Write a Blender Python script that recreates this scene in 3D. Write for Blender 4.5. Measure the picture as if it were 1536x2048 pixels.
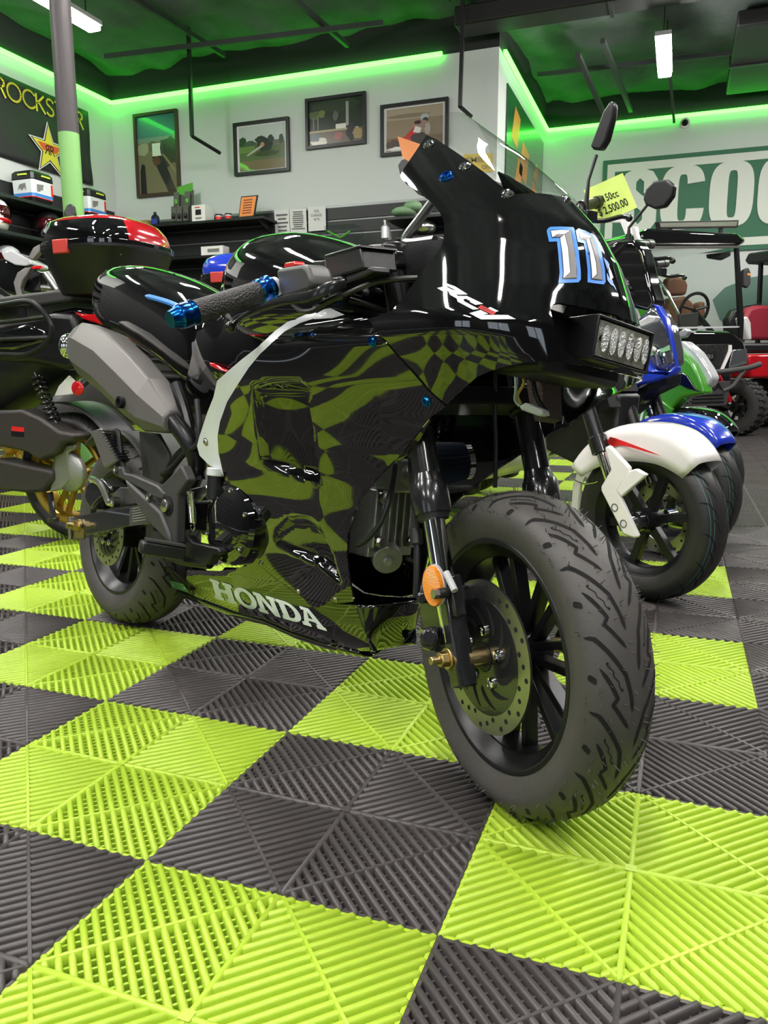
import bpy, bmesh, math, random
import numpy as np
from mathutils import Vector, Matrix
from mathutils.bvhtree import BVHTree
from mathutils.geometry import delaunay_2d_cdt, barycentric_transform
random.seed(7)
for _o in list(bpy.data.objects): bpy.data.objects.remove(_o)
SC = bpy.context.scene
COL = SC.collection
PI = math.pi
A3 = lambda *a: np.array(a, float)

# ------------------------------------------------------------------ camera
FPX = 1561.804
YAW, PITCH, ROLL = -.357929, -.1735374, -.001262
CAM = A3(.622207, -1.166757, .627144)
def _axes(yaw, pitch, roll):
    cy, sy = math.cos(yaw), math.sin(yaw)
    f = A3(sy*math.cos(pitch), cy*math.cos(pitch), math.sin(pitch))
    r = A3(cy, -sy, 0); u = np.cross(r, f)
    c, s = math.cos(roll), math.sin(roll)
    return np.array([c*r+s*u, -s*r+c*u, f])
CM = _axes(YAW, PITCH, ROLL)
cd = bpy.data.cameras.new('camera'); co = bpy.data.objects.new('camera', cd); COL.objects.link(co)
cd.sensor_fit = 'HORIZONTAL'; cd.sensor_width = 36; cd.lens = 36*FPX/1536; cd.clip_start = .05; cd.clip_end = 60
_m = Matrix.Identity(4)
for i in range(3):
    _m[i][0] = CM[0][i]; _m[i][1] = CM[1][i]; _m[i][2] = -CM[2][i]; _m[i][3] = CAM[i]
co.matrix_world = _m
SC.camera = co

# ------------------------------------------------------------------ world, exposure
SC.view_settings.view_transform = 'Standard'; SC.view_settings.look = 'None'
SC.view_settings.exposure = 0.56; SC.view_settings.gamma = 1
SC.view_settings.use_curve_mapping = False
W = bpy.data.worlds.new('world'); SC.world = W; W.use_nodes = True
W.node_tree.nodes['Background'].inputs[0].default_value = (.80, .88, 1, 1)
W.node_tree.nodes['Background'].inputs[1].default_value = 1.4
try:
    SC.cycles.max_bounces = 8; SC.cycles.transparent_max_bounces = 12
except Exception: pass
LAMP = 92.0      # radiance of the hung ceiling lamps
LED = 9.0       # radiance of the green strip

# ------------------------------------------------------------------ pixel rays (photo frame 1536x2048)
def ray(x, y): return ((x-768)/FPX)*CM[0] + ((1024-y)/FPX)*CM[1] + CM[2]
def onp(x, y, p, n):
    d = ray(x, y); return CAM + d*(np.dot(p-CAM, n)/np.dot(d, n))
def onx(x, y, v): return onp(x, y, A3(v, 0, 0), A3(1, 0, 0))
def ony(x, y, v): return onp(x, y, A3(0, v, 0), A3(0, 1, 0))
def onz(x, y, v): return onp(x, y, A3(0, 0, v), A3(0, 0, 1))

class Fr:
    """a frame: h forward, r right, u up"""
    def __init__(s, o, psi, lean=0.0):
        s.o = np.array(o, float); s.h = A3(math.cos(psi), math.sin(psi), 0)
        L = A3(-math.sin(psi), math.cos(psi), 0); Z = A3(0, 0, 1)
        s.u = Z*math.cos(lean)+L*math.sin(lean); s.r = -(L*math.cos(lean)-Z*math.sin(lean))
    def w(s, p): return s.o + s.h*p[0] + s.r*p[1] + s.u*p[2]
    def px(s, x, y, off):
        P = onp(x, y, s.o+s.r*off, s.r)-s.o
        return A3(P@s.h, off, P@s.u)
    def inv(s, P):
        d = np.asarray(P)-s.o; return A3(d@s.h, d@s.r, d@s.u)
ID = Fr((0, 0, 0), 0); ID.r = A3(0, 1, 0)   # plain world axes

# ------------------------------------------------------------------ materials
MATS = {}
def mat(name, col, rough=.5, metal=0., coat=0., bump=0., bscale=60., emit=None, estr=1., trans=0., ior=1.45, var=0., vscale=8., spec=.5, alpha=1.):
    if name in MATS: return MATS[name]
    m = bpy.data.materials.new(name); m.use_nodes = True
    nt = m.node_tree; b = nt.nodes['Principled BSDF']
    b.inputs['Base Color'].default_value = (*col, 1); b.inputs['Roughness'].default_value = rough
    b.inputs['Metallic'].default_value = metal; b.inputs['Coat Weight'].default_value = coat
    b.inputs['Coat Roughness'].default_value = .02
    b.inputs['IOR'].default_value = ior; b.inputs['Transmission Weight'].default_value = trans
    b.inputs['Specular IOR Level'].default_value = spec; b.inputs['Alpha'].default_value = alpha
    if emit:
        b.inputs['Emission Color'].default_value = (*emit, 1); b.inputs['Emission Strength'].default_value = estr
    if bump or var:
        tc = nt.nodes.new('ShaderNodeTexCoord')
    if bump:
        n = nt.nodes.new('ShaderNodeTexNoise'); n.inputs['Scale'].default_value = bscale; n.inputs['Detail'].default_value = 4
        bp = nt.nodes.new('ShaderNodeBump'); bp.inputs['Strength'].default_value = bump; bp.inputs['Distance'].default_value = .01
        nt.links.new(tc.outputs['Object'], n.inputs['Vector']); nt.links.new(n.outputs['Fac'], bp.inputs['Height'])
        nt.links.new(bp.outputs['Normal'], b.inputs['Normal'])
    if var:
        n = nt.nodes.new('ShaderNodeTexNoise'); n.inputs['Scale'].default_value = vscale; n.inputs['Detail'].default_value = 3
        r = nt.nodes.new('ShaderNodeMix'); r.data_type = 'RGBA'
        r.inputs[6].default_value = (*[c*(1-var) for c in col], 1); r.inputs[7].default_value = (*[min(1, c*(1+var)) for c in col], 1)
        nt.links.new(tc.outputs['Object'], n.inputs['Vector']); nt.links.new(n.outputs['Fac'], r.inputs[0])
        nt.links.new(r.outputs[2], b.inputs['Base Color'])
    MATS[name] = m
    return m
def glass(name, col=(1, 1, 1), rough=.02, op=.12):
    """thin clear sheet: mostly see-through with a real gloss"""
    if name in MATS: return MATS[name]
    m = bpy.data.materials.new(name); m.use_nodes = True; nt = m.node_tree
    for n in list(nt.nodes):
        if n.type != 'OUTPUT_MATERIAL': nt.nodes.remove(n)
    out = [n for n in nt.nodes if n.type == 'OUTPUT_MATERIAL'][0]
    t = nt.nodes.new('ShaderNodeBsdfTransparent'); t.inputs[0].default_value = (*col, 1)
    g = nt.nodes.new('ShaderNodeBsdfGlossy'); g.inputs['Roughness'].default_value = rough
    fr = nt.nodes.new('ShaderNodeLayerWeight'); fr.inputs['Blend'].default_value = .5
    pw = nt.nodes.new('ShaderNodeMath'); pw.operation = 'POWER'; pw.inputs[1].default_value = 5
    ml = nt.nodes.new('ShaderNodeMath'); ml.operation = 'MULTIPLY'; ml.inputs[1].default_value = .7
    ad = nt.nodes.new('ShaderNodeMath'); ad.operation = 'ADD'; ad.inputs[1].default_value = .04+op*.1; ad.use_clamp = True
    nt.links.new(fr.outputs['Facing'], pw.inputs[0]); nt.links.new(pw.outputs[0], ml.inputs[0])
    mx = nt.nodes.new('ShaderNodeMixShader')
    nt.links.new(ml.outputs[0], ad.inputs[0]); nt.links.new(ad.outputs[0], mx.inputs[0])
    nt.links.new(t.outputs[0], mx.inputs[1]); nt.links.new(g.outputs[0], mx.inputs[2]); nt.links.new(mx.outputs[0], out.inputs[0])
    MATS[name] = m
    return m
def lin(h):
    h = h.lstrip('#'); c = [int(h[i:i+2], 16)/255 for i in (0, 2, 4)]
    return tuple(x/12.92 if x <= .04045 else ((x+.055)/1.055)**2.4 for x in c)
M = dict(
 gloss=mat('gloss_black', (.0035, .0035, .004), .04, 0, 1.0, ior=1.6),
 blackp=mat('black_plastic', (.009, .009, .010), .38, bump=.05, bscale=300),
 blackm=mat('black_painted_metal', (.012, .012, .013), .22, 0, .4),
 satin=mat('satin_black_metal', (.012, .012, .013), .33, .3),
 darkgrey=mat('dark_grey_plastic', (.042, .040, .040), .5, bump=.04, bscale=400),
 grey=mat('muffler_grey', (.13, .122, .115), .42, .35, bump=.03, bscale=500),
 alu=mat('cast_aluminium', (.34, .34, .32), .42, .8, bump=.15, bscale=200),
 chrome=mat('chrome', (.72, .72, .72), .07, 1.0),
 steel=mat('steel', (.5, .49, .47), .25, 1.0),
 disc=mat('brushed_steel_disc', (.42, .41, .40), .32, 1.0),
 zinc=mat('yellow_zinc', (.55, .42, .2), .3, 1.0),
 rubber=mat('tyre_rubber', (.062, .057, .054), .5, bump=.06, bscale=120, var=.25, vscale=9),
 rubberd=mat('dark_tyre_rubber', (.022, .021, .021), .42, bump=.06, bscale=120),
 groove=mat('tyre_groove', (.0035, .0035, .0035), .9),
 hose=mat('rubber_hose', (.015, .015, .016), .38),
 white=mat('white_plastic', (.62, .64, .65), .3, 0, .5),
 whitegl=mat('gloss_white', (.80, .77, .75), .2, 0, .8),
 blue=mat('gloss_blue', (.012, .04, .48), .18, 0, .9),
 green=mat('gloss_green', (.06, .30, .02), .25, 0, .7),
 red=mat('red_plastic', (.55, .02, .02), .25, 0, .5),
 redpaint=mat('red_paint', (.42, .005, .012), .15, 0, 1.0),
 redlens=mat('red_lens', (.5, .004, .008), .12, 0, .8),
 blueano=mat('blue_anodised', (.01, .11, .48), .2, 1.0),
 gold=mat('gold_paint', (.50, .32, .04), .3, .6),
 decalw=mat('white_decal', (.88, .92, .95), .3),
 decalb=mat('blue_decal', (.06, .26, .80), .3, 0, .5),
 decalg=mat('grey_decal', (.20, .19, .19), .4),
 decalk=mat('black_decal', (.008, .008, .01), .3),
 decalr=mat('red_decal', (.65, .02, .02), .35),
 amber=mat('amber_reflector', (.75, .24, .01), .2, 0, .6),
 clear=mat('clear_lens', (.75, .76, .78), .08, .4, .5),
 screen=glass('clear_screen', (.93, .95, .94), .02, .12),
 lime=mat('lime_tile', (.37, .53, .038), .40, 0, 0, bump=.02, bscale=150, var=.05, vscale=5),
 dark=mat('dark_tile', (.060, .053, .053), .40, 0, 0, bump=.02, bscale=150, var=.12, vscale=6),
 under=mat('slab_under_tiles', (.012, .011, .010), .9),
 wallw=mat('white_wall_paint', (.54, .56, .55), .6, bump=.02, bscale=80),
 wallk=mat('black_wall_paint', (.012, .014, .013), .75),
)

# ------------------------------------------------------------------ mesh builder
def _vn(v):
    v = np.asarray(v, float); n = np.linalg.norm(v); return v/n if n > 1e-12 else v
def perp(d):
    d = _vn(d); a = A3(0, 0, 1) if abs(d[2]) < .9 else A3(1, 0, 0)
    x = _vn(np.cross(a, d)); return x, np.cross(d, x)
class MB:
    def __init__(s, fr=ID): s.v = []; s.f = []; s.m = []; s.fr = fr
    def add(s, vs, fs, mi=0):
        b = len(s.v); s.v += [s.fr.w(p) for p in vs]; s.f += [tuple(b+i for i in f) for f in fs]; s.m += [mi]*len(fs); return s
    def box(s, c, size, ax=None, mi=0):
        c = np.asarray(c, float); X, Y, Z = ax if ax else (A3(1, 0, 0), A3(0, 1, 0), A3(0, 0, 1))
        h = np.asarray(size, float)/2
        vs = [c+X*h[0]*i+Y*h[1]*j+Z*h[2]*k for i in (-1, 1) for j in (-1, 1) for k in (-1, 1)]
        return s.add(vs, [(0, 1, 3, 2), (4, 6, 7, 5), (0, 4, 5, 1), (2, 3, 7, 6), (0, 2, 6, 4), (1, 5, 7, 3)], mi)
    def bar(s, p, q, w, h, up=(0, 0, 1), mi=0):
        p = np.asarray(p, float); q = np.asarray(q, float); d = q-p; L = np.linalg.norm(d); X = d/L
        Y = _vn(np.cross(up, X)); Z = np.cross(X, Y)
        return s.box((p+q)/2, (L, w, h), (X, Y, Z), mi)
    def loft(s, rings, cap=True, closed=True, loop=False, mi=0):
        n = len(rings[0]); vs = [p for r in rings for p in r]; fs = []
        R = len(rings)
        for i in range(R if loop else R-1):
            for j in range(n if closed else n-1):
                a = i*n+j; b = i*n+(j+1) % n; c = ((i+1) % R)*n+(j+1) % n; d = ((i+1) % R)*n+j
                fs.append((a, b, c, d))
        if cap and closed and not loop:
            fs.append(tuple(range(n-1, -1, -1))); fs.append(tuple((R-1)*n+j for j in range(n)))
        return s.add(vs, fs, mi)
    def tube(s, path, r, n=10, mi=0, cap=True, loop=False):
        P = [np.asarray(p, float) for p in path]; R = []
        K = len(P); rr = r if hasattr(r, '__len__') else [r]*K
        px = None
        for i in range(K):
            if loop: d = P[(i+1) % K]-P[i-1]
            else: d = P[min(i+1, K-1)]-P[max(i-1, 0)]
            d = _vn(d)
            if px is None: x, y = perp(d)
            else:
                x = _vn(px-d*np.dot(px, d)); y = np.cross(d, x)
            px = x
            R.append([P[i]+rr[i]*(math.cos(a)*x+math.sin(a)*y) for a in np.linspace(0, 2*PI, n, endpoint=False)])
        return s.loft(R, cap, True, loop, mi)
    def cyl(s, p, q, r, r2=None, n=20, mi=0, cap=True):
        return s.tube([p, q], [r, r if r2 is None else r2], n, mi, cap)
    def lathe(s, prof, o, d, n=32, mi=0, cap=False, loop=False):
        """prof = [(axial, radius)...] turned about the axis d through o"""
        o = np.asarray(o, float); d = _vn(d); x, y = perp(d); A = np.linspace(0, 2*PI, n, endpoint=False)
        return s.loft([[o+d*a+r*(math.cos(t)*x+math.sin(t)*y) for t in A] for a, r in prof], cap, True, loop, mi)
    def ball(s, c, r, n=16, k=9, mi=0, ax=None):
        c = np.asarray(c, float); r = r if hasattr(r, '__len__') else (r, r, r)
        X, Y, Z = ax if ax else (A3(1, 0, 0), A3(0, 1, 0), A3(0, 0, 1)); R = []
        for t in np.linspace(-PI/2+.02, PI/2-.02, k):
            R.append([c+X*r[0]*math.cos(t)*math.cos(a)+Y*r[1]*math.cos(t)*math.sin(a)+Z*r[2]*math.sin(t) for a in np.linspace(0, 2*PI, n, endpoint=False)])
        return s.loft(R, True, mi=mi)
    def prism(s, poly, ext, mi=0, mi_side=None):
        P = [np.asarray(p, float) for p in poly]; e = np.asarray(ext, float); n = len(P)
        s.add(P+[p+e for p in P], [tuple(range(n)), tuple(range(2*n-1, n-1, -1))], mi)
        b = len(s.v)-2*n
        fs = [(i, (i+1) % n, n+(i+1) % n, n+i) for i in range(n)]
        s.f += [tuple(b+i for i in f) for f in fs]; s.m += [mi if mi_side is None else mi_side]*n
        return s
    def poly(s, pts, mi=0): return s.add(pts, [tuple(range(len(pts)))], mi)
    def slab(s, pix, o, thick, mi=0):
        """pixel outline on this frame's plane at side offset o, given real thickness inwards"""
        return s.prism([s.fr.px(x, y, o) for x, y in pix], A3(0, -thick, 0), mi)
    def tpx(s, pix, r, n=8, mi=0, sm=3):
        return s.tube(smooth([s.fr.px(*p) for p in pix], sm), r, n, mi)
    def build(s, name, mats, parent=None, smooth_deg=35, bevel=0., bseg=2, subd=0, solid=0., recalc=True):
        me = bpy.data.meshes.new(name); o = bpy.data.objects.new(name, me); COL.objects.link(o)
        base = wloc(parent) if parent else A3(0, 0, 0)
        me.from_pydata([tuple(p-base) for p in s.v], [], s.f)
        for x in (mats if isinstance(mats, (list, tuple)) else [mats]): me.materials.append(M[x] if isinstance(x, str) else x)
        me.polygons.foreach_set('material_index', s.m)
        bm = bmesh.new(); bm.from_mesh(me)
        if recalc: bmesh.ops.recalc_face_normals(bm, faces=bm.faces)
        bm.to_mesh(me); bm.free()
        me.polygons.foreach_set('use_smooth', [True]*len(me.polygons))
        if smooth_deg < 180: me.set_sharp_from_angle(angle=math.radians(smooth_deg))
        if solid:
            q = o.modifiers.new('s', 'SOLIDIFY'); q.thickness = solid; q.offset = -1
        if bevel:
            q = o.modifiers.new('b', 'BEVEL'); q.width = bevel; q.segments = bseg; q.limit_method = 'ANGLE'; q.angle_limit = math.radians(40)
        if subd:
            q = o.modifiers.new('d', 'SUBSURF'); q.levels = subd; q.render_levels = subd
        if parent: o.parent = parent
        return o
_LOC = {}
def wloc(o):
    return _LOC.get(o.name, A3(0, 0, 0)) if o.parent is None else wloc(o.parent)
def thing(name, label, cat, loc=(0, 0, 0), group=None):
    o = bpy.data.objects.new(name, None); COL.objects.link(o); o.empty_display_size = .1
    o.location = tuple(loc); _LOC[o.name] = np.array(loc, float)
    tag(o, label, cat, group); return o
def tag(o, label, cat, group=None):
    o['label'] = label; o['category'] = cat
    if group: o['group'] = group
    return o
def struct(o): o['kind'] = 'structure'; return o
def lab(o, label): o['label'] = label; return o
def smooth(P, k=3):
    """Catmull-Rom through the points"""
    P = [np.asarray(p, float) for p in P]
    if k <= 1 or len(P) < 3: return P
    out = []
    for i in range(len(P)-1):
        a, b, c, d = P[max(i-1, 0)], P[i], P[i+1], P[min(i+2, len(P)-1)]
        for t in np.linspace(0, 1, k, endpoint=False):
            out.append(.5*((2*b)+(c-a)*t+(2*a-5*b+4*c-d)*t*t+(3*b-a-3*c+d)*t**3))
    return out+[P[-1]]
def interp(x, tab):
    return float(np.interp(x, [t[0] for t in tab], [t[1] for t in tab]))
def text_polys(body, size=1., bold=0., font_shear=0.):
    """flat outline mesh of a built-in font text: returns (verts 2d, faces)"""
    cu = bpy.data.curves.new('tmp_text', 'FONT'); cu.body = body; cu.size = size; cu.offset = bold; cu.shear = font_shear
    cu.resolution_u = 4
    o = bpy.data.objects.new('tmp_text', cu); COL.objects.link(o)
    dg = bpy.context.evaluated_depsgraph_get(); dg.update()
    me = bpy.data.meshes.new_from_object(o.evaluated_get(dg))
    V = np.array([[v.co.x, v.co.y] for v in me.vertices]) if len(me.vertices) else np.zeros((0, 2)); F = [tuple(p.vertices) for p in me.polygons]
    bpy.data.objects.remove(o); bpy.data.curves.remove(cu); bpy.data.meshes.remove(me)
    return V, F
def text_on(mb, body, o, X, Y, w=None, h=None, bold=0., mi=0, lift=A3(0, 0, 0)):
    """text filling the box from corner o along vectors X (width) and Y (height)"""
    V, F = text_polys(body, 1., bold)
    if not len(V): return mb
    lo, hi = V.min(0), V.max(0); sc = hi-lo
    P = [np.asarray(o)+np.asarray(X)*((v[0]-lo[0])/sc[0])+np.asarray(Y)*((v[1]-lo[1])/sc[1])+lift for v in V]
    return mb.add(P, F, mi)
# ================================================================== the room
H = 4.0                                   # height of the green strip / top of the white paint
XL, YB, XS, YF = -6.31, 7.55, -1.349, 10.62
HC = 4.48
def wall(name, boxes):
    mb = MB()
    for lo, hi, mi in boxes:
        lo = np.array(lo, float); hi = np.array(hi, float); mb.box((lo+hi)/2, hi-lo, mi=mi)
    return struct(mb.build(name, ['wallw', 'wallk'], smooth_deg=20))
wall('wall_left', [((XL-.15, -6.35, 0), (XL, 1.2, H), 1), ((XL-.15, 1.2, 0), (XL, YB, H), 0), ((XL-.15, -6.35, H), (XL, YB, HC), 1)])  # unseen near stretch darkened so the glossy bodywork reflects black
wall('wall_back', [((XL-.15, YB, 0), (XS, YB+.15, H), 0), ((XL-.15, YB, H), (XS, YB+.15, HC), 1)])
wall('wall_side', [((XS-.15, YB+.15, 0), (XS, YF+.15, H), 0), ((XS-.15, YB+.15, H), (XS, YF+.15, HC), 1)])
wall('wall_far', [((XS, YF, 0), (7, YF+.15, H), 0), ((XS, YF, H), (7, YF+.15, HC), 1)])
wall('wall_right', [((7, -6.35, 0), (7.15, YF+.15, 2.5), 1), ((7, -6.35, 2.5), (7.15, YF+.15, H), 1), ((7, -6.35, H), (7.15, YF+.15, HC), 1)])  # unseen wall added to limit the window light, dark to keep reflections black
# added behind the camera: dark wall with three made-up windows for fill and reflections
ADDED_WINS = [(-4.6, -2.6), (-.9, 1.1), (2.8, 4.8)]
_b = []; _x = XL-.15
for a_, b_ in ADDED_WINS:
    _b.append(((_x, -6.35, 0), (a_, -6.2, H), 1)); _b += [((a_, -6.35, 0), (b_, -6.2, .5), 1), ((a_, -6.35, 2.7), (b_, -6.2, H), 1)]; _x = b_
_b += [((_x, -6.35, 0), (7.15, -6.2, H), 1), ((XL-.15, -6.35, H), (7.15, -6.2, HC), 1)]
wall('wall_front', _b)
for i_, (a_, b_) in enumerate(ADDED_WINS):
    m_ = MB()
    for lo, hi in (((a_, .5), (b_, .56)), ((a_, 2.64), (b_, 2.7)), ((a_, .5), (a_+.06, 2.7)), ((b_-.06, .5), (b_, 2.7)), (((a_+b_)/2-.03, .5), ((a_+b_)/2+.03, 2.7))): m_.box(((lo[0]+hi[0])/2, -6.27, (lo[1]+hi[1])/2), (hi[0]-lo[0], .08, hi[1]-lo[1]))
    fr_ = struct(m_.build('window_%d' % (i_+1), mat('window_frame', (.05, .05, .05), .4)))
    m_ = MB(); m_.poly([A3(a_, -6.27, .5), A3(b_, -6.27, .5), A3(b_, -6.27, 2.7), A3(a_, -6.27, 2.7)]); m_.build('window_pane', glass('window_glass', (.95, .97, .97), .01, .1), fr_)
# ceiling: open deck with dark sprayed insulation
def ceiling():
    nx, ny = 150, 150; x0, x1, y0, y1 = XL-.2, 7.2, -6.4, YF+.2
    rng = np.random.RandomState(3); g = np.zeros((nx, ny))
    for sc, am in ((6, .04), (16, .08), (52, .13)):
        c = rng.rand(sc+2, sc+2); xi = np.linspace(0, sc, nx); yi = np.linspace(0, sc, ny)
        a = xi.astype(int); b = yi.astype(int); fx = (xi-a)[:, None]; fy = (yi-b)[None]
        fx = fx*fx*(3-2*fx); fy = fy*fy*(3-2*fy)
        g += am*((c[a][:, b]*(1-fx)+c[a+1][:, b]*fx)*(1-fy)+(c[a][:, b+1]*(1-fx)+c[a+1][:, b+1]*fx)*fy)
    X = np.linspace(x0, x1, nx); Y = np.linspace(y0, y1, ny)
    mb = MB(); mb.add([A3(X[i], Y[j], HC-g[i, j]) for i in range(nx) for j in range(ny)],
                      [(i*ny+j, i*ny+j+1, (i+1)*ny+j+1, (i+1)*ny+j) for i in range(nx-1) for j in range(ny-1)])
    return struct(mb.build('ceiling', mat('sprayed_insulation', (.07, .085, .08), .85, bump=1.0, bscale=14, var=.5, vscale=3), smooth_deg=180))
ceiling()
# floor: interlocking ribbed tiles, lime and black, real ribs
def tile_mesh(lod):
    V = []; F = []
    def add(vs, fs):
        b = len(V); V.extend(vs); F.extend([tuple(b+i for i in f) for f in fs])
    w = .0083; D = -.016
    if lod == 0: prof = [(-.5*w, D), (-.5*w, -.0034), (-.27*w, -.0006), (.27*w, -.0006), (.5*w, -.0034), (.5*w, D)]
    else: prof = [(-.5*w, -.008), (-.42*w, -.001), (.42*w, -.001), (.5*w, -.008)]
    def rib(c, d, n, L, dz=0., ws=1.):
        ends = [(-L, .55, -.0035), (-L+.004, 1, 0), (L-.004, 1, 0), (L, .55, -.0035)] if lod == 0 and L > .006 else [(-L, 1, 0), (L, 1, 0)]
        R = []
        for a, k, z in ends:
            for (t, zz) in prof:
                p = c+d*a+n*(t*k*ws); R.append((p[0], p[1], max(D, zz+z+dz)))
        m = len(prof); fs = []
        for i in range(len(ends)-1):
            for j in range(m-1): fs.append((i*m+j, (i+1)*m+j, (i+1)*m+j+1, i*m+j+1))
        if lod == 0: fs += [tuple(range(m)), tuple(len(R)-1-j for j in range(m))]
        add(R, fs)
    for sx in (-1, 1):
        for sy in (-1, 1):
            c = np.array([sx*.1, sy*.1]); d = np.array([sx, sy])/math.sqrt(2); n = np.array([-sy, sx])/math.sqrt(2)
            for k in range(-9, 10):
                L = .1414-abs(k)*.01414-.0006
                rib(c+n*(k*.01414), d, n, L)
            rib(c, n, d, .1385, .0004, .85)
            st = .0125 if lod == 0 else .025
            for k in range(-10, 11) if lod == 0 else []:
                L = .1414-abs(k*st)-.002
                if L < .005: continue
                q = c+d*(k*st); a = q-n*L; b = q+n*L; e = d*.0016
                add([(*(a-e), D), (*(a-e), -.0085), (*(b-e), -.0085), (*(b-e), D), (*(a+e), D), (*(a+e), -.0085), (*(b+e), -.0085), (*(b+e), D)],
                    [(0, 1, 2, 3), (1, 5, 6, 2), (4, 7, 6, 5)])
    ex, ey = np.array([1., 0]), np.array([0, 1.])
    for d, n in ((ex, ey), (ey, ex)):
        rib(np.zeros(2), d, n, .199, .0005, 1.05)
    add([(-.007, -.007, .0007), (.007, -.007, .0007), (.007, .007, .0007), (-.007, .007, .0007)], [(0, 1, 2, 3)])
    for s_ in (-1, 1):                     # low rim that links the rib ends
        for d, n in ((ex, ey), (ey, ex)):
            q = n*s_*.1975; a = q-d*.2; b = q+d*.2; e = n*.0022
            add([(*(a-e), D), (*(a-e), -.005), (*(b-e), -.005), (*(b-e), D), (*(a+e), D), (*(a+e), -.005), (*(b+e), -.005), (*(b+e), D)],
                [(0, 1, 2, 3), (1, 5, 6, 2), (4, 7, 6, 5)])
    return np.array(V), F
def floor():
    T = {0: tile_mesh(0), 1: tile_mesh(1)}
    V = []; loops = []; tot = []; mi = []; base = 0
    for i in range(-16, 11):
        for j in range(-12, 27):
            c = A3(.4*(i+.5), .4*(j+.5), 0)
            if c[0] < XL+.1 or (c[0] < XS+.1 and c[1] > YB): continue
            q = CM@(c-CAM)
            if c[1] > YF: continue
            hid = q[2] < -.1 or abs(q[0])/max(.05, q[2])*FPX > 950+400/max(.2, q[2])
            if hid and (c[0] < -3.2 or c[0] > 3.9 or c[1] > 5): continue
            v, f = T[0 if q[2] < 3.4 and not hid else 1]
            V.append(v+c*[1, 1, 0]); m = 0 if ((i+j) % 2 == 0 and i < 2) else 1
            for face in f:
                loops.extend([base+a for a in face]); tot.append(len(face)); mi.append(m)
            base += len(v)
    V = np.concatenate(V)
    # slab below
    s0 = base; V = np.concatenate([V, [[XL, -6.2, -.016], [7, -6.2, -.016], [7, YF, -.016], [XL, YF, -.016]]])
    loops.extend([s0, s0+1, s0+2, s0+3]); tot.append(4); mi.append(2)
    me = bpy.data.meshes.new('floor'); me.vertices.add(len(V)); me.vertices.foreach_set('co', V.ravel())
    me.loops.add(len(loops)); me.loops.foreach_set('vertex_index', loops)
    me.polygons.add(len(tot)); st = np.concatenate([[0], np.cumsum(tot)[:-1]])
    me.polygons.foreach_set('loop_start', st.astype(np.int32)); me.polygons.foreach_set('loop_total', np.array(tot, np.int32))
    me.polygons.foreach_set('material_index', np.array(mi, np.int32))
    for k in ('lime', 'dark', 'under'): me.materials.append(M[k])
    me.update(calc_edges=True); me.validate()
    bm = bmesh.new(); bm.from_mesh(me); bmesh.ops.recalc_face_normals(bm, faces=bm.faces)
    for f in bm.faces:
        if f.material_index == 2 and f.normal.z < 0: f.normal_flip()
    bm.to_mesh(me); bm.free()
    me.polygons.foreach_set('use_smooth', [True]*len(me.polygons)); me.set_sharp_from_angle(angle=math.radians(50))
    o = bpy.data.objects.new('floor', me); COL.objects.link(o); return struct(o)
floor()
# ceiling lamps: hung LED strips (two in view, the others added out of view for light)
lampm = mat('lamp_diffuser', (.9, .9, .9), .4, emit=(1, .97, .93), estr=LAMP)
housing = mat('lamp_housing', (.3, .3, .3), .5)
def lamp(cx, cy, z, lab_, yaw=0., L=1.2, w=.13):
    t = thing('ceiling_lamp', lab_, 'ceiling light', (cx, cy, z), 'hung strip lights of the shop')
    c, s = math.cos(yaw), math.sin(yaw); X = A3(c, s, 0); Y = A3(-s, c, 0)
    a = MB(); a.box((cx, cy, z), (L, w, .05), (X, Y, A3(0, 0, 1))); a.build('diffuser', lampm, t, bevel=.01)
    b = MB(); b.box((cx, cy, z+.045), (L+.02, w+.02, .04), (X, Y, A3(0, 0, 1))); b.build('housing', housing, t)
    for k in (-1, 1):
        h = MB(); p = A3(cx, cy, z+.06)+X*(k*L*.4); h.cyl(p, (p[0], p[1], HC-.02), .006, n=6); h.build('hanger', 'satin', t)
    return t
# ceiling lamps in view, then the added unseen rows over and behind the camera
lamp(-4.67, 4.75, 3.80, 'bright strip lamp crossing behind the dark steel column, top left', PI/2, 1.15)
lamp(.275, 7.90, 3.80, 'bright strip lamp hanging under the ceiling near the far sign wall, top right', PI/2, 1.0)
for i, (x, y) in enumerate([(-4.6, 1.4), (-2.2, 3.2), (-2.2, .2), (.3, 4.6), (.3, 1.6), (.3, -1.4), (2.8, 5.0), (2.8, 2.0), (2.8, -1.0), (-2.2, -1.8), (.3, -4.0), (2.8, -4.0), (-2.2, -4.6), (5.0, 5.0), (2.9, 7.9), (5.0, 8.0), (-4.6, -1.6)]):
    lamp(x, y, 3.80, 'strip lamp of the rows hung over the motorcycles, outside the picture', PI/2, 1.15)
# ================================================================== the black mini racer in front
BK = Fr((-.675, .430, 0), math.radians(-25.2), math.radians(7))
FT = Fr((.4279, -.0847, .2327), -.762, .0251)
bike = thing('motorcycle', 'black mini racing motorcycle with full fairing and big front tyre, nearest the camera', 'motorcycle', (-.2, .2, 0))

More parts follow.
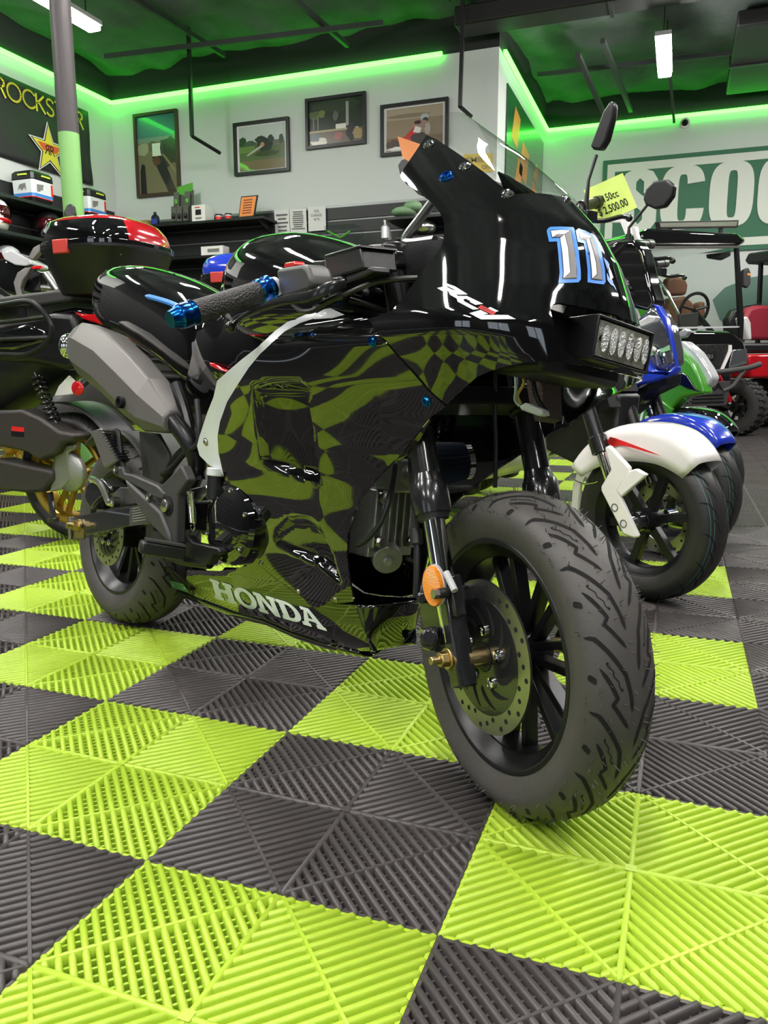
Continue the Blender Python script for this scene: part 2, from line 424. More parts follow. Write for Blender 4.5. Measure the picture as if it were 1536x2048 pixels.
# ---- tyres
def tyre_prof(R, w, rb):
    return [(.78*w, rb-.004), (.86*w, rb+.004), (.95*w, rb+.016), (1.0*w, R-.72*w), (1.0*w, R-.60*w), (.955*w, R-.47*w), (.88*w, R-.335*w), (.76*w, R-.215*w), (.6*w, R-.125*w), (.42*w, R-.058*w), (.22*w, R-.015*w), (0, R)]
def tyre_pt(fr, c, R, w, rb, al, t, lift=0.):
    """point on the tread: al angle from heading, t -1..1 across"""
    P = tyre_prof(R, w, rb)[4:][::-1]; a = abs(t)*w
    r = float(np.interp(a, [p[0] for p in P], [p[1] for p in P]))
    r2 = float(np.interp(min(a+.003, w), [p[0] for p in P], [p[1] for p in P])); nx = (r-r2)/.003
    k = 1/math.hypot(1, nx); a2 = a+lift*nx*k; r += lift*k
    return A3(c[0]+r*math.cos(al), c[1]+math.copysign(a2, t), c[2]+r*math.sin(al))
def strip(mb, fr, c, R, w, rb, path, width, mi, taper=True, lift=.0006):
    """ribbon on the tyre along path of (alpha, t)"""
    P = []
    for i in range(len(path)-1):
        for k in np.linspace(0, 1, 5, endpoint=False): P.append(np.array(path[i])*(1-k)+np.array(path[i+1])*k)
    P.append(np.array(path[-1], float)); A = []; n = len(P)
    for i in range(n):
        d = P[min(i+1, n-1)]-P[max(i-1, 0)]; d = np.array([d[0]*R, d[1]*w]); d = d/max(1e-9, np.linalg.norm(d)); nn = np.array([-d[1], d[0]])
        hw = width/2*(min(1, .25+min(i, n-1-i)*.35) if taper else 1)
        for s_ in (1, -1):
            A.append(tyre_pt(fr, c, R, w, rb, P[i][0]+s_*nn[0]*hw/R, max(-.99, min(.99, P[i][1]+s_*nn[1]*hw/w)), lift))
    mb.add(A, [(2*i, 2*i+1, 2*i+3, 2*i+2) for i in range(n-1)], mi)
def tyre(fr, c, R, w, rb, parent, pitch_n=15, hairs=0, style=0, name='tyre', n=96, lines=None):
    rub = 'rubber' if style == 0 else 'rubberd'
    mb = MB(fr); pr = tyre_prof(R, w, rb)
    full = [(a, r) for a, r in pr]+[(-a, r) for a, r in pr[-2::-1]]
    mb.lathe(full, c, (0, 1, 0), n)
    p = 2*PI/pitch_n
    for i in range(pitch_n):
        for s_ in (1, -1):
            a0 = -(i+(.5 if s_ < 0 else 0))*p
            q = lambda th, t: (a0-th*p, s_*t)
            if style == 0:
                strip(mb, fr, c, R, w, rb, [q(0, .93), q(.04, .80), q(.28, .52), q(.52, .26), q(.80, .14), q(.98, .10)], .0050, 1)
                strip(mb, fr, c, R, w, rb, [q(.42, .78), q(.62, .60), q(.80, .46), q(.88, .56), q(1.06, .34), q(1.2, .17)], .0046, 1)
                strip(mb, fr, c, R, w, rb, [q(.5, .93), q(.62, .86)], .006, 1)
                wav = [q(.36+.34*k/10, .64-.27*k/10+.025*math.sin(k*1.6)) for k in range(11)]
                strip(mb, fr, c, R, w, rb, wav, .0012, 1, False)
                for e in (wav[0], wav[-1]): strip(mb, fr, c, R, w, rb, [(e[0]-.008, e[1]), (e[0]+.008, e[1])], .0036, 1)
            else:
                strip(mb, fr, c, R, w, rb, [q(0, .95), q(.10, .70), q(.35, .45), q(.62, .34)], .0045, 1)
                strip(mb, fr, c, R, w, rb, [q(.55, .62), q(.75, .40), q(1.02, .22)], .0040, 1)
                if lines: strip(mb, fr, c, R, w, rb, [q(0, .55), q(.5, .55), q(1, .55)], .0011, 2, False); strip(mb, fr, c, R, w, rb, [q(0, .72), q(.5, .72), q(1, .72)], .0011, 2, False)
    for k in range(hairs):
        al = random.uniform(-2.2, 2.2); t = random.choice([-.9, -.62, -.3, .05, .32, .6, .78, .97]) ; 
        b0 = tyre_pt(fr, c, R, w, rb, al, t); b1 = tyre_pt(fr, c, R, w, rb, al, t, random.uniform(.004, .009))
        b1 = b1+A3(random.uniform(-.003, .003), random.uniform(-.003, .003), random.uniform(-.003, .003))
        mb.cyl(b0, b1, .0006, .0004, 4)
    return mb.build(name, [rub, 'groove', mat('tread_line', (.06, .2, .2), .6)], parent, 40)
def disc_brake(fr, c, off, ro, ri, parent, name='brake_disc', holes=36):
    mb = MB(fr); n = 72; th = .0035
    def ring(r, o): return [A3(c[0]+r*math.cos(a), c[1]+o, c[2]+r*math.sin(a)) for a in np.linspace(0, 2*PI, n, endpoint=False)]
    mb.loft([ring(ri, off-th/2), ring(ro, off-th/2), ring(ro, off+th/2), ring(ri, off+th/2)], False, True, True)
    for k in range(holes):                       # drilled holes
        a = k*2*PI/holes; r = ro-(ro-ri)*(.28 if k % 3 == 0 else .5 if k % 3 == 1 else .72)
        for s_ in (1, -1):
            q = A3(c[0]+r*math.cos(a), c[1]+off+s_*th*.52, c[2]+r*math.sin(a)); mb.cyl(q, q+A3(0, s_*.0002, 0), .0037, n=10, mi=1)
    return mb.build(name, ['disc', 'groove'], parent, 30)
def carrier(fr, c, off, ro, parent, name='disc_carrier', swirls=6):
    mb = MB(fr); th = .006; n = 64
    mb.lathe([(-th/2, .022), (-th/2, ro), (th/2, ro), (th/2, .022)], A3(c[0], c[1]+off, c[2]), (0, 1, 0), n, loop=True)
    for k in range(swirls*2):
        a0 = k*PI/swirls; rr = np.linspace(ro*.52, ro*.9, 6); P = []
        for i, r in enumerate(rr):
            a = a0+.5*(i/5)**1.3; P.append((r, a, .0055*math.sin(PI*(i+.6)/6)))
        top = [A3(c[0]+r*math.cos(a+h/r), c[1]+off+th/2+.0004, c[2]+r*math.sin(a+h/r)) for r, a, h in P]
        bot = [A3(c[0]+r*math.cos(a-h/r), c[1]+off+th/2+.0004, c[2]+r*math.sin(a-h/r)) for r, a, h in P]
        mb.poly(top+bot[::-1], 1)
    for k in range(5):
        a = k*2*PI/5+.35; q = A3(c[0]+ro*.47*math.cos(a), c[1]+off+th/2, c[2]+ro*.47*math.sin(a))
        mb.lathe([(0, .0085), (.004, .008), (.0045, .0045), (.0015, .0042), (.0015, 0)], q, (0, 1, 0), 14, 2)
    return mb.build(name, ['blackm', 'groove', 'chrome'], parent, 35)
def rim(fr, c, R, w, parent, spokes=5, m='satin', name='rim', split=.13, spoke_w=.018, hub=.032, offs=0.0):
    mb = MB(fr); n = 80
    pr = [(w*.80, R+.002), (w*.86, R+.001), (w*.86, R-.006), (w*.70, R-.012), (w*.45, R-.026), (-w*.45, R-.026), (-w*.70, R-.012), (-w*.86, R-.006), (-w*.86, R+.001), (-w*.8, R+.002), (-w*.4, R-.010), (w*.4, R-.010)]
    mb.lathe(pr, c, (0, 1, 0), n, loop=True)
    mb.lathe([(-w*.75, .012), (-w*.75, hub*.8), (-w*.3, hub), (w*.3, hub), (w*.8, hub*.8), (w*.8, .012)], c, (0, 1, 0), 28)
    for k in range(spokes):
        a = k*2*PI/spokes+.2
        for d in ((-1, 1) if split else (0,)):
            p0 = A3(c[0]+hub*.8*math.cos(a+d*.35), c[1]+offs, c[2]+hub*.8*math.sin(a+d*.35)); p1 = A3(c[0]+(R-.018)*math.cos(a+d*split), c[1]+offs, c[2]+(R-.018)*math.sin(a+d*split))
            rad = _vn(p1-p0); mb.bar(p0, p1, spoke_w if split == 0 else spoke_w*.6, .022, (0, 1, 0))
    return mb.build(name, m, parent, 35, bevel=.0015)

# ---- wheels of the racer
FC = A3(0, 0, 0)
fwh = rim(FT, FC, .166, .054, bike, 7, 'satin', 'front_wheel', .16, .020, .034, -.012)
tyre(FT, FC, .2328, .054, .166, fwh, 15, 420)
disc_brake(FT, FC, .0608, .1096, .080, fwh)
carrier(FT, FC, .0600, .083, fwh)
ax = MB(FT); ax.cyl((0, -.12, 0), (0, .115, 0), .0110, n=24, mi=0); ax.cyl((0, .062, 0), (0, .092, 0), .0135, n=24, mi=0); ax.cyl((0, .040, 0), (0, .064, 0), .021, n=24, mi=1)
ax.build('axle_spacer', ['zinc', 'satin'], fwh)
RC = A3(0, 0, .2325)
rwh = rim(BK, RC, .157, .066, bike, 6, 'satin', 'rear_wheel', .2, .022, .04, .0)
tyre(BK, RC, .2335, .068, .157, rwh, 16, 60)
disc_brake(BK, RC, .0768, .0835, .058, rwh, holes=24)
carrier(BK, RC, .0762, .060, rwh)

# ---- front fork (turns with the wheel)
def axis_pt(o, z): return A3(-.014-.405*z, o, z)
for o in (.1, -.1):
    side = '' 
    m_ = MB(FT); m_.cyl(axis_pt(o, .225), axis_pt(o, .585), .0205, n=28); m_.lathe([(0, .0175), (0, .027), (.012, .0285), (.04, .0285), (.047, .0245), (.06, .0208)], axis_pt(o, .192), axis_pt(o, 1)-axis_pt(o, 0), 28)
    leg = m_.build('fork_leg', 'blackm', bike)
    c_ = MB(FT); c_.cyl(axis_pt(o, .02), axis_pt(o, .20), .0163, n=28); c_.lathe([(0, .0165), (0, .0225), (.012, .025), (.014, .021)], axis_pt(o, .184), axis_pt(o, 1)-axis_pt(o, 0), 28, mi=1)
    c_.build('chrome_stanchion', ['chrome', 'hose'], leg)
    b_ = MB(FT)
    p0, p1 = axis_pt(o*1.0, -.035)+A3(.012, 0, 0), axis_pt(o, .10)+A3(.012, 0, 0)
    b_.bar(p0, p1, .026, .030, (0, 1, 0)); b_.cyl((-.012, o-.014, 0), (-.012, o+.014, 0), .02, n=20)
    b_.bar(axis_pt(o, .06)+A3(.030, 0, 0), axis_pt(o, .115)+A3(.03, 0, 0), .014, .020, (0, 1, 0))
    b_.build('axle_bracket', 'blackm', leg, bevel=.003)
    if o > 0:
        n_ = MB(FT); n_.cyl((-.012, .112, 0), (-.012, .117, 0), .0155, n=20); n_.cyl((-.012, .117, 0), (-.012, .128, 0), .0115, n=6); n_.cyl((-.012, .128, 0), (-.012, .142, 0), .0062, n=14)
        n_.build('axle_nut', 'zinc', leg, bevel=.001)
        for z, dx in ((.093, .030), (.028, -.026)):
            q = axis_pt(.1, z)+A3(dx, .012, 0); bt = MB(FT); bt.cyl(q, q+A3(0, .016, 0), .0072, n=16, mi=1); bt.cyl(q+A3(0, .016, 0), q+A3(0, .024, 0), .0072, n=6); bt.build('bracket_bolt', ['steel', 'hose'], leg)
        rf = MB(FT); q = axis_pt(.1, .100)+A3(.016, .024, 0); az = _vn(axis_pt(0, 1)-axis_pt(0, 0)); rn = _vn(A3(.55, 1, 0)); axx = np.cross(rn, az)
        rf.lathe([(0, 1), (.006, 1.0), (.009, .93), (.010, 0)], (0, 0, 0), (0, 1, 0), 36)
        rf.v = [FT.w(q+rn*FT.inv(v)[1]+axx*(FT.inv(v)[0]*.0155)+az*(FT.inv(v)[2]*.029)) for v in rf.v]
        am = MATS['amber_reflector']; nt = am.node_tree
        tc = nt.nodes.new('ShaderNodeTexCoord'); wv = nt.nodes.new('ShaderNodeTexWave'); wv.inputs['Scale'].default_value = 160; wv.bands_direction = 'Z'
        bp = nt.nodes.new('ShaderNodeBump'); bp.inputs['Strength'].default_value = .6; nt.links.new(tc.outputs['Object'], wv.inputs['Vector']); nt.links.new(wv.outputs['Fac'], bp.inputs['Height']); nt.links.new(bp.outputs['Normal'], nt.nodes['Principled BSDF'].inputs['Normal'])
        rf.build('amber_reflector', 'amber', leg)
        ba = MB(FT); ba.prism([q+axx*(.017*math.cos(a))+az*(.030*math.sin(a)) for a in np.linspace(0, 2*PI, 20, endpoint=False)], rn*-.006); ba.cyl(q+A3(.01, -.012, .02), q+A3(.035, -.012, .0), .005, n=10)
        ba.build('reflector_backing', 'clear', leg)
# triple clamps
for z, nm in ((.355, 'lower_clamp'), (.565, 'upper_clamp')):
    t_ = MB(FT); t_.bar(axis_pt(-.13, z), axis_pt(.13, z), .055, .03, (-.38, 0, .92)); 
    for o in (.1, -.1): t_.cyl(axis_pt(o, z-.02), axis_pt(o, z+.02), .028, n=20)
    t_.build(nm, 'satin', bike, bevel=.004)
# front caliper, hose
cl = MB(FT)
cl.slab([(852, 1170), (880, 1172), (886, 1210), (876, 1290), (862, 1305), (845, 1300), (836, 1285), (846, 1262), (838, 1230), (838, 1195)], .105, .045); 
cl.cyl(FT.px(858, 1275, .105), FT.px(858, 1275, .135), .013, n=18); cl.cyl(FT.px(845, 1195, .105), FT.px(845, 1195, .128), .009, n=16)
cl.build('front_caliper', 'blackm', bike, bevel=.004)
hs = MB(FT); hs.tpx([(832, 1195, .118), (834, 1100, .112), (829, 1010, .105), (822, 930, .10), (830, 850, .09), (850, 780, .08)], .0052); 
hs.cyl(FT.px(833, 1088, .113), FT.px(831, 1058, .111), .0095, n=14)
hs.build('brake_hose', 'hose', bike)
h2 = MB(FT); h2.tpx([(990, 975, -.03), (992, 900, -.03), (990, 830, -.03), (992, 745, -.03)], .0035); h2.build('speedometer_cable', 'hose', bike)

# ---- handlebars (turn with the fork)
def hb(x, y, o): return FT.px(x, y, o)
G0, G1 = hb(373, 629, .402), hb(532, 579, .262)
g = MB(FT); d_ = G1-G0; L_ = np.linalg.norm(d_); nr = 46; prof = []
for k in range(nr+1): prof.append((L_*k/nr, .0172))
g.lathe(prof, G0, d_, 40, cap=True); 
gm = mat('knurled_rubber', (.035, .033, .033), .55); nt = gm.node_tree; bs = nt.nodes['Principled BSDF']
tc = nt.nodes.new('ShaderNodeTexCoord'); vo = nt.nodes.new('ShaderNodeTexVoronoi'); vo.inputs['Scale'].default_value = 340; bp = nt.nodes.new('ShaderNodeBump'); bp.inputs['Strength'].default_value = .9; bp.inputs['Distance'].default_value = .003
nt.links.new(tc.outputs['Object'], vo.inputs['Vector']); nt.links.new(vo.outputs['Distance'], bp.inputs['Height']); nt.links.new(bp.outputs['Normal'], bs.inputs['Normal'])
grip = g.build('grip', gm, bike)
e = MB(FT); u = _vn(d_)
e.lathe([(-.030, 0), (-.030, .0125), (-.016, .0165), (-.014, .0185), (.0, .0195), (.002, .0185), (.006, .0185), (.008, .0195), (.012, .0195), (.014, .0165)], G0, d_, 30)
e.build('bar_end', 'blueano', grip)
e = MB(FT); e.lathe([(-.018, .0175), (-.016, .0200), (-.008, .0200), (-.006, .0188), (0, .0188), (.002, .0215), (.006, .0215), (.008, .0188), (.012, .0175)], G1, d_, 30)
e.build('grip_collar', 'blueano', grip)
e = MB(FT); e.cyl(G1+u*.010, G1+u*.022, .0155, n=24); e.build('throttle_sleeve', 'white', grip)
s = MB(FT); q0 = hb(556, 560, .245)
s.slab([(551, 541), (556, 536), (585, 531), (604, 528), (613, 534), (621, 556), (621, 575), (614, 583), (566, 598), (561, 592)], .245, .04)
sw = s.build('switch_housing', 'darkgrey', bike, bevel=.007, bseg=3)
s = MB(FT); s.slab([(567, 531), (570, 525), (587, 522), (590, 528), (588, 534), (568, 537)], .235, .018); s.build('stop_switch', 'red', sw, bevel=.002)
s = MB(FT); s.cyl(G1+u*.02, hb(790, 498, .085), .011, n=18); s.build('handlebar_tube', 'steel', bike)
s = MB(FT); s.slab([(625, 525), (627, 522), (650, 520), (653, 553), (632, 556)], .185, .03); s.build('lever_clamp', 'blackp', bike, bevel=.002)
s = MB(FT); s.slab([(648, 512), (720, 492), (727, 537), (655, 560)], .19, .055); rs = s.build('brake_reservoir', 'blackp', bike, bevel=.003)
s = MB(FT); s.slab([(647, 514), (650, 509), (718, 489), (722, 494)], .192, .06); s.build('reservoir_lid', 'satin', rs, bevel=.002)
s = MB(FT); s.slab([(655, 560), (727, 537), (742, 532), (744, 545), (720, 556), (690, 566), (662, 588), (648, 590)], .185, .03); s.build('master_cylinder', 'blackp', bike, bevel=.003)
s = MB(FT); s.slab([(632, 566), (650, 556), (680, 552), (682, 560), (660, 574), (637, 574)], .195, .02); s.build('lever_perch', 'blackm', bike, bevel=.003)
s = MB(FT); s.slab([(744, 510), (782, 499), (790, 502), (789, 540), (760, 552), (744, 545)], .11, .05); s.build('bar_clamp', 'blackm', bike, bevel=.003)
s = MB(FT); q = hb(777, 531, .112); s.cyl(q, q+A3(0, .006, 0), .006, n=14); q = hb(740, 531, .16); s.cyl(hb(731, 533, .17), hb(762, 527, .13), .005, n=12); s.cyl(hb(757, 527, .14), hb(767, 525, .128), .008, n=6); s.build('clamp_bolts', 'steel', bike)
# brake lever: flat curved blade with a ball end
lv = MB(FT); pts = [(463, 654, .315, .009), (478, 640, .305, .008), (510, 622, .29, .011), (560, 603, .268, .014), (620, 592, .245, .017), (660, 576, .222, .018), (690, 566, .20, .012)]
R = []
cp = smooth([hb(*p[:3]) for p in pts], 4); hh = np.interp(np.linspace(0, len(pts)-1, len(cp)), range(len(pts)), [p[3] for p in pts])
for i, p in enumerate(cp):
    d = _vn(cp[min(i+1, len(cp)-1)]-cp[max(i-1, 0)]); Y = _vn(np.cross((0, 0, 1), d)); Z = np.cross(d, Y)
    R.append([p+Y*.0035*math.copysign(abs(math.cos(a))**.6, math.cos(a))+Z*hh[i]*.5*math.sin(a) for a in np.linspace(0, 2*PI, 12, endpoint=False)])
lv.loft(R); lv.ball(hb(462, 654, .317), .0095); lv.build('brake_lever', 'blackm', bike)
s = MB(FT); s.tpx([(575, 590, .235), (588, 610, .235), (605, 622, .23), (628, 620, .22), (648, 607, .205)], .0045); s.tpx([(630, 619, .22), (665, 600, .20), (690, 592, .19)], .0065); s.tpx([(680, 595, .195), (740, 568, .17), (800, 558, .14), (835, 556, .12)], .0042)
s.build('throttle_cable', 'hose', bike)
for dy in (0, 14):
    s = MB(FT); s.tpx([(700, 600+dy, .14), (750, 615+dy, .11), (800, 632, .09)], .005); s.tpx([(755, 560+dy, .09), (762, 600, .08), (775, 640, .07)], .006); s.build('cable_bundle', 'hose', bike)
# left bar behind the cowl
s = MB(FT); s.cyl((-.29, -.14, .56), (-.45, -.40, .47), .0165, n=20); s.build('left_grip', gm, bike)
# ================================================================== fairing of the racer
def bh(x, y, o): return BK.px(x, y, o)
WB = [(.12, .01), (.145, .03), (.155, .042), (.17, .056), (.2, .069), (.25, .083), (.3, .097), (.4, .119), (.45, .129), (.5, .141), (.55, .155), (.6, .170), (.66, .188)]
def front_fac(s_, h): return 1-.06*min(1, max(0, (s_-.86)/.16))*min(1, max(0, (.60-h)/.10))
VENT = None
def pin(poly, x, y):
    c = False; n = len(poly); j = n-1
    for i in range(n):
        xi, yi = poly[i]; xj, yj = poly[j]
        if (yi > y) != (yj > y) and x < (xj-xi)*(y-yi)/(yj-yi)+xi: c = not c
        j = i
    return c
def sdist(poly, x, y):
    d = 9; n = len(poly)
    for i in range(n):
        a = np.array(poly[i]); b = np.array(poly[(i+1) % n]); p = np.array([x, y]); t = np.clip(np.dot(p-a, b-a)/np.dot(b-a, b-a), 0, 1); d = min(d, np.linalg.norm(p-a-t*(b-a)))
    return d
def sm01(x): x = min(1, max(0, x)); return x*x*(3-2*x)
def to_sh(pix, o=.145): return [tuple(bh(x, y, o)[[0, 2]]) for x, y in pix]
V1 = to_sh([(527, 775), (560, 768), (600, 766), (628, 768), (637, 778), (630, 830), (622, 890), (617, 950), (610, 966), (560, 950), (497, 926), (500, 880), (512, 830)], .155)
V2 = to_sh([(518, 1088), (560, 1112), (606, 1133), (630, 1158), (646, 1176), (640, 1110), (622, 1052), (600, 1036), (560, 1036), (528, 1060)], .13)
def sfun(s_, h, vents=True):
    """half width of the side fairing at (s, h)"""
    w = interp(h, WB)*front_fac(s_, h)
    if h > .655: w -= .188*(1-math.sqrt(max(0, 1-((h-.655)/.075)**2))) if h < .73 else .188
    w += .012*math.exp(-((s_-.80)/.22)**2-((h-.60)/.12)**2)
    w *= 1-.30*sm01((.62-s_)/.42)*sm01((.45-h)/.2)
    w += .0011*math.sin(17*s_+9*h)*math.sin(13*h-7*s_+1)+.0006*math.sin(31*h+11*s_)
    if vents:
        if pin(V1, s_, h):
            e = sdist(V1, s_, h); x0 = min(p[0] for p in V1); x1 = max(p[0] for p in V1)
            w -= .040*sm01(e/.012)*sm01((s_-x0)/(x1-x0)*1.0)**.8
        if pin(V2, s_, h):
            e = sdist(V2, s_, h); x0 = min(p[0] for p in V2); x1 = max(p[0] for p in V2)
            w -= .022*sm01(e/.012)*(.25+.75*sm01((s_-x0)/(x1-x0)))
    return max(.004, w)
def S_side(u, v): return A3(u, sfun(u, v), v)
SN = [(.56, 1.300), (.60, 1.318), (.632, 1.322), (.678, 1.319), (.731, 1.301), (.787, 1.276), (.837, 1.243), (.882, 1.198), (.95, 1.115), (1.04, .990), (1.1, .90)]
WU = [(.5, .136), (.55, .151), (.6, .168), (.64, .182), (.67, .192), (.685, .194), (.70, .190), (.74, .178), (.78, .167), (.82, .155), (.86, .146), (.9, .136), (.95, .122), (1.0, .105), (1.06, .08)]
def S_up(u, v):
    """upper cowl: u 0 at the nose centre .. 1 rear, v height"""
    sn = interp(v, SN); W_ = interp(v, WU); L = .205
    if u <= .6:
        a = u/.6*PI/2; return A3(sn-L+L*max(0, math.cos(a))**(2/2.15), W_*max(0, math.sin(a))**(2/2.15), v)
    k = (u-.6)/.4; s_ = sn-L-k*.42
    return A3(s_, W_+(0 if v > .7 else -.004*k), v)
class Surf:
    def __init__(s, S, u0, u1, v0, v1, nu, nv):
        s.S = S; U = np.linspace(u0, u1, nu); V = np.linspace(v0, v1, nv); s.box = (u0, u1, v0, v1)
        P = [[BK.w(S(a, b)) for b in V] for a in U]; s.vs = [Vector(p) for r in P for p in r]; s.uv = [(a, b) for a in U for b in V]
        s.tr = []
        for i in range(nu-1):
            for j in range(nv-1):
                a, b, c, d = i*nv+j, (i+1)*nv+j, (i+1)*nv+j+1, i*nv+j+1; s.tr += [(a, b, c), (a, c, d)]
        s.t = BVHTree.FromPolygons(s.vs, s.tr)
    def _uv(s, loc, idx):
        a, b, c = s.tr[idx]
        q = barycentric_transform(loc, s.vs[a], s.vs[b], s.vs[c], Vector((*s.uv[a], 0)), Vector((*s.uv[b], 0)), Vector((*s.uv[c], 0)))
        return (q.x, q.y)
    def hit(s, x, y):
        d = Vector(ray(x, y)); o = Vector(CAM); loc, n, i, dist = s.t.ray_cast(o, d.normalized())
        if loc is None:
            best = None
            for t in np.linspace(.7, 2.4, 60):
                l2, n2, i2, dd = s.t.find_nearest(o+d*t)
                if best is None or dd < best[0]: best = (dd, l2, i2)
            loc, i = best[1], best[2]
        return s._uv(loc, i)
    def normal(s, u, v):
        e = 1e-3; a = BK.w(s.S(u+e, v))-BK.w(s.S(u-e, v)); b = BK.w(s.S(u, v+e))-BK.w(s.S(u, v-e)); n = _vn(np.cross(a, b))
        return n if np.dot(n, BK.r+.3*BK.h) > 0 else -n
def densify(P, st):
    out = []
    for i in range(len(P)):
        a = np.array(P[i], float); b = np.array(P[(i+1) % len(P)], float); n = max(1, int(np.linalg.norm(b-a)/st))
        out += [tuple(a+(b-a)*k/n) for k in range(n)]
    return out
def outline(surf, items, st=7):
    """items: pixel points (x, y) or ('uv', u, v); returns a dense uv outline"""
    res = []; n = len(items)
    for i in range(n):
        a, b = items[i], items[(i+1) % n]
        if a[0] == 'uv' or b[0] == 'uv':
            A = np.array(a[1:] if a[0] == 'uv' else surf.hit(*a)); B = np.array(b[1:] if b[0] == 'uv' else surf.hit(*b))
            for k in range(6): res.append(tuple(A+(B-A)*k/6))
        else:
            m = max(1, int(math.hypot(b[0]-a[0], b[1]-a[1])/st))
            for k in range(m): res.append(surf.hit(a[0]+(b[0]-a[0])*k/m, a[1]+(b[1]-a[1])*k/m))
    return res
def panel(surf, out, holes=(), name='panel', m='gloss', parent=None, step=(.01, .01), mirror=False, thick=.0035, lift=0., both=False):
    us = [p[0] for p in out]; vs = [p[1] for p in out]; V = [Vector((p[0]/step[0], p[1]/step[1])) for p in out]; E = [(i, (i+1) % len(out)) for i in range(len(out))]
    for h in holes:
        b = len(V); V += [Vector((p[0]/step[0], p[1]/step[1])) for p in h]; E += [(b+i, b+(i+1) % len(h)) for i in range(len(h))]
    for a in np.arange(min(us), max(us), step[0]):
        for c in np.arange(min(vs), max(vs), step[1]):
            if pin(out, a, c): V.append(Vector((a/step[0]+.013, c/step[1]+.017)))
    r = delaunay_2d_cdt(V, E, [], 1, 1e-4); pv = [(p.x*step[0], p.y*step[1]) for p in r[0]]; fs = []
    for f in r[2]:
        cx = sum(pv[i][0] for i in f)/len(f); cy = sum(pv[i][1] for i in f)/len(f)
        if not pin(out, cx, cy): continue
        if any(pin(h, cx, cy) for h in holes): continue
        fs.append(tuple(f))
    P = [surf.S(u, v) for u, v in pv]
    mb = MB(BK)
    if both:                                     # one moulding over both sides
        mb.add(P, fs); mb.add([p*A3(1, -1, 1) for p in P], [f[::-1] for f in fs])
    else: mb.add([p*A3(1, -1 if mirror else 1, 1) for p in P], fs)
    o = mb.build(name, m, parent, 180, recalc=False)
    bm = bmesh.new(); bm.from_mesh(o.data)
    if both: bmesh.ops.remove_doubles(bm, verts=bm.verts, dist=.0015)
    bmesh.ops.recalc_face_normals(bm, faces=bm.faces)
    c0 = Vector(BK.w((.9, 0, .55))-wloc(parent)); t = sum((f.normal.dot(f.calc_center_median()-c0)*f.calc_area()) for f in bm.faces)
    if t < 0: bmesh.ops.reverse_faces(bm, faces=bm.faces)
    bm.to_mesh(o.data); bm.free(); o.data.polygons.foreach_set('use_smooth', [True]*len(o.data.polygons))
    if thick:
        q = o.modifiers.new('s', 'SOLIDIFY'); q.thickness = thick; q.offset = -1
        q2 = o.modifiers.new('e', 'EDGE_SPLIT'); q2.split_angle = math.radians(50)
    return o
def decal(surf, polys, name, mats, parent, lift=.0009, sub=2):
    """flat coloured shapes given in pixels, laid on a surface. polys: [(pixels, material index)]"""
    mb = MB(); k = 0
    for pix, mi in polys:
        P = densify(pix, 6); uv = [surf.hit(*p) for p in P]; pts = [BK.w(surf.S(*q))+surf.normal(*q)*(lift+.00012*mi) for q in uv]
        V2_ = [Vector(p) for p in P]; r = delaunay_2d_cdt(V2_, [(i, (i+1) % len(P)) for i in range(len(P))], [], 1, 1e-4)
        Q = []
        for p, orig in zip(r[0], r[3]):
            if orig: Q.append(pts[orig[0]])
            else:
                q = surf.hit(p.x, p.y); Q.append(BK.w(surf.S(*q))+surf.normal(*q)*(lift+.00012*mi))
        mb.add(Q, [tuple(f) for f in r[2]], mi)
    return mb.build(name, mats, parent, 180)
def bolt(surf, x, y, r, m, parent, name='fairing_bolt'):
    q = surf.hit(x, y); p = BK.w(surf.S(*q)); n = surf.normal(*q); mb = MB()
    mb.lathe([(0, r*1.35), (.001, r*1.35), (.0014, r), (.0035, r*.8), (.0040, r*.45), (.002, r*.42), (.002, 0)], p, n, 20)
    return mb.build(name, m, parent)
SIDE = Surf(S_side, .10, 1.22, .13, .729, 190, 110)
UP = Surf(S_up, 0, 1, .50, 1.06, 100, 100)
# -- upper cowl
cowl_px = [(853, 270), (874, 279), (909, 302), (938, 322), (973, 348), (998, 369), (1015, 382), (1032, 388), (1052, 387), (1077, 386), (1102, 389), (1121, 393), ('uv', 0, .886), ('uv', 0, .80), ('uv', 0, .70), ('uv', 0, .632), (1238, 746), (1199, 736), (1160, 730), (1121, 724), (1082, 722), (1043, 726), (1009, 734), (978, 743), (952, 755), (926, 778), (908, 796), (891, 813), (856, 780), (821, 740), (790, 706), (758, 669), (735, 637), (758, 631), (784, 621), (807, 595), (823, 572), (836, 553), (862, 520), (882, 494), (888, 474), (889, 455), (886, 437), (875, 419), (858, 400), (835, 382), (813, 368), (800, 353), (807, 338), (827, 309)]
open_px = [(1100, 618), (1106, 608), (1119, 606), (1142, 610), (1174, 616), (1205, 623), (1233, 630), ('uv', 0.0, .705), ('uv', 0, .643), (1225, 738), (1180, 728), (1150, 716), (1125, 700), (1112, 666)]
co_ = outline(UP, cowl_px); ho_ = outline(UP, open_px)
cowl = panel(UP, co_, [ho_], 'upper_cowl', 'gloss', bike, (.012, .009), both=True)
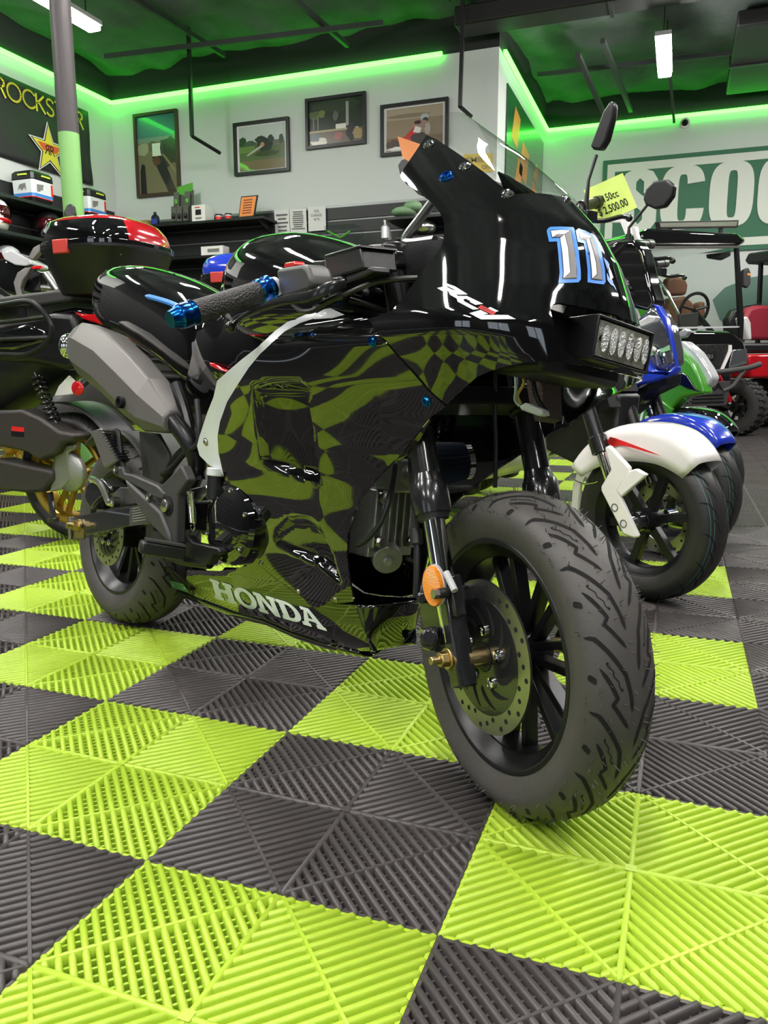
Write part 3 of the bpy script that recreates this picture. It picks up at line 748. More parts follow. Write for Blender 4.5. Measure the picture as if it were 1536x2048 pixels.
# light opening: recessed dark tub behind the hole
# -- windscreen
scr = [('uv', UP.hit(853, 272)[0], UP.hit(853, 272)[1])]+[(874, 281), (909, 304), (938, 324), (973, 350), (998, 371), (1015, 384), (1032, 390), (1052, 389), (1077, 388), (1102, 391), (1121, 395), ('uv', 0, .884), ('uv', 0, .96), ('uv', 0, 1.036), ('uv', .07, 1.034), ('uv', .14, 1.028), ('uv', .20, 1.020), ('uv', .27, 1.006), ('uv', .34, .992)]
def S_scr(u, v): p = S_up(u, v); return p+A3(.002, 0, .004)
SCR = Surf(S_scr, 0, 1, .80, 1.06, 60, 60)
panel(SCR, outline(UP, scr), (), 'windscreen', 'screen', bike, (.02, .012), both=True, thick=0)
# -- side panels
side_px = [(735, 638), (758, 670), (790, 707), (821, 741), (856, 781), (891, 814), (861, 834), (835, 867), (806, 903), (780, 929), (751, 961), (721, 1000), (705, 1033), (695, 1066), (694, 1114), (700, 1163), (707, 1203), (676, 1208), (642, 1205), (611, 1198), (590, 1184), (546, 1153), (505, 1118), (510, 1106), (513, 1078), (508, 1054), (498, 1031), (481, 1010), (464, 993), (448, 955), (437, 905), (435, 872), (440, 843), (454, 804), (474, 771), (497, 736), (520, 708), (550, 680), (569, 663), (600, 646), (640, 633), (690, 628)]
so_ = outline(SIDE, side_px)
sideR = panel(SIDE, so_, (), 'side_fairing', 'gloss', bike, (.006, .006))
panel(SIDE, so_, (), 'side_fairing', 'gloss', bike, (.012, .012), mirror=True)
# -- white rear band
band_px = [(690, 630), (640, 634), (600, 647), (569, 664), (550, 681), (520, 709), (497, 737), (474, 772), (454, 805), (440, 844), (435, 873), (437, 906), (448, 953), (440, 941), (419, 931), (399, 911), (394, 892), (399, 872), (415, 824), (427, 794), (434, 762), (454, 744), (482, 720), (517, 693), (550, 662), (575, 644), (620, 625), (660, 616)]
BAND = Surf(lambda u, v: A3(u, max(.004, sfun(u, min(v, .715), False)-.006), v), .10, 1.22, .13, .75, 120, 80)
bo_ = outline(BAND, band_px)
bandR = panel(BAND, bo_, (), 'rear_fairing_band', 'white', bike, (.012, .012)); panel(BAND, bo_, (), 'rear_fairing_band', 'white', bike, (.012, .012), mirror=True)
# -- belly pan
belly_px = [(305, 1147), (317, 1133), (338, 1135), (372, 1161), (374, 1140), (437, 1143), (478, 1137), (498, 1123), (505, 1118), (546, 1154), (590, 1185), (611, 1199), (642, 1206), (676, 1209), (710, 1210), (722, 1245), (735, 1275), (752, 1302), (716, 1302), (643, 1285), (584, 1265), (526, 1240), (467, 1224), (408, 1211), (350, 1197), (334, 1181), (310, 1164)]
def S_bel(u, v): return A3(u, max(.004, sfun(u, v, False)-.002), v)
BEL = Surf(S_bel, .10, 1.15, .125, .40, 150, 60)
be_ = outline(BEL, belly_px)
belly = panel(BEL, be_, (), 'belly_pan', 'gloss', bike, (.012, .010))
beL = panel(BEL, be_, (), 'belly_pan', 'gloss', bike, (.012, .010), mirror=True)
# floor and scooped front of the belly pan
f_ = MB(BK); low = [p for p in [BEL.hit(x, y) for x, y in [(716, 1302), (643, 1285), (584, 1265), (526, 1240), (467, 1224), (408, 1211), (350, 1197)]]]
LP = [S_bel(*q) for q in low]
f_.loft([[p*A3(1, k, 1)+A3(0, 0, -.012*(1-k*k)) for k in np.linspace(-1, 1, 9)] for p in LP], False, False)
f_.build('belly_floor', 'gloss', belly, 180, solid=.003)
cr = [S_bel(*BEL.hit(x, y)) for x, y in [(710, 1210), (722, 1245), (735, 1275), (752, 1302)]]
nose = [bh(x, y, 0) for x, y in [(812, 1204), (800, 1238), (785, 1270), (768, 1299)]]
f_ = MB(BK); R = []
for c_, n_ in zip(smooth(cr, 4), smooth(nose, 4)):
    row = []
    for t in np.linspace(-1, 1, 25):
        k = abs(t); w_ = c_[1]*(k if k < 1 else 1); x = n_[0]+(c_[0]-n_[0])*k**2.2; z = n_[2]+(c_[2]-n_[2])*k**1.5
        row.append(A3(x, math.copysign(c_[1]*math.sin(k*PI/2)**.9, t), z))
    R.append(row)
f_.loft(R, False, False); f_.build('belly_scoop', 'gloss', belly, 180, solid=.003)
# strut tab along the front edge
tb = MB(BK); P = [bh(x, y, o) for x, y, o in [(860, 838, .128), (838, 868, .126), (812, 900, .124), (791, 920, .122)]]
tb.tube(P, [.004, .011, .011, .005], 10); tb.build('edge_flange', 'gloss', sideR)
# -- bolts
for x, y in ((858, 288), (930, 333), (1015, 388), (1133, 398)): bolt(UP, x, y, .0066, 'chrome', cowl)
for x, y in ((893, 352),): bolt(UP, x, y, .008, 'blueano', cowl)
for x, y in ((745, 683), (853, 803)): bolt(SIDE, x, y, .006, 'blueano', sideR)
for x, y in ((522, 1126), (597, 1183), (671, 1199)): bolt(SIDE, x, y, .0038, 'steel', sideR)
bolt(BAND, 412, 884, .006, 'steel', bandR)
# -- lettering
def quad(q):
    a, b, c, d = [np.array(p, float) for p in q]      # top-left, top-right, bottom-right, bottom-left
    return lambda x, y: tuple((a*(1-x)+b*x)*(y)+(d*(1-x)+c*x)*(1-y))
def serif_word(q):
    f = quad(q); out = []
    def bx(x0, y0, x1, y1): out.append(([f(x0, y0), f(x1, y0), f(x1, y1), f(x0, y1)], 0))
    def pg(pts): out.append(([f(*p) for p in pts], 0))
    sy = .17
    def H(x, w):
        pg([(x, 0), (x+.44*w, 0), (x+.44*w, sy), (x+.36*w, sy), (x+.36*w, .41), (x+.64*w, .41), (x+.64*w, sy), (x+.56*w, sy), (x+.56*w, 0), (x+w, 0), (x+w, sy), (x+.92*w, sy), (x+.92*w, 1-sy), (x+w, 1-sy), (x+w, 1), (x+.56*w, 1), (x+.56*w, 1-sy), (x+.64*w, 1-sy), (x+.64*w, .60), (x+.36*w, .60), (x+.36*w, 1-sy), (x+.44*w, 1-sy), (x+.44*w, 1), (x, 1), (x, 1-sy), (x+.08*w, 1-sy), (x+.08*w, sy), (x, sy)])
    def ring(cx, rx, ix, a0, a1, ry=.52, iy=.33):
        for k in range(16):
            t0 = a0+(a1-a0)*k/16; t1 = a0+(a1-a0)*(k+1)/16
            pg([(cx+rx*math.cos(t0), .5+ry*math.sin(t0)), (cx+rx*math.cos(t1), .5+ry*math.sin(t1)), (cx+ix*math.cos(t1), .5+iy*math.sin(t1)), (cx+ix*math.cos(t0), .5+iy*math.sin(t0))])
    H(0, .205)
    ring(.305, .098, .050, 0, 2*PI)
    x, w = .400, .205
    pg([(x, 0), (x+.40*w, 0), (x+.40*w, sy), (x+.31*w, sy), (x+.31*w, .68), (x+.68*w, 0), (x+.92*w, 0), (x+.92*w, 1-sy), (x+w, 1-sy), (x+w, 1), (x+.60*w, 1), (x+.60*w, 1-sy), (x+.70*w, 1-sy), (x+.70*w, .40), (x+.36*w, 1), (x, 1), (x, 1-sy), (x+.09*w, 1-sy), (x+.09*w, sy), (x, sy)])
    x = .612
    pg([(x, 0), (x+.09, 0), (x+.09, sy), (x+.070, sy), (x+.070, 1-sy), (x+.09, 1-sy), (x+.09, 1), (x, 1), (x, 1-sy), (x+.016, 1-sy), (x+.016, sy), (x, sy)])
    ring(x+.088, .102, .050, -PI/2, PI/2, .5, .33)
    x, w = .79, .21
    pg([(x, 0), (x+.36*w, 0), (x+.36*w, sy), (x+.30*w, sy), (x+.34*w, .30), (x+.64*w, .30), (x+.68*w, sy), (x+.60*w, sy), (x+.60*w, 0), (x+w, 0), (x+w, sy), (x+.94*w, sy), (x+.64*w, 1), (x+.22*w, 1), (x+.22*w, 1-sy), (x+.34*w, 1-sy), (x+.10*w, sy), (x, sy)])
    return out
hw = serif_word([(419, 1156), (634, 1222), (655, 1262), (430, 1196)])
# counter of the A stays open: its triangle is drawn back in black
f = quad([(419, 1156), (634, 1222), (655, 1262), (430, 1196)])
hw.append(([f(.79+.40*.21, .45), f(.79+.59*.21, .45), f(.79+.49*.21, .80)], 1))
decal(BEL, hw, 'maker_lettering', ['decalw', 'gloss'], belly)
def c1(L, x0, y0, k): return [(x0+x*k, y0+y*k) for x, y in L]
K1 = lambda L: c1(L, 860, 550, 190/1536)
rcv = [(K1([(118, 215), (260, 188), (355, 240), (440, 262), (300, 190), (258, 178), (262, 138), (410, 190), (612, 318), (470, 325), (425, 308), (455, 345), (600, 345), (860, 470), (740, 490), (645, 440), (660, 430), (585, 390), (545, 395), (555, 430), (790, 555), (700, 565), (450, 435), (435, 385), (330, 325), (300, 265), (260, 262), (262, 295)]), 0),
       (K1([(640, 622), (820, 572), (940, 630), (855, 650), (1260, 652), (1390, 715), (830, 720)]), 0),
       (K1([(940, 540), (980, 525), (1112, 590), (1060, 600)]), 0),
       (K1([(775, 535), (830, 492), (1070, 605), (1030, 648), (990, 640)]), 1)]
decal(UP, rcv, 'model_lettering', ['decalw', 'decalr'], cowl)
mq = quad([K1([(835, 500)])[0], K1([(1062, 606)])[0], K1([(1022, 640)])[0], K1([(790, 535)])[0]])
K2 = lambda L: c1(L, 1080, 440, 180/1536)
num = [(K2([(125, 160), (170, 125), (350, 120), (560, 130), (580, 160), (650, 500), (690, 880), (690, 1020), (650, 1070), (310, 1085), (330, 900), (310, 600), (285, 375), (150, 380), (112, 200)]), 0),
       (K2([(600, 185), (650, 155), (760, 185), (900, 265), (940, 320), (1040, 560), (1100, 850), (1112, 1060), (1080, 1105), (805, 1070), (805, 850), (770, 550), (740, 405), (640, 380)]), 0),
       (K2([(165, 195), (190, 178), (350, 170), (520, 185), (600, 600), (625, 880), (620, 1010), (372, 1020), (385, 900), (365, 600), (335, 310), (195, 318)]), 1),
       (K2([(640, 215), (690, 205), (885, 290), (990, 600), (1050, 860), (1060, 1040), (860, 1020), (860, 850), (830, 560), (775, 355), (680, 330)]), 1),
       (K2([(180, 195), (350, 180), (505, 190), (412, 250), (285, 250), (215, 300), (205, 300)]), 2), (K2([(340, 315), (412, 255), (470, 480), (505, 880), (500, 905), (395, 1000), (400, 880), (380, 600)]), 2),
       (K2([(515, 195), (570, 480), (610, 700), (615, 990), (405, 1002), (500, 915), (512, 880), (480, 480), (420, 255)]), 3), (K2([(222, 298), (290, 255), (400, 255), (335, 300)]), 3),
       (K2([(650, 220), (690, 212), (875, 295), (830, 312), (730, 295), (690, 325)]), 2), (K2([(785, 345), (830, 318), (900, 560), (945, 740), (960, 930), (880, 1005), (875, 850), (840, 560)]), 2),
       (K2([(880, 305), (980, 600), (1040, 850), (1050, 1025), (890, 1008), (970, 940), (955, 740), (910, 560), (840, 318)]), 3), (K2([(690, 328), (735, 300), (820, 315), (780, 345)]), 3)]
# third digit wraps round the nose
num += [(K2([(1070, 640), (1150, 720), (1260, 900), (1290, 1040), (1200, 1040), (1160, 900)]), 0), (K2([(1130, 900), (1180, 1000), (1330, 1100), (1350, 1180), (1200, 1110), (1140, 1030)]), 0), (K2([(1150, 760), (1210, 900), (1240, 990), (1190, 1030), (1170, 900)]), 2)]
decal(UP, num, 'racing_number', ['decalb', 'decalk', 'decalw', 'decalg'], cowl)
sq = quad([(313, 1153), (367, 1167), (381, 1186), (328, 1170)])
decal(BEL, [([sq(0, 0), sq(1, 0), sq(1, 1), sq(0, 1)], 0)], 'dealer_sticker', [mat('sticker_green', (.05, .16, .08), .35)], belly)
V_, F_ = text_polys('SCOOTERS', 1, .02); lo, hi = V_.min(0), V_.max(0); mb = MB()
P = []
for v in V_:
    p = sq(.05+.9*(v[0]-lo[0])/(hi[0]-lo[0]), .38+.5*(v[1]-lo[1])/(hi[1]-lo[1])); q = BEL.hit(*p); P.append(BK.w(S_bel(*q))+BEL.normal(*q)*.0016)
mb.add(P, F_); mb.build('dealer_lettering', 'decalw', belly)
V_, F_ = text_polys('MINI', 1, .02, .3); lo, hi = V_.min(0), V_.max(0); mb = MB(); P = []
for v in V_:
    p = mq(.04+.92*(v[0]-lo[0])/(hi[0]-lo[0]), .1+.8*(v[1]-lo[1])/(hi[1]-lo[1])); q = UP.hit(*p); P.append(BK.w(S_up(*q))+UP.normal(*q)*.0019)
mb.add(P, F_); mb.build('model_small_lettering', mat('decal_dark_red', (.25, .005, .005), .35), cowl)
# ================================================================== rest of the racer
# LED work lamp in the nose
LC = (bh(1192, 676, .058)+bh(1292, 708, -.058))/2+A3(.004, 0, .001)
lx = _vn(bh(1292, 708, -.058)-bh(1192, 676, .058)); fw_ = _vn(np.cross(A3(0, 0, 1), lx)); fw_ = fw_ if fw_[0] > 0 else -fw_; fw_ = _vn(fw_+A3(0, 0, -.05)); fw_ = _vn(fw_-lx*np.dot(fw_, lx)); lz = np.cross(lx, fw_); lz = lz if lz[2] > 0 else -lz
wd = np.linalg.norm(bh(1292, 708, -.058)-bh(1192, 676, .058))
l = MB(BK); hgt = .050
ring = lambda d, k, kz: [LC+fw_*d+lx*(sx*(wd/2+.006)*k)+lz*(sz*(hgt/2+.004)*kz) for sx, sz in ((-1, -1), (1, -1), (1, 1), (-1, 1))]
l.loft([ring(-.075, .72, .55), ring(-.055, .93, .9), ring(-.012, 1, 1), ring(.0, 1, 1), ring(.0, .95, .88), ring(-.006, .94, .87)])
led = l.build('led_work_lamp', 'satin', bike, bevel=.004)
l = MB(BK); l.box(LC+fw_*(-.004), (wd*.97, .002, hgt*.92), (lx, fw_, lz)); l.build('lamp_lens', mat('led_reflector', (.46, .45, .39), .28, .8, bump=.9, bscale=500), led)
for k in range(6):
    c_ = LC+lx*(wd*(-.40+.16*k)); e = MB(BK); e.lathe([(-.003, .0), (-.003, .0085), (.001, .0085), (.0016, .006), (.0016, 0)], c_, fw_, 18); 
    e.add([c_+fw_*.002+lx*.0078*math.cos(a)*s2+lz*.0175*math.sin(a) for a in np.linspace(0, 2*PI, 18, endpoint=False) for s2 in (1,)], [tuple(range(18))], 1)
    e.build('led_cup', ['chrome', mat('led_cup_mirror', (.75, .75, .75), .18, 1., bump=.8, bscale=300)], led)
tub = MB(BK); tub.box((1.215, 0, .665), (.09, .20, .085)); tub.build('lamp_bracket', 'blackp', bike, bevel=.01)
# inner dash and screen stay
s = MB(BK); s.tpx([(868, 400, .06), (838, 440, .06), (812, 475, .06), (818, 486, .06), (870, 480, .06)], .0075); s.build('screen_stay', mat('grey_tube', (.2, .2, .2), .3, .8), bike)
s = MB(BK); s.loft([[A3(1.02+.10*math.cos(a), .11*math.sin(a)*k, z) for a in np.linspace(0, 2*PI, 24, endpoint=False)] for k, z in ((.9, .76), (1, .80), (1, .815), (.6, .82))]); s.build('instrument_dash', 'blackp', bike)
s = MB(BK); s.slab([(716, 500), (735, 488), (760, 486), (800, 490), (880, 470), (886, 500), (860, 515), (800, 520), (735, 520)], .02, .05); s.build('upper_yoke_cover', 'satin', bike, bevel=.006)
s = MB(BK); s.slab([(800, 352), (795, 330), (803, 318), (822, 313), (835, 320), (820, 360), (850, 395), (835, 388)], -.115, .006); s.build('left_mirror_stub', 'blackp', bike, bevel=.002)
# tank
def oval_loft(mb, st, n=28, e=2.4, mi=0):
    R = []
    for s_, ht, hb_, w_ in st:
        c = (ht+hb_)/2; hh = (ht-hb_)/2
        R.append([A3(s_, w_*math.copysign(abs(math.cos(a))**(2/e), math.cos(a)), c+hh*math.copysign(abs(math.sin(a))**(2/e), math.sin(a))) for a in np.linspace(0, 2*PI, n, endpoint=False)])
    return mb.loft(R, mi=mi)
def dense(st, k=5): return [tuple(p) for p in smooth(st, k)]
t = MB(BK); oval_loft(t, dense([(.415, .82, .73, .02), (.425, .850, .71, .05), (.445, .875, .69, .078), (.475, .892, .675, .098), (.52, .902, .665, .116), (.58, .903, .66, .128), (.66, .894, .66, .130), (.74, .873, .66, .122), (.82, .842, .67, .11), (.90, .80, .68, .095), (.96, .76, .69, .07)]))
tank = t.build('fuel_tank', 'gloss', bike, 60)
k_ = MB(BK); P = [(478, 600), (465, 582), (470, 555), (478, 536), (492, 512), (511, 496), (530, 496), (545, 510), (556, 535), (560, 570), (555, 605), (520, 622)]
k_.slab([(x+10, y) for x, y in P], .108, .012); k_.build('knee_pad', mat('reflective_black', (.03, .03, .03), .05, .6, 1.0, bump=.3, bscale=10), tank, bevel=.004)
# seat hump
st = MB(BK); oval_loft(st, dense([(-.195, .850, .800, .03), (-.188, .868, .780, .055), (-.17, .888, .76, .075), (-.13, .904, .742, .090), (-.07, .906, .722, .10), (.02, .896, .700, .106), (.1, .880, .675, .108), (.2, .852, .64, .105), (.29, .818, .60, .095), (.35, .785, .59, .08), (.38, .76, .60, .05)]), e=2.6)
seat = st.build('seat_hump', 'gloss', bike, 60)
r_ = MB(BK); P = [bh(x, y, .105) for x, y in [(292, 592), (315, 598), (340, 606), (367, 618)]]
r_.tube(smooth(P, 3), [.003]+[.006]*8+[.004], 8); r_.build('seat_stripe', 'decalb', seat)
r_ = MB(BK); R = []
for q, w_ in ((bh(292, 560, .06), .5), (bh(345, 580, .07), 1), (bh(392, 600, .075), .9)): pass
n_ = MB(BK); n_.slab([(204, 575), (214, 558), (228, 556), (232, 575), (220, 592), (207, 596)], .07, .004); n_.build('tail_badge', 'decalw', seat)
S_cov = lambda u, v: A3(u, .115-1.1*(u-.46)**2-2.2*(v-.70)**2+.004*math.sin(40*u+22*v), v)
COV = Surf(S_cov, .25, .75, .52, .82, 50, 40)
sc = panel(COV, outline(COV, [(394, 664), (440, 638), (500, 640), (556, 650), (545, 680), (482, 722), (450, 750), (432, 790), (400, 800), (384, 790), (369, 776)]), (), 'side_cover', 'gloss', bike, (.012, .012))
panel(COV, outline(COV, [(394, 664), (440, 638), (500, 640), (556, 650), (545, 680), (482, 722), (450, 750), (432, 790), (400, 800), (384, 790), (369, 776)]), (), 'side_cover', 'gloss', bike, (.02, .02), mirror=True)
sc_ = MB(BK); sc_.slab([(416, 724), (424, 726), (448, 738), (450, 744), (440, 742), (420, 733)], .118, .012); sc_.build('turn_signal', 'redlens', sc, bevel=.003)
# silencer
def hexring(c, w_, h_, t_=.35): return [A3(c[0], c[1]+w_*x, c[2]+h_*z) for x, z in ((-1, -.45), (-.55, -1), (.55, -1), (1, -.5), (1, .35), (.5, 1), (-.5, 1), (-1, .45))]
m_ = MB(BK); R = []
for x, y, hh, ww in ((160, 690, .040, .034), (180, 700, .062, .048), (228, 728, .068, .052), (276, 774, .066, .052), (314, 812, .056, .048), (346, 845, .022, .022)):
    R.append(hexring(bh(x, y, .135), ww, hh))
m_.loft(R); sil = m_.build('silencer', 'grey', bike, smooth_deg=14, bevel=.004, bseg=2)
m_ = MB(BK); q = bh(236, 804, .196); m_.lathe([(-.02, .013), (.0, .013), (.0, .008), (-.006, .007), (-.006, 0)], q, (0, 1, 0), 20); m_.build('silencer_bolt', 'satin', sil)
m_ = MB(BK); m_.ball(bh(137, 692, .14), (.02, .025, .032)); m_.build('silencer_tip', 'chrome', sil)
m_ = MB(BK); m_.tpx([(345, 840, .13), (375, 880, .12), (395, 930, .10), (380, 990, .08), (420, 1060, .05)], .019, 14); m_.build('exhaust_pipe', 'satin', bike)
m_ = MB(BK); m_.tpx([(352, 770, .10), (372, 830, .10), (385, 890, .10), (400, 960, .09)], .014, 10); m_.tpx([(330, 960, .09), (350, 920, .1), (375, 895, .1), (395, 880, .1)], .010, 10); m_.build('frame_tube', 'satin', bike)
m_ = MB(BK); m_.tpx([(394, 800, .115), (398, 850, .12), (395, 890, .12), (370, 905, .125), (345, 935, .125), (325, 948, .12)], .0065, 10); m_.build('corrugated_hose', 'hose', bike)
m_ = MB(BK); m_.box((.62, 0, .66), (.46, .14, .06)); m_.box((.55, 0, .40), (.20, .13, .20)); m_.build('main_frame', 'satin', bike, bevel=.02)
m_ = MB(BK); m_.box((.30, 0, .59), (.42, .09, .10)); m_.build('seat_frame', 'satin', bike, bevel=.02)
# rear wheel hugger, swingarm, brackets  (traced in the enlarged view of the rear wheel)
K3 = lambda L: c1(L, 130, 840, 250/1191)
m_ = MB(BK); hug = []
for a in np.linspace(math.radians(18), math.radians(125), 18): hug.append([A3(.258*math.cos(a), o, .2325+.258*math.sin(a)) for o in (-.085, -.06, .06, .085)])
m_.loft(hug, False, False); m_.build('rear_hugger', 'darkgrey', bike, solid=.004)
m_ = MB(BK); m_.slab(K3([(700, 105), (880, 130), (985, 320), (985, 480), (890, 620), (740, 590), (720, 330)]), .10, .01); hp = m_.build('hugger_side', 'darkgrey', bike, bevel=.003)
m_ = MB(BK); m_.slab(K3([(30, 940), (75, 925), (430, 845), (600, 822), (820, 795), (990, 760), (990, 980), (830, 990), (600, 1010), (180, 1100), (75, 1125), (30, 1135)]), .162, .028); swa = m_.build('swingarm', 'blackm', bike, bevel=.004)
m_ = MB(BK); m_.box((.22, -.13, .28), (.40, .028, .05)); m_.box((.42, 0, .33), (.05, .26, .06)); m_.build('swingarm_left', 'blackm', swa, bevel=.004)
m_ = MB(BK); m_.slab(K3([(615, 830), (790, 800), (805, 985), (612, 1012)]), .1635, .001); rp_ = m_.build('rating_plate', mat('plate_grey', (.05, .048, .046), .35), swa)
m_ = MB(BK)
for k_ in range(6): m_.slab(K3([(640, 842+k_*24), (770, 815+k_*26), (771, 822+k_*26), (640, 849+k_*24)]), .1642, .0004)
m_.build('plate_print', mat('plate_ink', (.25, .24, .22), .5), rp_)
m_ = MB(BK); m_.slab(K3([(20, 925), (46, 925), (46, 1140), (30, 1140)]), .172, .04); m_.build('chain_adjuster', 'steel', swa, bevel=.001)
m_ = MB(BK); q = bh(*K3([(140, 1005)])[0], .163); m_.cyl(q, q+A3(0, .006, 0), .016, n=20); m_.cyl(q+A3(0, .006, 0), q+A3(0, .018, 0), .0125, n=6); m_.cyl(q+A3(0, .018, 0), q+A3(0, .032, 0), .007, n=14); m_.slab(K3([(90, 1020), (178, 1040), (178, 1130), (80, 1130)]), .166, .004); m_.build('rear_axle_nut', 'zinc', swa)
m_ = MB(BK); m_.cyl((0, -.15, .2325), (0, .16, .2325), .012, n=16); m_.build('rear_axle', 'steel', swa)
m_ = MB(BK); m_.slab(K3([(240, 108), (335, 72), (505, 380), (445, 425), (370, 465)]), .175, .03); fp = m_.build('passenger_peg', 'grey', bike, bevel=.004)
for k in range(11):
    x, y = 345+k*14.5, 95+k*26; m_ = MB(BK); m_.slab(K3([(x-10, y), (x+22, y+4), (x+24, y+12), (x-4, y+14)]), .181, .030); m_.build('peg_tooth', 'blackp', fp)
m_ = MB(BK); K4 = lambda L, o: [(*K3([p])[0], o) for p in L]
m_.tpx(K4([(470, 400), (455, 250), (470, 120), (490, 105), (510, 130), (530, 300), (560, 480)], .165), .006); m_.build('luggage_hook', 'blackp', bike)
m_ = MB(BK); m_.slab(K3([(440, 465), (470, 438), (545, 445), (565, 505), (640, 520), (870, 620), (945, 700), (925, 760), (865, 745), (730, 665), (610, 600), (540, 565), (460, 525)]), .172, .022)
hg = m_.build('hanger_arm', 'darkgrey', bike, bevel=.004)
m_ = MB(BK); m_.slab(K3([(555, 560), (650, 640), (905, 880), (985, 1090), (1000, 1180), (960, 1150), (815, 1000), (700, 840), (610, 690)]), .176, .022); m_.build('hanger_brace', 'darkgrey', hg, bevel=.005)
m_ = MB(BK); m_.slab(K3([(900, 640), (1105, 425), (1170, 570), (1065, 715), (1060, 1180), (1000, 1185), (990, 1085), (905, 870), (945, 720)]), .168, .022); m_.build('footrest_plate', 'darkgrey', hg, bevel=.004)
m_ = MB(BK); q = bh(*K3([(1000, 818)])[0], .164); m_.lathe([(0, .020), (.006, .020), (.0062, .0)], q, (0, 1, 0), 24); m_.lathe([(.006, .013), (.014, .013), (.016, .010), (.016, 0)], q, (0, 1, 0), 20, 1); m_.build('pivot_bolt', ['groove', 'steel'], hg)
for x, y in ((492, 472), (806, 738)):
    q = bh(*K3([(x, y)])[0], .172); m_ = MB(BK); m_.lathe([(0, .009), (.005, .009), (.0055, .004), (.003, 0)], q, (0, 1, 0), 16); m_.build('hanger_bolt', 'steel', hg)
m_ = MB(BK); q = bh(*K3([(470, 780)])[0], .15); m_.lathe([(-.01, .012), (.006, .012), (.007, .005), (.004, 0)], q, (0, 1, 0), 16); m_.build('torque_arm_bolt', 'steel', swa)
m_ = MB(BK); m_.slab(K3([(455, 700), (520, 640), (600, 640), (690, 800), (540, 820), (450, 850)]), .13, .012); m_.build('torque_arm', 'darkgrey', swa, bevel=.003)
m_ = MB(BK); m_.slab(K3([(195, 640), (240, 570), (340, 555), (440, 640), (440, 690), (380, 720), (310, 770), (240, 860), (205, 800), (180, 740)]), .125, .05); rcal = m_.build('rear_caliper', 'blackm', bike, bevel=.006)
m_ = MB(BK); m_.tpx(K4([(250, 560), (330, 600), (380, 690), (420, 790), (460, 790)], .135), .008); m_.cyl(bh(*K3([(255, 600)])[0], .126), bh(*K3([(255, 545)])[0], .126), .007); m_.build('caliper_banjo', 'steel', rcal)
# rider peg
m_ = MB(BK); P0 = bh(367, 1106, .165); P1 = bh(279, 1092, .245); d_ = _vn(P1-P0); L_ = np.linalg.norm(P1-P0); Y = _vn(np.cross((0, 0, 1), d_)); Z = np.cross(d_, Y)
m_.loft([[P0+d_*t*L_+Y*.017*sx*k+Z*.013*sz*k for sx, sz in ((-1, -.8), (-.7, -1), (.7, -1), (1, -.8), (1, .6), (.75, 1), (-.75, 1), (-1, .6))] for t, k in ((0, 1.0), (.85, 1.05), (.96, .95), (1.0, .7))])
peg = m_.build('rider_peg', 'blackp', bike, bevel=.002)
for k in range(14):
    c_ = P0+d_*L_*(.05+.062*k)+Z*.0150; m_ = MB(BK); m_.bar(c_-Y*.017, c_+Y*.017, .0035, .006, d_); m_.build('peg_rib', 'darkgrey', peg)
m_ = MB(BK); m_.slab([(358, 1080), (372, 1070), (386, 1085), (436, 1096), (440, 1106), (424, 1112), (418, 1130), (402, 1130), (372, 1116), (362, 1102)], .15, .02); m_.build('peg_mount', 'satin', bike, bevel=.003)
m_ = MB(BK); m_.tpx([(330, 1105, .15), (360, 1120, .15), (420, 1128, .14)], .010); m_.build('brake_pedal', 'satin', bike)
# engine
m_ = MB(BK); q = bh(462, 1048, .115)
m_.lathe([(-.06, .080), (.0, .080), (.010, .074), (.014, .060), (.016, .050), (.018, .0)], q, (0, 1, 0), 40); cc = m_.build('clutch_cover', 'gloss', bike, 30)
for k in range(6):
    a = k*PI/3+.4; c_ = q+A3(.066*math.cos(a), .010, .066*math.sin(a)); m_ = MB(BK); m_.lathe([(0, .005), (.004, .005), (.005, .002), (.003, 0)], c_, (0, 1, 0), 12); m_.build('cover_bolt', 'steel', cc)
m_ = MB(BK); m_.box((.60, 0, .33), (.26, .17, .17)); m_.build('crankcase', 'satin', bike, bevel=.03)
m_ = MB(BK); q = bh(432, 948, .12); m_.cyl(q+A3(0, 0, -.004), q+A3(0, 0, .012), .018, n=20); m_.cyl(q+A3(0, 0, -.05), q, .016, n=16, mi=1); m_.build('brake_fluid_bottle', ['white', 'blackp'], bike, bevel=.002)
m_ = MB(BK); m_.slab([(370, 985), (376, 978), (412, 970), (418, 985), (400, 1000), (374, 1002)], .135, .02); m_.build('brake_light_switch', 'steel', bike, bevel=.003)
sp = MB(BK); A0 = bh(380, 982, .15); A1 = bh(386, 1046, .15); n_ = 26*8
sp.tube([A0+(A1-A0)*k/n_+A3(.0062*math.cos(k*PI/4), .0062*math.sin(k*PI/4), 0) for k in range(n_+1)], .0016, 5); sp.tube([A1+A3(.007*math.sin(a), 0, -.008+.007*math.cos(a)) for a in np.linspace(0, 5.5, 14)], .0016, 5); sp.build('return_spring', 'chrome', bike)
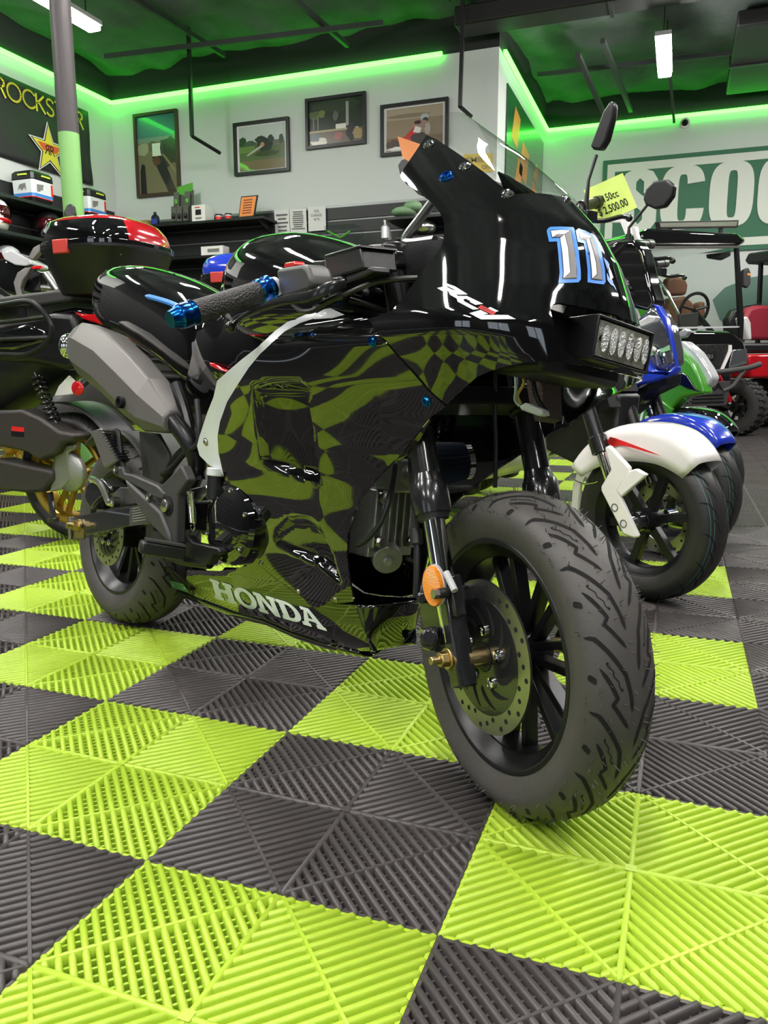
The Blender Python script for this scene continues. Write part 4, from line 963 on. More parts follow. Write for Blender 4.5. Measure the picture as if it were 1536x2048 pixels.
# cylinder head seen through the fairing, carburettor and filter
m_ = MB(BK); hp0 = bh(752, 1048, .06)+A3(-.045, 0, 0)
for k in range(9): m_.box((hp0[0]-.11+.011*k, 0, hp0[2]+.005), (.004, .135, .13))
m_.cyl((hp0[0]-.14, 0, hp0[2]), (hp0[0]-.01, 0, hp0[2]), .045, n=24)
hd = m_.build('cylinder', 'alu', bike, bevel=.001)
m_ = MB(BK); m_.box((hp0[0]+.012, .012, hp0[2]), (.05, .105, .115)); 
for k in range(6): m_.box((hp0[0]+.040, -.022+.017*k, hp0[2]+.008), (.014, .004, .098))
m_.cyl((hp0[0]+.02, .012, hp0[2]-.05), (hp0[0]+.05, .03, hp0[2]-.062), .026, n=24); m_.cyl((hp0[0]+.05, .03, hp0[2]-.062), (hp0[0]+.056, .034, hp0[2]-.064), .010, n=6)
m_.build('cylinder_head', 'alu', hd, bevel=.004)
for y_, z_ in ((-.026, .045), (.052, .045), (-.026, -.030), (.052, -.030)):
    m_ = MB(BK); c_ = A3(hp0[0]+.046, y_, hp0[2]+z_); m_.cyl(c_, c_+A3(.006, 0, 0), .011, n=16); m_.cyl(c_+A3(.006, 0, 0), c_+A3(.014, 0, 0), .008, n=6); m_.build('head_nut', 'steel', hd)
m_ = MB(BK); m_.tpx([(790, 930, .06), (782, 985, .075), (765, 1040, .085), (735, 1078, .09), (715, 1090, .09)], .005); m_.build('plug_lead', 'hose', bike)
m_ = MB(BK); q = bh(796, 950, .03); m_.box(q, (.05, .06, .055)); m_.cyl(q+A3(0, 0, .03), q+A3(0, 0, .055), .017, n=20); m_.cyl(q+A3(-.06, 0, 0), q+A3(.05, 0, 0), .02, n=20); m_.build('carburettor', 'alu', bike, bevel=.004)
m_ = MB(BK); q0 = bh(862, 930, -.005); q1 = bh(905, 925, -.04); d_ = _vn(q1-q0)
x_, y_ = perp(d_); rr = []
for t_, r_0 in ((0, .036), (.06, .029)):
    rr.append([q0+d_*t_+(r_0+(.0025 if k % 2 else -.0025))*(math.cos(k*2*PI/56)*x_+math.sin(k*2*PI/56)*y_) for k in range(56)])
m_.loft(rr); m_.lathe([(.058, .031), (.068, .031), (.070, .026), (.070, 0)], q0, d_, 32, 1); m_.lathe([(-.012, .02), (-.012, .038), (.002, .038)], q0, d_, 32, 2); m_.build('air_filter', [mat('filter_blue', (.012, .02, .035), .6), 'chrome', 'blackp'], bike)
# wiring under the nose
m_ = MB(BK); m_.tpx([(1040, 738, .03), (1048, 765, .03), (1035, 790, .02), (1042, 808, .015)], .0022); m_.build('wire_yellow', mat('wire_yellow', (.5, .36, .08), .45), bike)
m_ = MB(BK); m_.tpx([(1030, 740, .03), (1032, 775, .03), (1030, 800, .02), (1040, 812, .015)], .0022); m_.build('wire_white', mat('wire_white', (.4, .5, .5), .45), bike)
m_ = MB(BK); m_.slab([(1038, 812), (1050, 805), (1085, 820), (1087, 830), (1076, 832), (1042, 820)], .02, .018); m_.build('wire_connector', mat('nylon', (.6, .62, .58), .4), bike, bevel=.002)
m_ = MB(BK); m_.slab([(1052, 755), (1085, 765), (1087, 835), (1070, 842), (1058, 800)], -.02, .05); m_.build('horn_foam', mat('sparkle_foam', (.16, .12, .11), .6, .3, bump=.9, bscale=400), bike)
m_ = MB(BK); m_.tpx([(1064, 755, .0), (1072, 790, .0), (1085, 815, .0), (1092, 822, 0)], .004); m_.build('lamp_lead', 'hose', bike)
# ================================================================== the other vehicles
def frface(mb, pix, a, depth_, mi=0):
    """pixel outline on the cross plane a metres ahead in this frame, with real depth backwards"""
    fr = mb.fr; P = [fr.inv(onp(x, y, fr.o+fr.h*a, fr.h)) for x, y in pix]
    return mb.prism(P, A3(-depth_, 0, 0), mi)
def fa(fr, x, y, a): return fr.inv(onp(x, y, fr.o+fr.h*a, fr.h))
K5 = lambda L: c1(L, 1140, 820, 360/1536)
def fender(fr, R0, w, a0, a1, m, parent, tipdrop=.0, skirt=.075):
    mb = MB(fr); R = []
    for i, al in enumerate(np.linspace(math.radians(a0), math.radians(a1), 22)):
        f = i/21; ww = w*(.74+.26*math.sin(min(1, f*2.5)*PI/2)); sk = skirt*math.sin(PI*min(.98, .12+f*.8))**.7+.010; nz = .016*max(0, 1-f*4)**1.5
        ring = []
        for t in np.linspace(-1, 1, 17):
            k = abs(t); o = ww*math.sin(min(1, k*1.25)*PI/2)*(1 if t > 0 else -1); r = R0+.018-nz-.020*k**2-(sk*max(0, (k-.6)/.4)**1.2)
            ring.append(A3(r*math.cos(al), o, r*math.sin(al)))
        R.append(ring)
    mb.loft(R, False, False); return mb.build('front_fender', m, parent, 180, solid=.004)
def scooter_front(fr, nm, label, body, fend, wheel_r=.226, bar=((-.38, -.33, .905), (-.34, -.18, .885))):
    t = thing('motor_scooter', label, 'scooter', (fr.o[0], fr.o[1], 0))
    wr = rim(fr, A3(0, 0, 0), .160, .05, t, 6, 'satin', 'front_wheel', .0, .024, .034)
    tyre(fr, A3(0, 0, 0), wheel_r, .056, .160, wr, 16, 0, 1, lines=True)
    disc_brake(fr, A3(0, 0, 0), -.060, .105, .07, wr, holes=18)
    ax = lambda o, z: A3(-.02-.46*z, o, z)
    for o in (.088, -.088):
        l = MB(fr); l.cyl(ax(o, .19), ax(o, .56), .0215, n=20); l.lathe([(0, .022), (0, .027), (.045, .027), (.05, .0225)], ax(o, .185), ax(o, 1)-ax(o, 0), 20); lg = l.build('fork_leg', 'blackm', t)
        l = MB(fr); l.cyl(ax(o, -.02), ax(o, .20), .0150, n=20); l.cyl((0, o-.02, 0), (0, o+.02, 0), .022, n=18); l.build('stanchion', 'chrome', lg)
    a = MB(fr); a.cyl((0, -.12, 0), (0, .12, 0), .012, n=14); a.lathe([(0, .03), (.02, .03), (.022, .016), (.05, .014)], (0, .05, 0), (0, 1, 0), 20); a.build('axle', 'blackm', wr)
    b = MB(fr); b.bar(ax(-.12, .36), ax(.12, .36), .06, .04, (-.4, 0, .9)); b.bar(ax(0, .30), ax(0, .78), .05, .05, (1, 0, 0)); b.build('steering_column', 'blackm', t)
    fd = fender(fr, .256, .076, 45, 150, fend, t)
    # body hull, hidden mostly: leg shield, floor board, seat base, rear wheel
    h = MB(fr); oval_loft(h, dense([(-.34, .80, .30, .16), (-.44, .74, .22, .18), (-.50, .40, .10, .17), (-.78, .20, .02, .15), (-.95, .38, .02, .17), (-1.05, .56, .10, .17), (-1.35, .60, .24, .14), (-1.6, .62, .42, .06)], 3), 20); h.build('body', body, t, 60)
    h = MB(fr); oval_loft(h, dense([(-.92, .60, .52, .13), (-1.1, .63, .54, .16), (-1.4, .66, .58, .13), (-1.55, .68, .62, .06)], 3), 18); h.build('saddle', 'blackp', t, 60)
    rr = rim(fr, A3(-1.28, 0, 0), .160, .05, t, 6, 'satin', 'rear_wheel', .0, .024, .034)
    tyre(fr, A3(-1.28, 0, 0), wheel_r, .056, .160, rr, 16, 0, 1)
    h = MB(fr); h.box((-1.1, -.10, .02), (.5, .10, .14)); h.build('engine', 'blackp', t, bevel=.03)
    # handlebar, grips, left lever
    e = np.array(bar[0], float); k_ = np.array(bar[1], float); S = A3(1, -1, 1)
    h = MB(fr); h.tube([k_, A3(-.36, -.07, .80), A3(-.36, .07, .80), k_*S], .012, 10); hb_ = h.build('handlebar', 'blackm', t)
    d = _vn(e-k_)
    for S_ in (A3(1, 1, 1), S):
        h = MB(fr); h.cyl(k_*S_, (k_+d*.10)*S_, .0175, n=20); h.cyl((k_+d*.10)*S_, e*S_, .0195, n=20); h.build('grip', 'hose', hb_)
    h = MB(fr); h.tube(smooth([k_+A3(.03, .0, -.045), k_+d*.06+A3(.06, 0, -.06), k_+d*.13+A3(.09, 0, -.06), k_+d*.20+A3(.085, 0, -.072)], 4), .008, 8); h.ball(k_+d*.20+A3(.085, 0, -.072), .012); h.box(k_+A3(.03, 0, -.035), (.04, .05, .03)); h.build('brake_lever', 'blackm', hb_, bevel=.002)
    return t
W_ = Fr((.5642, 1.1163, .226), -.6026); B_ = Fr((.634, 1.718, .226), -.55); K_ = Fr((.68, 2.305, .226), -.55)
ws = scooter_front(W_, 'w', 'scooter with white front fender and red stripe, just behind the black racer', 'whitegl', 'whitegl', bar=((-.465, -.30, .966), (-.43, -.15, .925)))
bs_ = scooter_front(B_, 'b', 'scooter with blue front fender and clear headlight, behind the white fendered one', 'blue', 'blue')
ks = scooter_front(K_, 'k', 'green scooter with black front fender, last of the row before the golf cart', 'green', 'gloss')
# white one: fork cover, red stripe, price card, mirror, cable guide
s = MB(W_); s.slab(K5([(292, 320), (330, 300), (505, 490), (500, 555), (400, 690), (580, 1080), (545, 1098), (450, 1062), (262, 690), (262, 650), (345, 510)]), .130, .016); fcov = s.build('fork_cover', 'whitegl', ws, bevel=.005)
s = MB(W_); s.slab(K5([(500, 520), (560, 500), (650, 552), (435, 745), (395, 690)]), .130, .016); s.build('cover_brace', 'whitegl', fcov, bevel=.004)
for x, y in ((380, 832), (455, 970)):
    q = W_.px(*K5([(x, y)])[0], .1305); s = MB(W_); s.lathe([(0, .011), (.001, .011), (.001, .009), (-.003, .008), (-.003, 0)], q, (0, 1, 0), 18); s.build('cover_hole', mat('shaded_plastic', (.10, .10, .095), .5), fcov)
s = MB(W_); s.slab(K5([(85, 520), (180, 400), (240, 470), (250, 620), (150, 570), (110, 640), (100, 760), (90, 950), (30, 860), (45, 640)]), -.10, -.014); s.build('left_fork_cover', 'whitegl', ws, bevel=.004)
def fender_shape(fr, pix, mats, nm, parent, R0=.256, w=.076):
    """decal lying on the fender, pixels -> fender skin"""
    V = []
    d = densify(pix, 5)
    for x, y in d:
        best = None
        for o in np.linspace(-.07, .09, 161):
            p = fr.px(x, y, o); r = math.hypot(p[0], p[2]); k = np.interp(min(abs(o)/w, .999), [math.sin(min(1, q*1.25)*PI/2) for q in np.linspace(0, .8, 20)], np.linspace(0, .8, 20)); rs_ = R0+.018-.020*k*k-(.075*max(0, (k-.6)/.4)**1.2)
            e = abs(r-rs_)
            if o > -.02 and (best is None or e < best[0]): best = (e, p)
        p = best[1]; r = math.hypot(p[0], p[2]); V.append(A3(p[0]*(1+.006/r), p[1]+.004, p[2]*(1+.006/r)))
    mb = MB(fr); r = delaunay_2d_cdt([Vector(q) for q in d], [(i, (i+1) % len(d)) for i in range(len(d))], [], 1, 1e-4)
    mb.add([V[o_[0]] if o_ else V[0] for o_ in r[3]], [tuple(f) for f in r[2]]); return mb.build(nm, mats, parent, 180)
wf = [o for o in ws.children if o.name.startswith('front_fender')][0]
fender_shape(W_, K5([(292, 232), (400, 258), (560, 320), (700, 375), (780, 410), (620, 365), (520, 335), (430, 318), (375, 335), (330, 285)]), 'decalr', 'fender_stripe', wf)
bf = [o for o in bs_.children if o.name.startswith('front_fender')][0]
fender_shape(B_, K5([(650, 100), (760, 120), (880, 175), (1005, 230), (900, 205), (780, 165), (700, 130)]), mat('yellow_decal', (.55, .42, .04), .3), 'fender_stripe', bf)
def mirror(fr, par, base, knee, head, pix, o, lab_=None):
    s = MB(fr); s.tube([base, knee, head], [.008, .0055, .0055], 8); s.cyl(base-A3(0, 0, .05), base+A3(0, 0, .01), .013, .011, 14); st = s.build('mirror_stem', 'hose', par)
    s = MB(fr); s.slab(pix, o, .028); s.build('mirror_head', 'blackp', st, bevel=.008, bseg=3)
q = lambda fr, x, y, o: fr.px(x, y, o)
mirror(W_, ws, q(W_, 1172, 412, -.17), q(W_, 1177, 360, -.17), q(W_, 1193, 310, -.19), [(1179, 292), (1190, 262), (1205, 222), (1220, 200), (1226, 208), (1224, 235), (1212, 280), (1200, 300), (1185, 299)], -.18)
s = MB(W_); pc = [W_.px(x, y, -.27) for x, y in [(1167, 381), (1245, 346), (1274, 415), (1197, 449)]]
s.prism(pc, A3(.0, -.0012, 0)); card = s.build('price_card', mat('yellow_card', lin('d7ee7a'), .6), ws)
s = MB(W_); Xc = pc[1]-pc[0]; Yc = pc[3]-pc[0]
text_on(s, '150cc', pc[0]+Xc*.36+Yc*.52, Xc*.36, -Yc*.20, bold=.012, lift=A3(0, .0012, 0)); s.build('price_text', 'decalk', card)
s = MB(W_); text_on(s, '$ 2,500.00', pc[0]+Xc*.12+Yc*.86, Xc*.72, -Yc*.24, bold=.015, lift=A3(0, .0012, 0)); s.build('price_figures', 'decalk', card)
s = MB(W_); frface(s, [(1244, 600), (1252, 610), (1264, 645), (1268, 665), (1256, 668), (1250, 640)], .05, .03); s.build('red_front_decal', 'redlens', ws, bevel=.002)
s = MB(W_); s.slab([(1085, 800), (1190, 770), (1240, 790), (1230, 860), (1150, 930), (1090, 900)], -.02, .10); s.build('front_inner_panel', 'blackp', ws, bevel=.01)
s = MB(W_); s.tpx([(1140, 955, .1), (1165, 967, .1), (1185, 966, .1), (1196, 962, .1)], .0025); s.build('cable_guide', 'chrome', ws)
# blue one: smoked cowl, clear headlight, beak, indicators, lever guard, mirror
s = MB(B_); s.slab([(1208, 500), (1232, 482), (1268, 480), (1285, 505), (1300, 570), (1311, 606), (1296, 622), (1262, 615), (1240, 590), (1225, 560)], .03, .07); s.build('smoked_cowl', 'gloss', bs_, bevel=.012, bseg=3)
s = MB(B_); s.slab([(1272, 640), (1300, 612), (1315, 618), (1336, 650), (1348, 700), (1350, 728), (1330, 742), (1300, 738), (1280, 700)], .05, .07); hl = s.build('headlight', mat('headlight_lens', (.22, .23, .25), .08, .75, 1.0, bump=.25, bscale=22), bs_, bevel=.015, bseg=3)
s = MB(B_); s.tpx([(1290, 690, .06), (1312, 700, .06), (1322, 730, .06)], .012); s.build('headlight_reflector', 'chrome', hl)
s = MB(B_); s.slab([(1266, 690), (1284, 706), (1304, 740), (1332, 744), (1350, 730), (1346, 748), (1310, 762), (1270, 770), (1235, 800), (1215, 790), (1240, 740)], .08, .05); s.build('front_beak', 'blue', bs_, bevel=.01, bseg=3)
s = MB(B_); s.slab([(1306, 608), (1318, 612), (1334, 640), (1345, 690), (1352, 735), (1344, 700), (1330, 655)], .07, .02); s.build('blue_trim', 'blue', bs_, bevel=.003)
s = MB(B_); s.slab([(1270, 646), (1296, 630), (1310, 632), (1308, 645), (1282, 655)], .13, .03); s.build('indicator', 'clear', bs_, bevel=.005)
s = MB(B_); s.slab([(1346, 672), (1370, 656), (1376, 662), (1368, 674), (1350, 678)], -.12, .03); s.build('indicator', 'clear', bs_, bevel=.004)
s = MB(B_); s.slab([(1240, 800), (1332, 745), (1330, 770), (1290, 790), (1250, 830), (1235, 830)], .03, .10); s.build('headlight_bracket', 'blackp', bs_, bevel=.006)
mirror(B_, bs_, q(B_, 1257, 474, -.18), q(B_, 1258, 455, -.18), q(B_, 1296, 408, -.2), [(1285, 398), (1290, 378), (1306, 362), (1332, 358), (1347, 370), (1344, 392), (1328, 414), (1308, 418), (1290, 410)], -.19)
s = MB(B_); s.slab([(1217, 437), (1236, 431), (1252, 432), (1262, 470), (1250, 470), (1240, 445), (1219, 445)], -.24, .02); s.slab([(1263, 455), (1271, 452), (1275, 475), (1290, 482), (1293, 492), (1278, 496), (1268, 480)], -.28, .02); s.build('lever_guard', 'whitegl', bs_, bevel=.003)
s = MB(B_); s.slab([(1283, 705), (1326, 696), (1338, 690), (1340, 700), (1300, 712)], .056, .004); s.build('running_light', mat('light_guide', (.3, .6, .35), .2), hl)
# green one: clear screen, lamps, panels
s = MB(K_); s.slab([(1276, 512), (1283, 515), (1300, 548), (1327, 575), (1345, 610), (1356, 628), (1358, 655), (1335, 655), (1318, 615), (1297, 590)], .02, .006); s.build('clear_windshield', 'screen', ks)
s = MB(K_); s.tpx([(1276, 512, .025), (1300, 545, .025), (1327, 572, .025), (1345, 605, .025), (1357, 628, .025)], .006); s.build('windshield_edge', 'chrome', ks)
s = MB(K_); s.slab([(1352, 684), (1368, 682), (1395, 705), (1415, 735), (1425, 755), (1420, 768), (1405, 780), (1396, 745), (1375, 715), (1355, 700)], .05, .06); s.build('headlight', 'clear', ks, bevel=.008)
s = MB(K_); s.slab([(1346, 690), (1360, 702), (1385, 728), (1400, 755), (1408, 780), (1410, 788), (1390, 790), (1365, 795), (1345, 815), (1320, 840), (1280, 860), (1266, 850), (1300, 800), (1335, 740)], .09, .07); s.build('front_cowl', 'green', ks, bevel=.012, bseg=3)
s = MB(K_); s.slab([(1345, 755), (1358, 742), (1375, 752), (1390, 775), (1402, 784), (1375, 778), (1350, 765)], .094, .01); s.build('lower_lamp', 'gloss', ks, bevel=.003)
s = MB(K_); s.slab([(1270, 830), (1320, 800), (1345, 818), (1320, 870), (1280, 880)], .105, .02); s.build('side_panel', 'green', ks, bevel=.005)
s = MB(K_); o_ = K_.px(1278, 845, .107); e_ = K_.px(1322, 825, .107); v_ = K_.px(1284, 818, .107); text_on(s, '150', o_, e_-o_, v_-o_, bold=.03); s.build('displacement_lettering', 'decalw', ks)
# ------------------------------------------------------------------ parked scooters seen from behind, far left
def rear_scooter(sh, label, lid, inner, two=False):
    LF = Fr((-1.55+sh[0], 1.235+sh[1], .245), math.radians(178)); sx = lambda: MB(LF)
    if two:                                     # same machine moved as a whole: trace in the first one's frame
        base = Fr((-1.55, 1.235, .245), math.radians(178))
    else: base = LF
    class MBs(MB):
        def __init__(s): MB.__init__(s, LF)
        def slab(s, pix, o, th, mi=0): return s.prism([base.px(x, y, o) for x, y in pix], A3(0, -th, 0), mi)
        def tpx(s, pix, r, n=8, mi=0, sm=3): return s.tube(smooth([base.px(*p) for p in pix], sm), r, n, mi)
    t = thing('motor_scooter', label, 'scooter', (LF.o[0], LF.o[1], 0))
    wr = rim(LF, A3(0, 0, 0), .178, .055, t, 5, 'gold', 'rear_wheel', .16, .026, .05)
    tyre(LF, A3(0, 0, 0), .245, .062, .178, wr, 16, 0, 1)
    s = MB(LF); s.lathe([(-.046, .181), (-.054, .181), (-.056, .172), (-.050, .158), (-.040, .156)], (0, 0, 0), (0, 1, 0), 64, loop=True); s.build('rim_flange', 'gold', wr)
    K6 = lambda L: c1(L, 0, 560, 280/1082)
    s = MBs(); s.slab(K6([(-160, 1010), (0, 1010), (160, 1000), (300, 1060), (450, 1165), (580, 1190), (570, 1240), (470, 1265), (430, 1345), (300, 1400), (200, 1330), (0, 1290), (-160, 1290)]), -.17, -.09); av = s.build('air_box', mat('brown_black_plastic', (.035, .030, .028), .45, bump=.05, bscale=200), t, bevel=.018, bseg=3)
    s = MBs(); s.slab(K6([(90, 1130), (186, 1140), (184, 1175), (88, 1165)]), -.1712, -.001); s.slab(K6([(88, 1166), (184, 1176), (182, 1215), (86, 1205)]), -.1712, -.001, 1); s.build('warning_label', ['decalr', 'decalk'], av)
    s = MBs(); s.slab(K6([(-160, 1390), (0, 1385), (200, 1430), (400, 1470), (405, 1550), (330, 1640), (200, 1650), (-160, 1600)]), -.15, -.09); s.build('transmission_case', mat('brown_black_plastic', (0, 0, 0)), t, bevel=.015, bseg=3)
    s = MBs(); g_ = base.px(143, 943, -.10); s.lathe([(0, .075), (-.02, .074), (-.03, .06), (-.034, .0)], g_, (0, 1, 0), 36); s.slab(K6([(420, 1290), (580, 1270), (575, 1310), (520, 1330), (540, 1540), (470, 1620), (380, 1640), (420, 1500)]), -.135, -.02); s.build('gear_case', 'alu', t, bevel=.004)
    s = MBs(); A = base.px(*K6([(268, 715)])[0], -.13); Bq = base.px(*K6([(432, 1110)])[0], -.13); s.cyl(A, Bq, .008, n=12); n_ = 9*10
    d = _vn(Bq-A); x_, y_ = perp(d); s.tube([A+(Bq-A)*(.06+.88*k/n_)+.021*(math.cos(k*2*PI/10)*x_+math.sin(k*2*PI/10)*y_) for k in range(n_+1)], .0042, 6); s.build('shock_absorber', 'blackm', t)
    s = MBs(); s.slab(K6([(-300, 330), (0, 330), (400, 250), (560, 260), (600, 400), (540, 560), (600, 660), (520, 700), (250, 640), (0, 640), (-300, 600)]), -.14, -.28); s.build('rear_body', 'blackp', t, bevel=.02, bseg=3)
    s = MBs(); s.slab(K6([(-300, 420), (0, 395), (200, 340), (360, 400), (330, 480), (100, 540), (-300, 560)]), -.148, -.02); s.build('gloss_side_panel', 'gloss', t, bevel=.01)
    s = MBs(); s.slab(K6([(-300, 200), (0, 130), (450, 70), (560, 120), (545, 165), (300, 200), (0, 215), (-300, 290)]), -.12, -.24); s.build('luggage_rack', 'darkgrey', t, bevel=.014, bseg=3)
    s = MBs(); s.slab(K6([(390, 240), (570, 212), (860, 245), (880, 330), (860, 372), (700, 352), (560, 260), (400, 300)]), -.09, -.18); s.build('tail_fairing', 'gloss', t, bevel=.01)
    s = MBs(); s.slab(K6([(568, 248), (640, 262), (850, 268), (882, 375), (780, 345), (640, 302)]), -.115, -.02); s.build('tail_light', 'redlens', t, bevel=.004)
    s = MBs(); s.tpx([(*K6([p])[0], -.21) for p in [(-200, 200), (0, 195), (190, 165), (275, 190), (370, 290), (400, 400), (345, 500), (200, 578), (0, 578), (-200, 590)]], .010, 10, sm=4)
    s.tpx([(*K6([p])[0], -.21) for p in [(-200, 350), (0, 330), (360, 285)]], .008); s.tpx([(*K6([p])[0], -.21) for p in [(-200, 470), (0, 460), (390, 445)]], .008); s.slab(K6([(135, 215), (190, 205), (200, 300), (145, 305)]), -.205, -.006); s.build('crash_bar', 'satin', t)
    s = MBs(); q_ = base.px(*K6([(605, 838)])[0], -.12); s.lathe([(0, .026), (-.006, .026), (-.009, .022), (-.010, 0)], q_, (0, 1, 0), 26); s.cyl(q_, q_+A3(-.03, .02, .03), .012, n=10, mi=1); s.build('side_reflector', ['redlens', 'hose'], t)
    s = MBs(); s.slab(K6([(415, 900), (450, 820), (530, 735), (580, 790), (570, 880), (520, 890)]), -.10, -.01); s.build('plate_bracket', 'whitegl', t, bevel=.003)
    s = MBs(); R = [[A3(.285*math.cos(a), o, .285*math.sin(a)) for o in (-.085, -.06, .06, .085)] for a in np.linspace(math.radians(80), math.radians(165), 12)]; s.loft(R, False, False); s.build('rear_mudguard', 'blackp', t, solid=.004)
    s = MBs(); s.tpx([(100, 985, -.12), (104, 1015, -.13), (107, 1040, -.14)], .011); s.cyl(base.px(107, 1036, -.14), base.px(108, 1044, -.14), .022, n=12); s.build('centre_stand', 'blackm', t)
    s = MBs(); oval_loft(s, dense([(-.16, .62, .44, .08), (.0, .60, .36, .12), (.3, .56, .22, .14), (.6, .52, .10, .15), (.9, .30, .02, .14), (1.15, .66, .02, .17), (1.3, .82, .10, .15), (1.4, .74, .4, .08)], 3), 20); s.build('body', inner, t, 60)
    fr2 = rim(LF, A3(1.36, 0, 0), .178, .055, t, 5, 'gold', 'front_wheel', .16, .026, .05); tyre(LF, A3(1.36, 0, 0), .245, .062, .178, fr2, 16, 0, 1)
    s = MBs(); s.cyl((1.36, .0, 0), (1.16, 0, .6), .04, n=12); s.tube([A3(1.0, -.34, .80), A3(1.14, -.1, .76), A3(1.14, .1, .76), A3(1.0, .34, .80)], .014, 10); s.build('steering', 'blackp', t)
    # top case: rounded trunk with a raised lid
    tc0 = LF.inv(A3(-1.335+sh[0], 1.235+sh[1], 0)); cx, cy = tc0[0], tc0[1]; zz = lambda z: z-.245
    def rr_(k, z, ex=0., ey=0., e=3.0, a_=.205, b_=.20, sc=1.):
        return [A3(cx+ex+a_*k*math.copysign(abs(math.cos(a))**(2/e), math.cos(a)), cy+ey+b_*k*sc*math.copysign(abs(math.sin(a))**(2/e), math.sin(a)), zz(z)) for a in np.linspace(0, 2*PI, 44, endpoint=False)]
    s = MBs(); s.loft([rr_(.70, .905), rr_(.74, .910), rr_(.96, 1.045), rr_(1.0, 1.055), rr_(1.0, 1.065)]); tcs = s.build('top_case', 'blackp', t, 40)
    s = MBs(); s.loft([rr_(1.0, 1.066), rr_(1.0, 1.078), rr_(.97, 1.082)]); s.build('case_rim', 'gloss', tcs, 40)
    s = MBs(); R = []
    for z, k in ((1.080, .95), (1.10, .955), (1.125, .92), (1.15, .84), (1.166, .70), (1.176, .48), (1.180, .2)): R.append(rr_(k, z, (z-1.08)*.15))
    s.loft(R)
    for i, f in enumerate(s.f):                 # black pane on the side of the lid
        if len(f) > 4: continue
        c_ = sum(LF.inv(s.v[j]) for j in f)/4; an = math.atan2(c_[1]-cy, c_[0]-cx); zc = c_[2]+.245
        if two: on = abs(an) < 1.0 and zc > 1.145
        else: on = -2.6 < an < -.75 and zc < 1.145 or (1.0 < an < 2.25 and zc < 1.145)
        if on: s.m[i] = 1
    s.build('case_lid', [lid, 'redpaint' if two else 'gloss'], tcs, 60)
    s = MBs(); 
    s.prism([A3(cx+u_*.032, cy-.2*1.0-.004, zz(z)) for u_, z in ((-1, 1.035), (1, 1.035), (1.05, 1.082), (-1.05, 1.082))], A3(0, .02, 0)); s.v = [v-LF.h*(-.03 if not two else -.05) for v in s.v]; s.build('case_latch', mat('latch_red', (.50, .05, .04), .4), tcs, bevel=.004)
    s = MBs(); s.lathe([(0, .013), (-.004, .013), (-.005, 0)], A3(cx-.155, cy-.128, zz(1.035)), (0, 1, 0), 18); s.build('case_lock', 'steel', tcs)
    return t
rear_scooter((0, 0), 'black touring scooter with gold wheel and red top case, left edge behind the racer', 'redpaint', 'blackp')
rear_scooter((.05, .92), 'second touring scooter with blue and red top case, behind the red cased one', 'blue', 'darkgrey', True)
# ================================================================== fittings of the shop
led_m = mat('green_light_strip', (.05, .6, .1), .4, emit=(.05, 1, .035), estr=LED)
def led(p, q, label):
    t = MB(); t.bar(p, q, .035, .04); o = t.build('led_strip', led_m); return tag(o, label, 'light strip')
led((XL+.03, 2.2, H), (XL+.03, YB-.03, H), 'glowing green light strip along the top of the left wall behind the column')
led((XL+.03, YB-.03, H), (-1.96, YB-.03, H), 'long glowing green light strip above the framed pictures')
led((XS+.03, YB+.15, H), (XS+.03, YF-.03, H), 'green light strip running back above the poster on the side wall')
led((XS+.03, YF-.03, H), (6, YF-.03, H), 'green light strip along the far wall above the big green sign')
def duct(name, lo, hi, label, seams):
    lo = np.array(lo, float); hi = np.array(hi, float); m_ = MB(); m_.box((lo+hi)/2, hi-lo); t = thing(name, label, 'duct', tuple((lo+hi)/2))
    m_.build('duct_body', mat('black_duct', (.012, .012, .012), .55, .2), t, bevel=.02)
    for s_ in seams:
        ax = 0 if hi[0]-lo[0] > hi[1]-lo[1] else 1; c = (lo+hi)/2; c[ax] = s_; sz = (hi-lo)+.03; sz[ax] = .04; m_ = MB(); m_.box(c, sz); m_.build('duct_flange', 'blackp', t)
duct('air_duct', (-1.70, 7.05, 4.06), (6.5, 7.38, 4.24), 'wide black air duct crossing above the wall corner, top right', (-.2, 1.6))
duct('air_duct', (.95, 8.2, 4.10), (2.6, 10.3, 4.26), 'shorter black duct box hanging beyond the lit lamp at the right edge', (9.3,))
# dark joists and pipes under the deck
k = 1
for p, q, w, h in [((-5.6, 6.6, 4.55), (-2.4, 6.9, 4.55), .03, .05), ((-5.9, 5.2, 4.75), (-1.9, 5.6, 4.75), .03, .06), ((-3.2, 3.6, 4.6), (-3.0, 7.4, 4.6), .04, .05), ((-4.7, 4.2, 4.7), (-4.55, 7.4, 4.7), .04, .05), ((-1.9, 3.6, 4.7), (-1.75, 7.0, 4.7), .06, .06), ((-.6, 8.0, 4.4), (-.5, 10.4, 4.4), .05, .05), ((-.35, 8.0, 4.5), (-.2, 10.4, 4.5), .05, .05), ((-1.2, 9.0, 4.6), (3, 9.2, 4.6), .04, .05), ((.3, 7.6, 4.3), (.35, 10.4, 4.3), .03, .03), ((-5.6, 3.2, 4.6), (-.6, 4.1, 4.6), .03, .05)]:
    p = A3(*p)-A3(0, 0, .42); q = A3(*q)-A3(0, 0, .42); m_ = MB(); m_.bar(p, q, w, h); struct(m_.build('trim_%d' % k, mat('dark_steelwork', (.02, .026, .022), .6))); k += 1
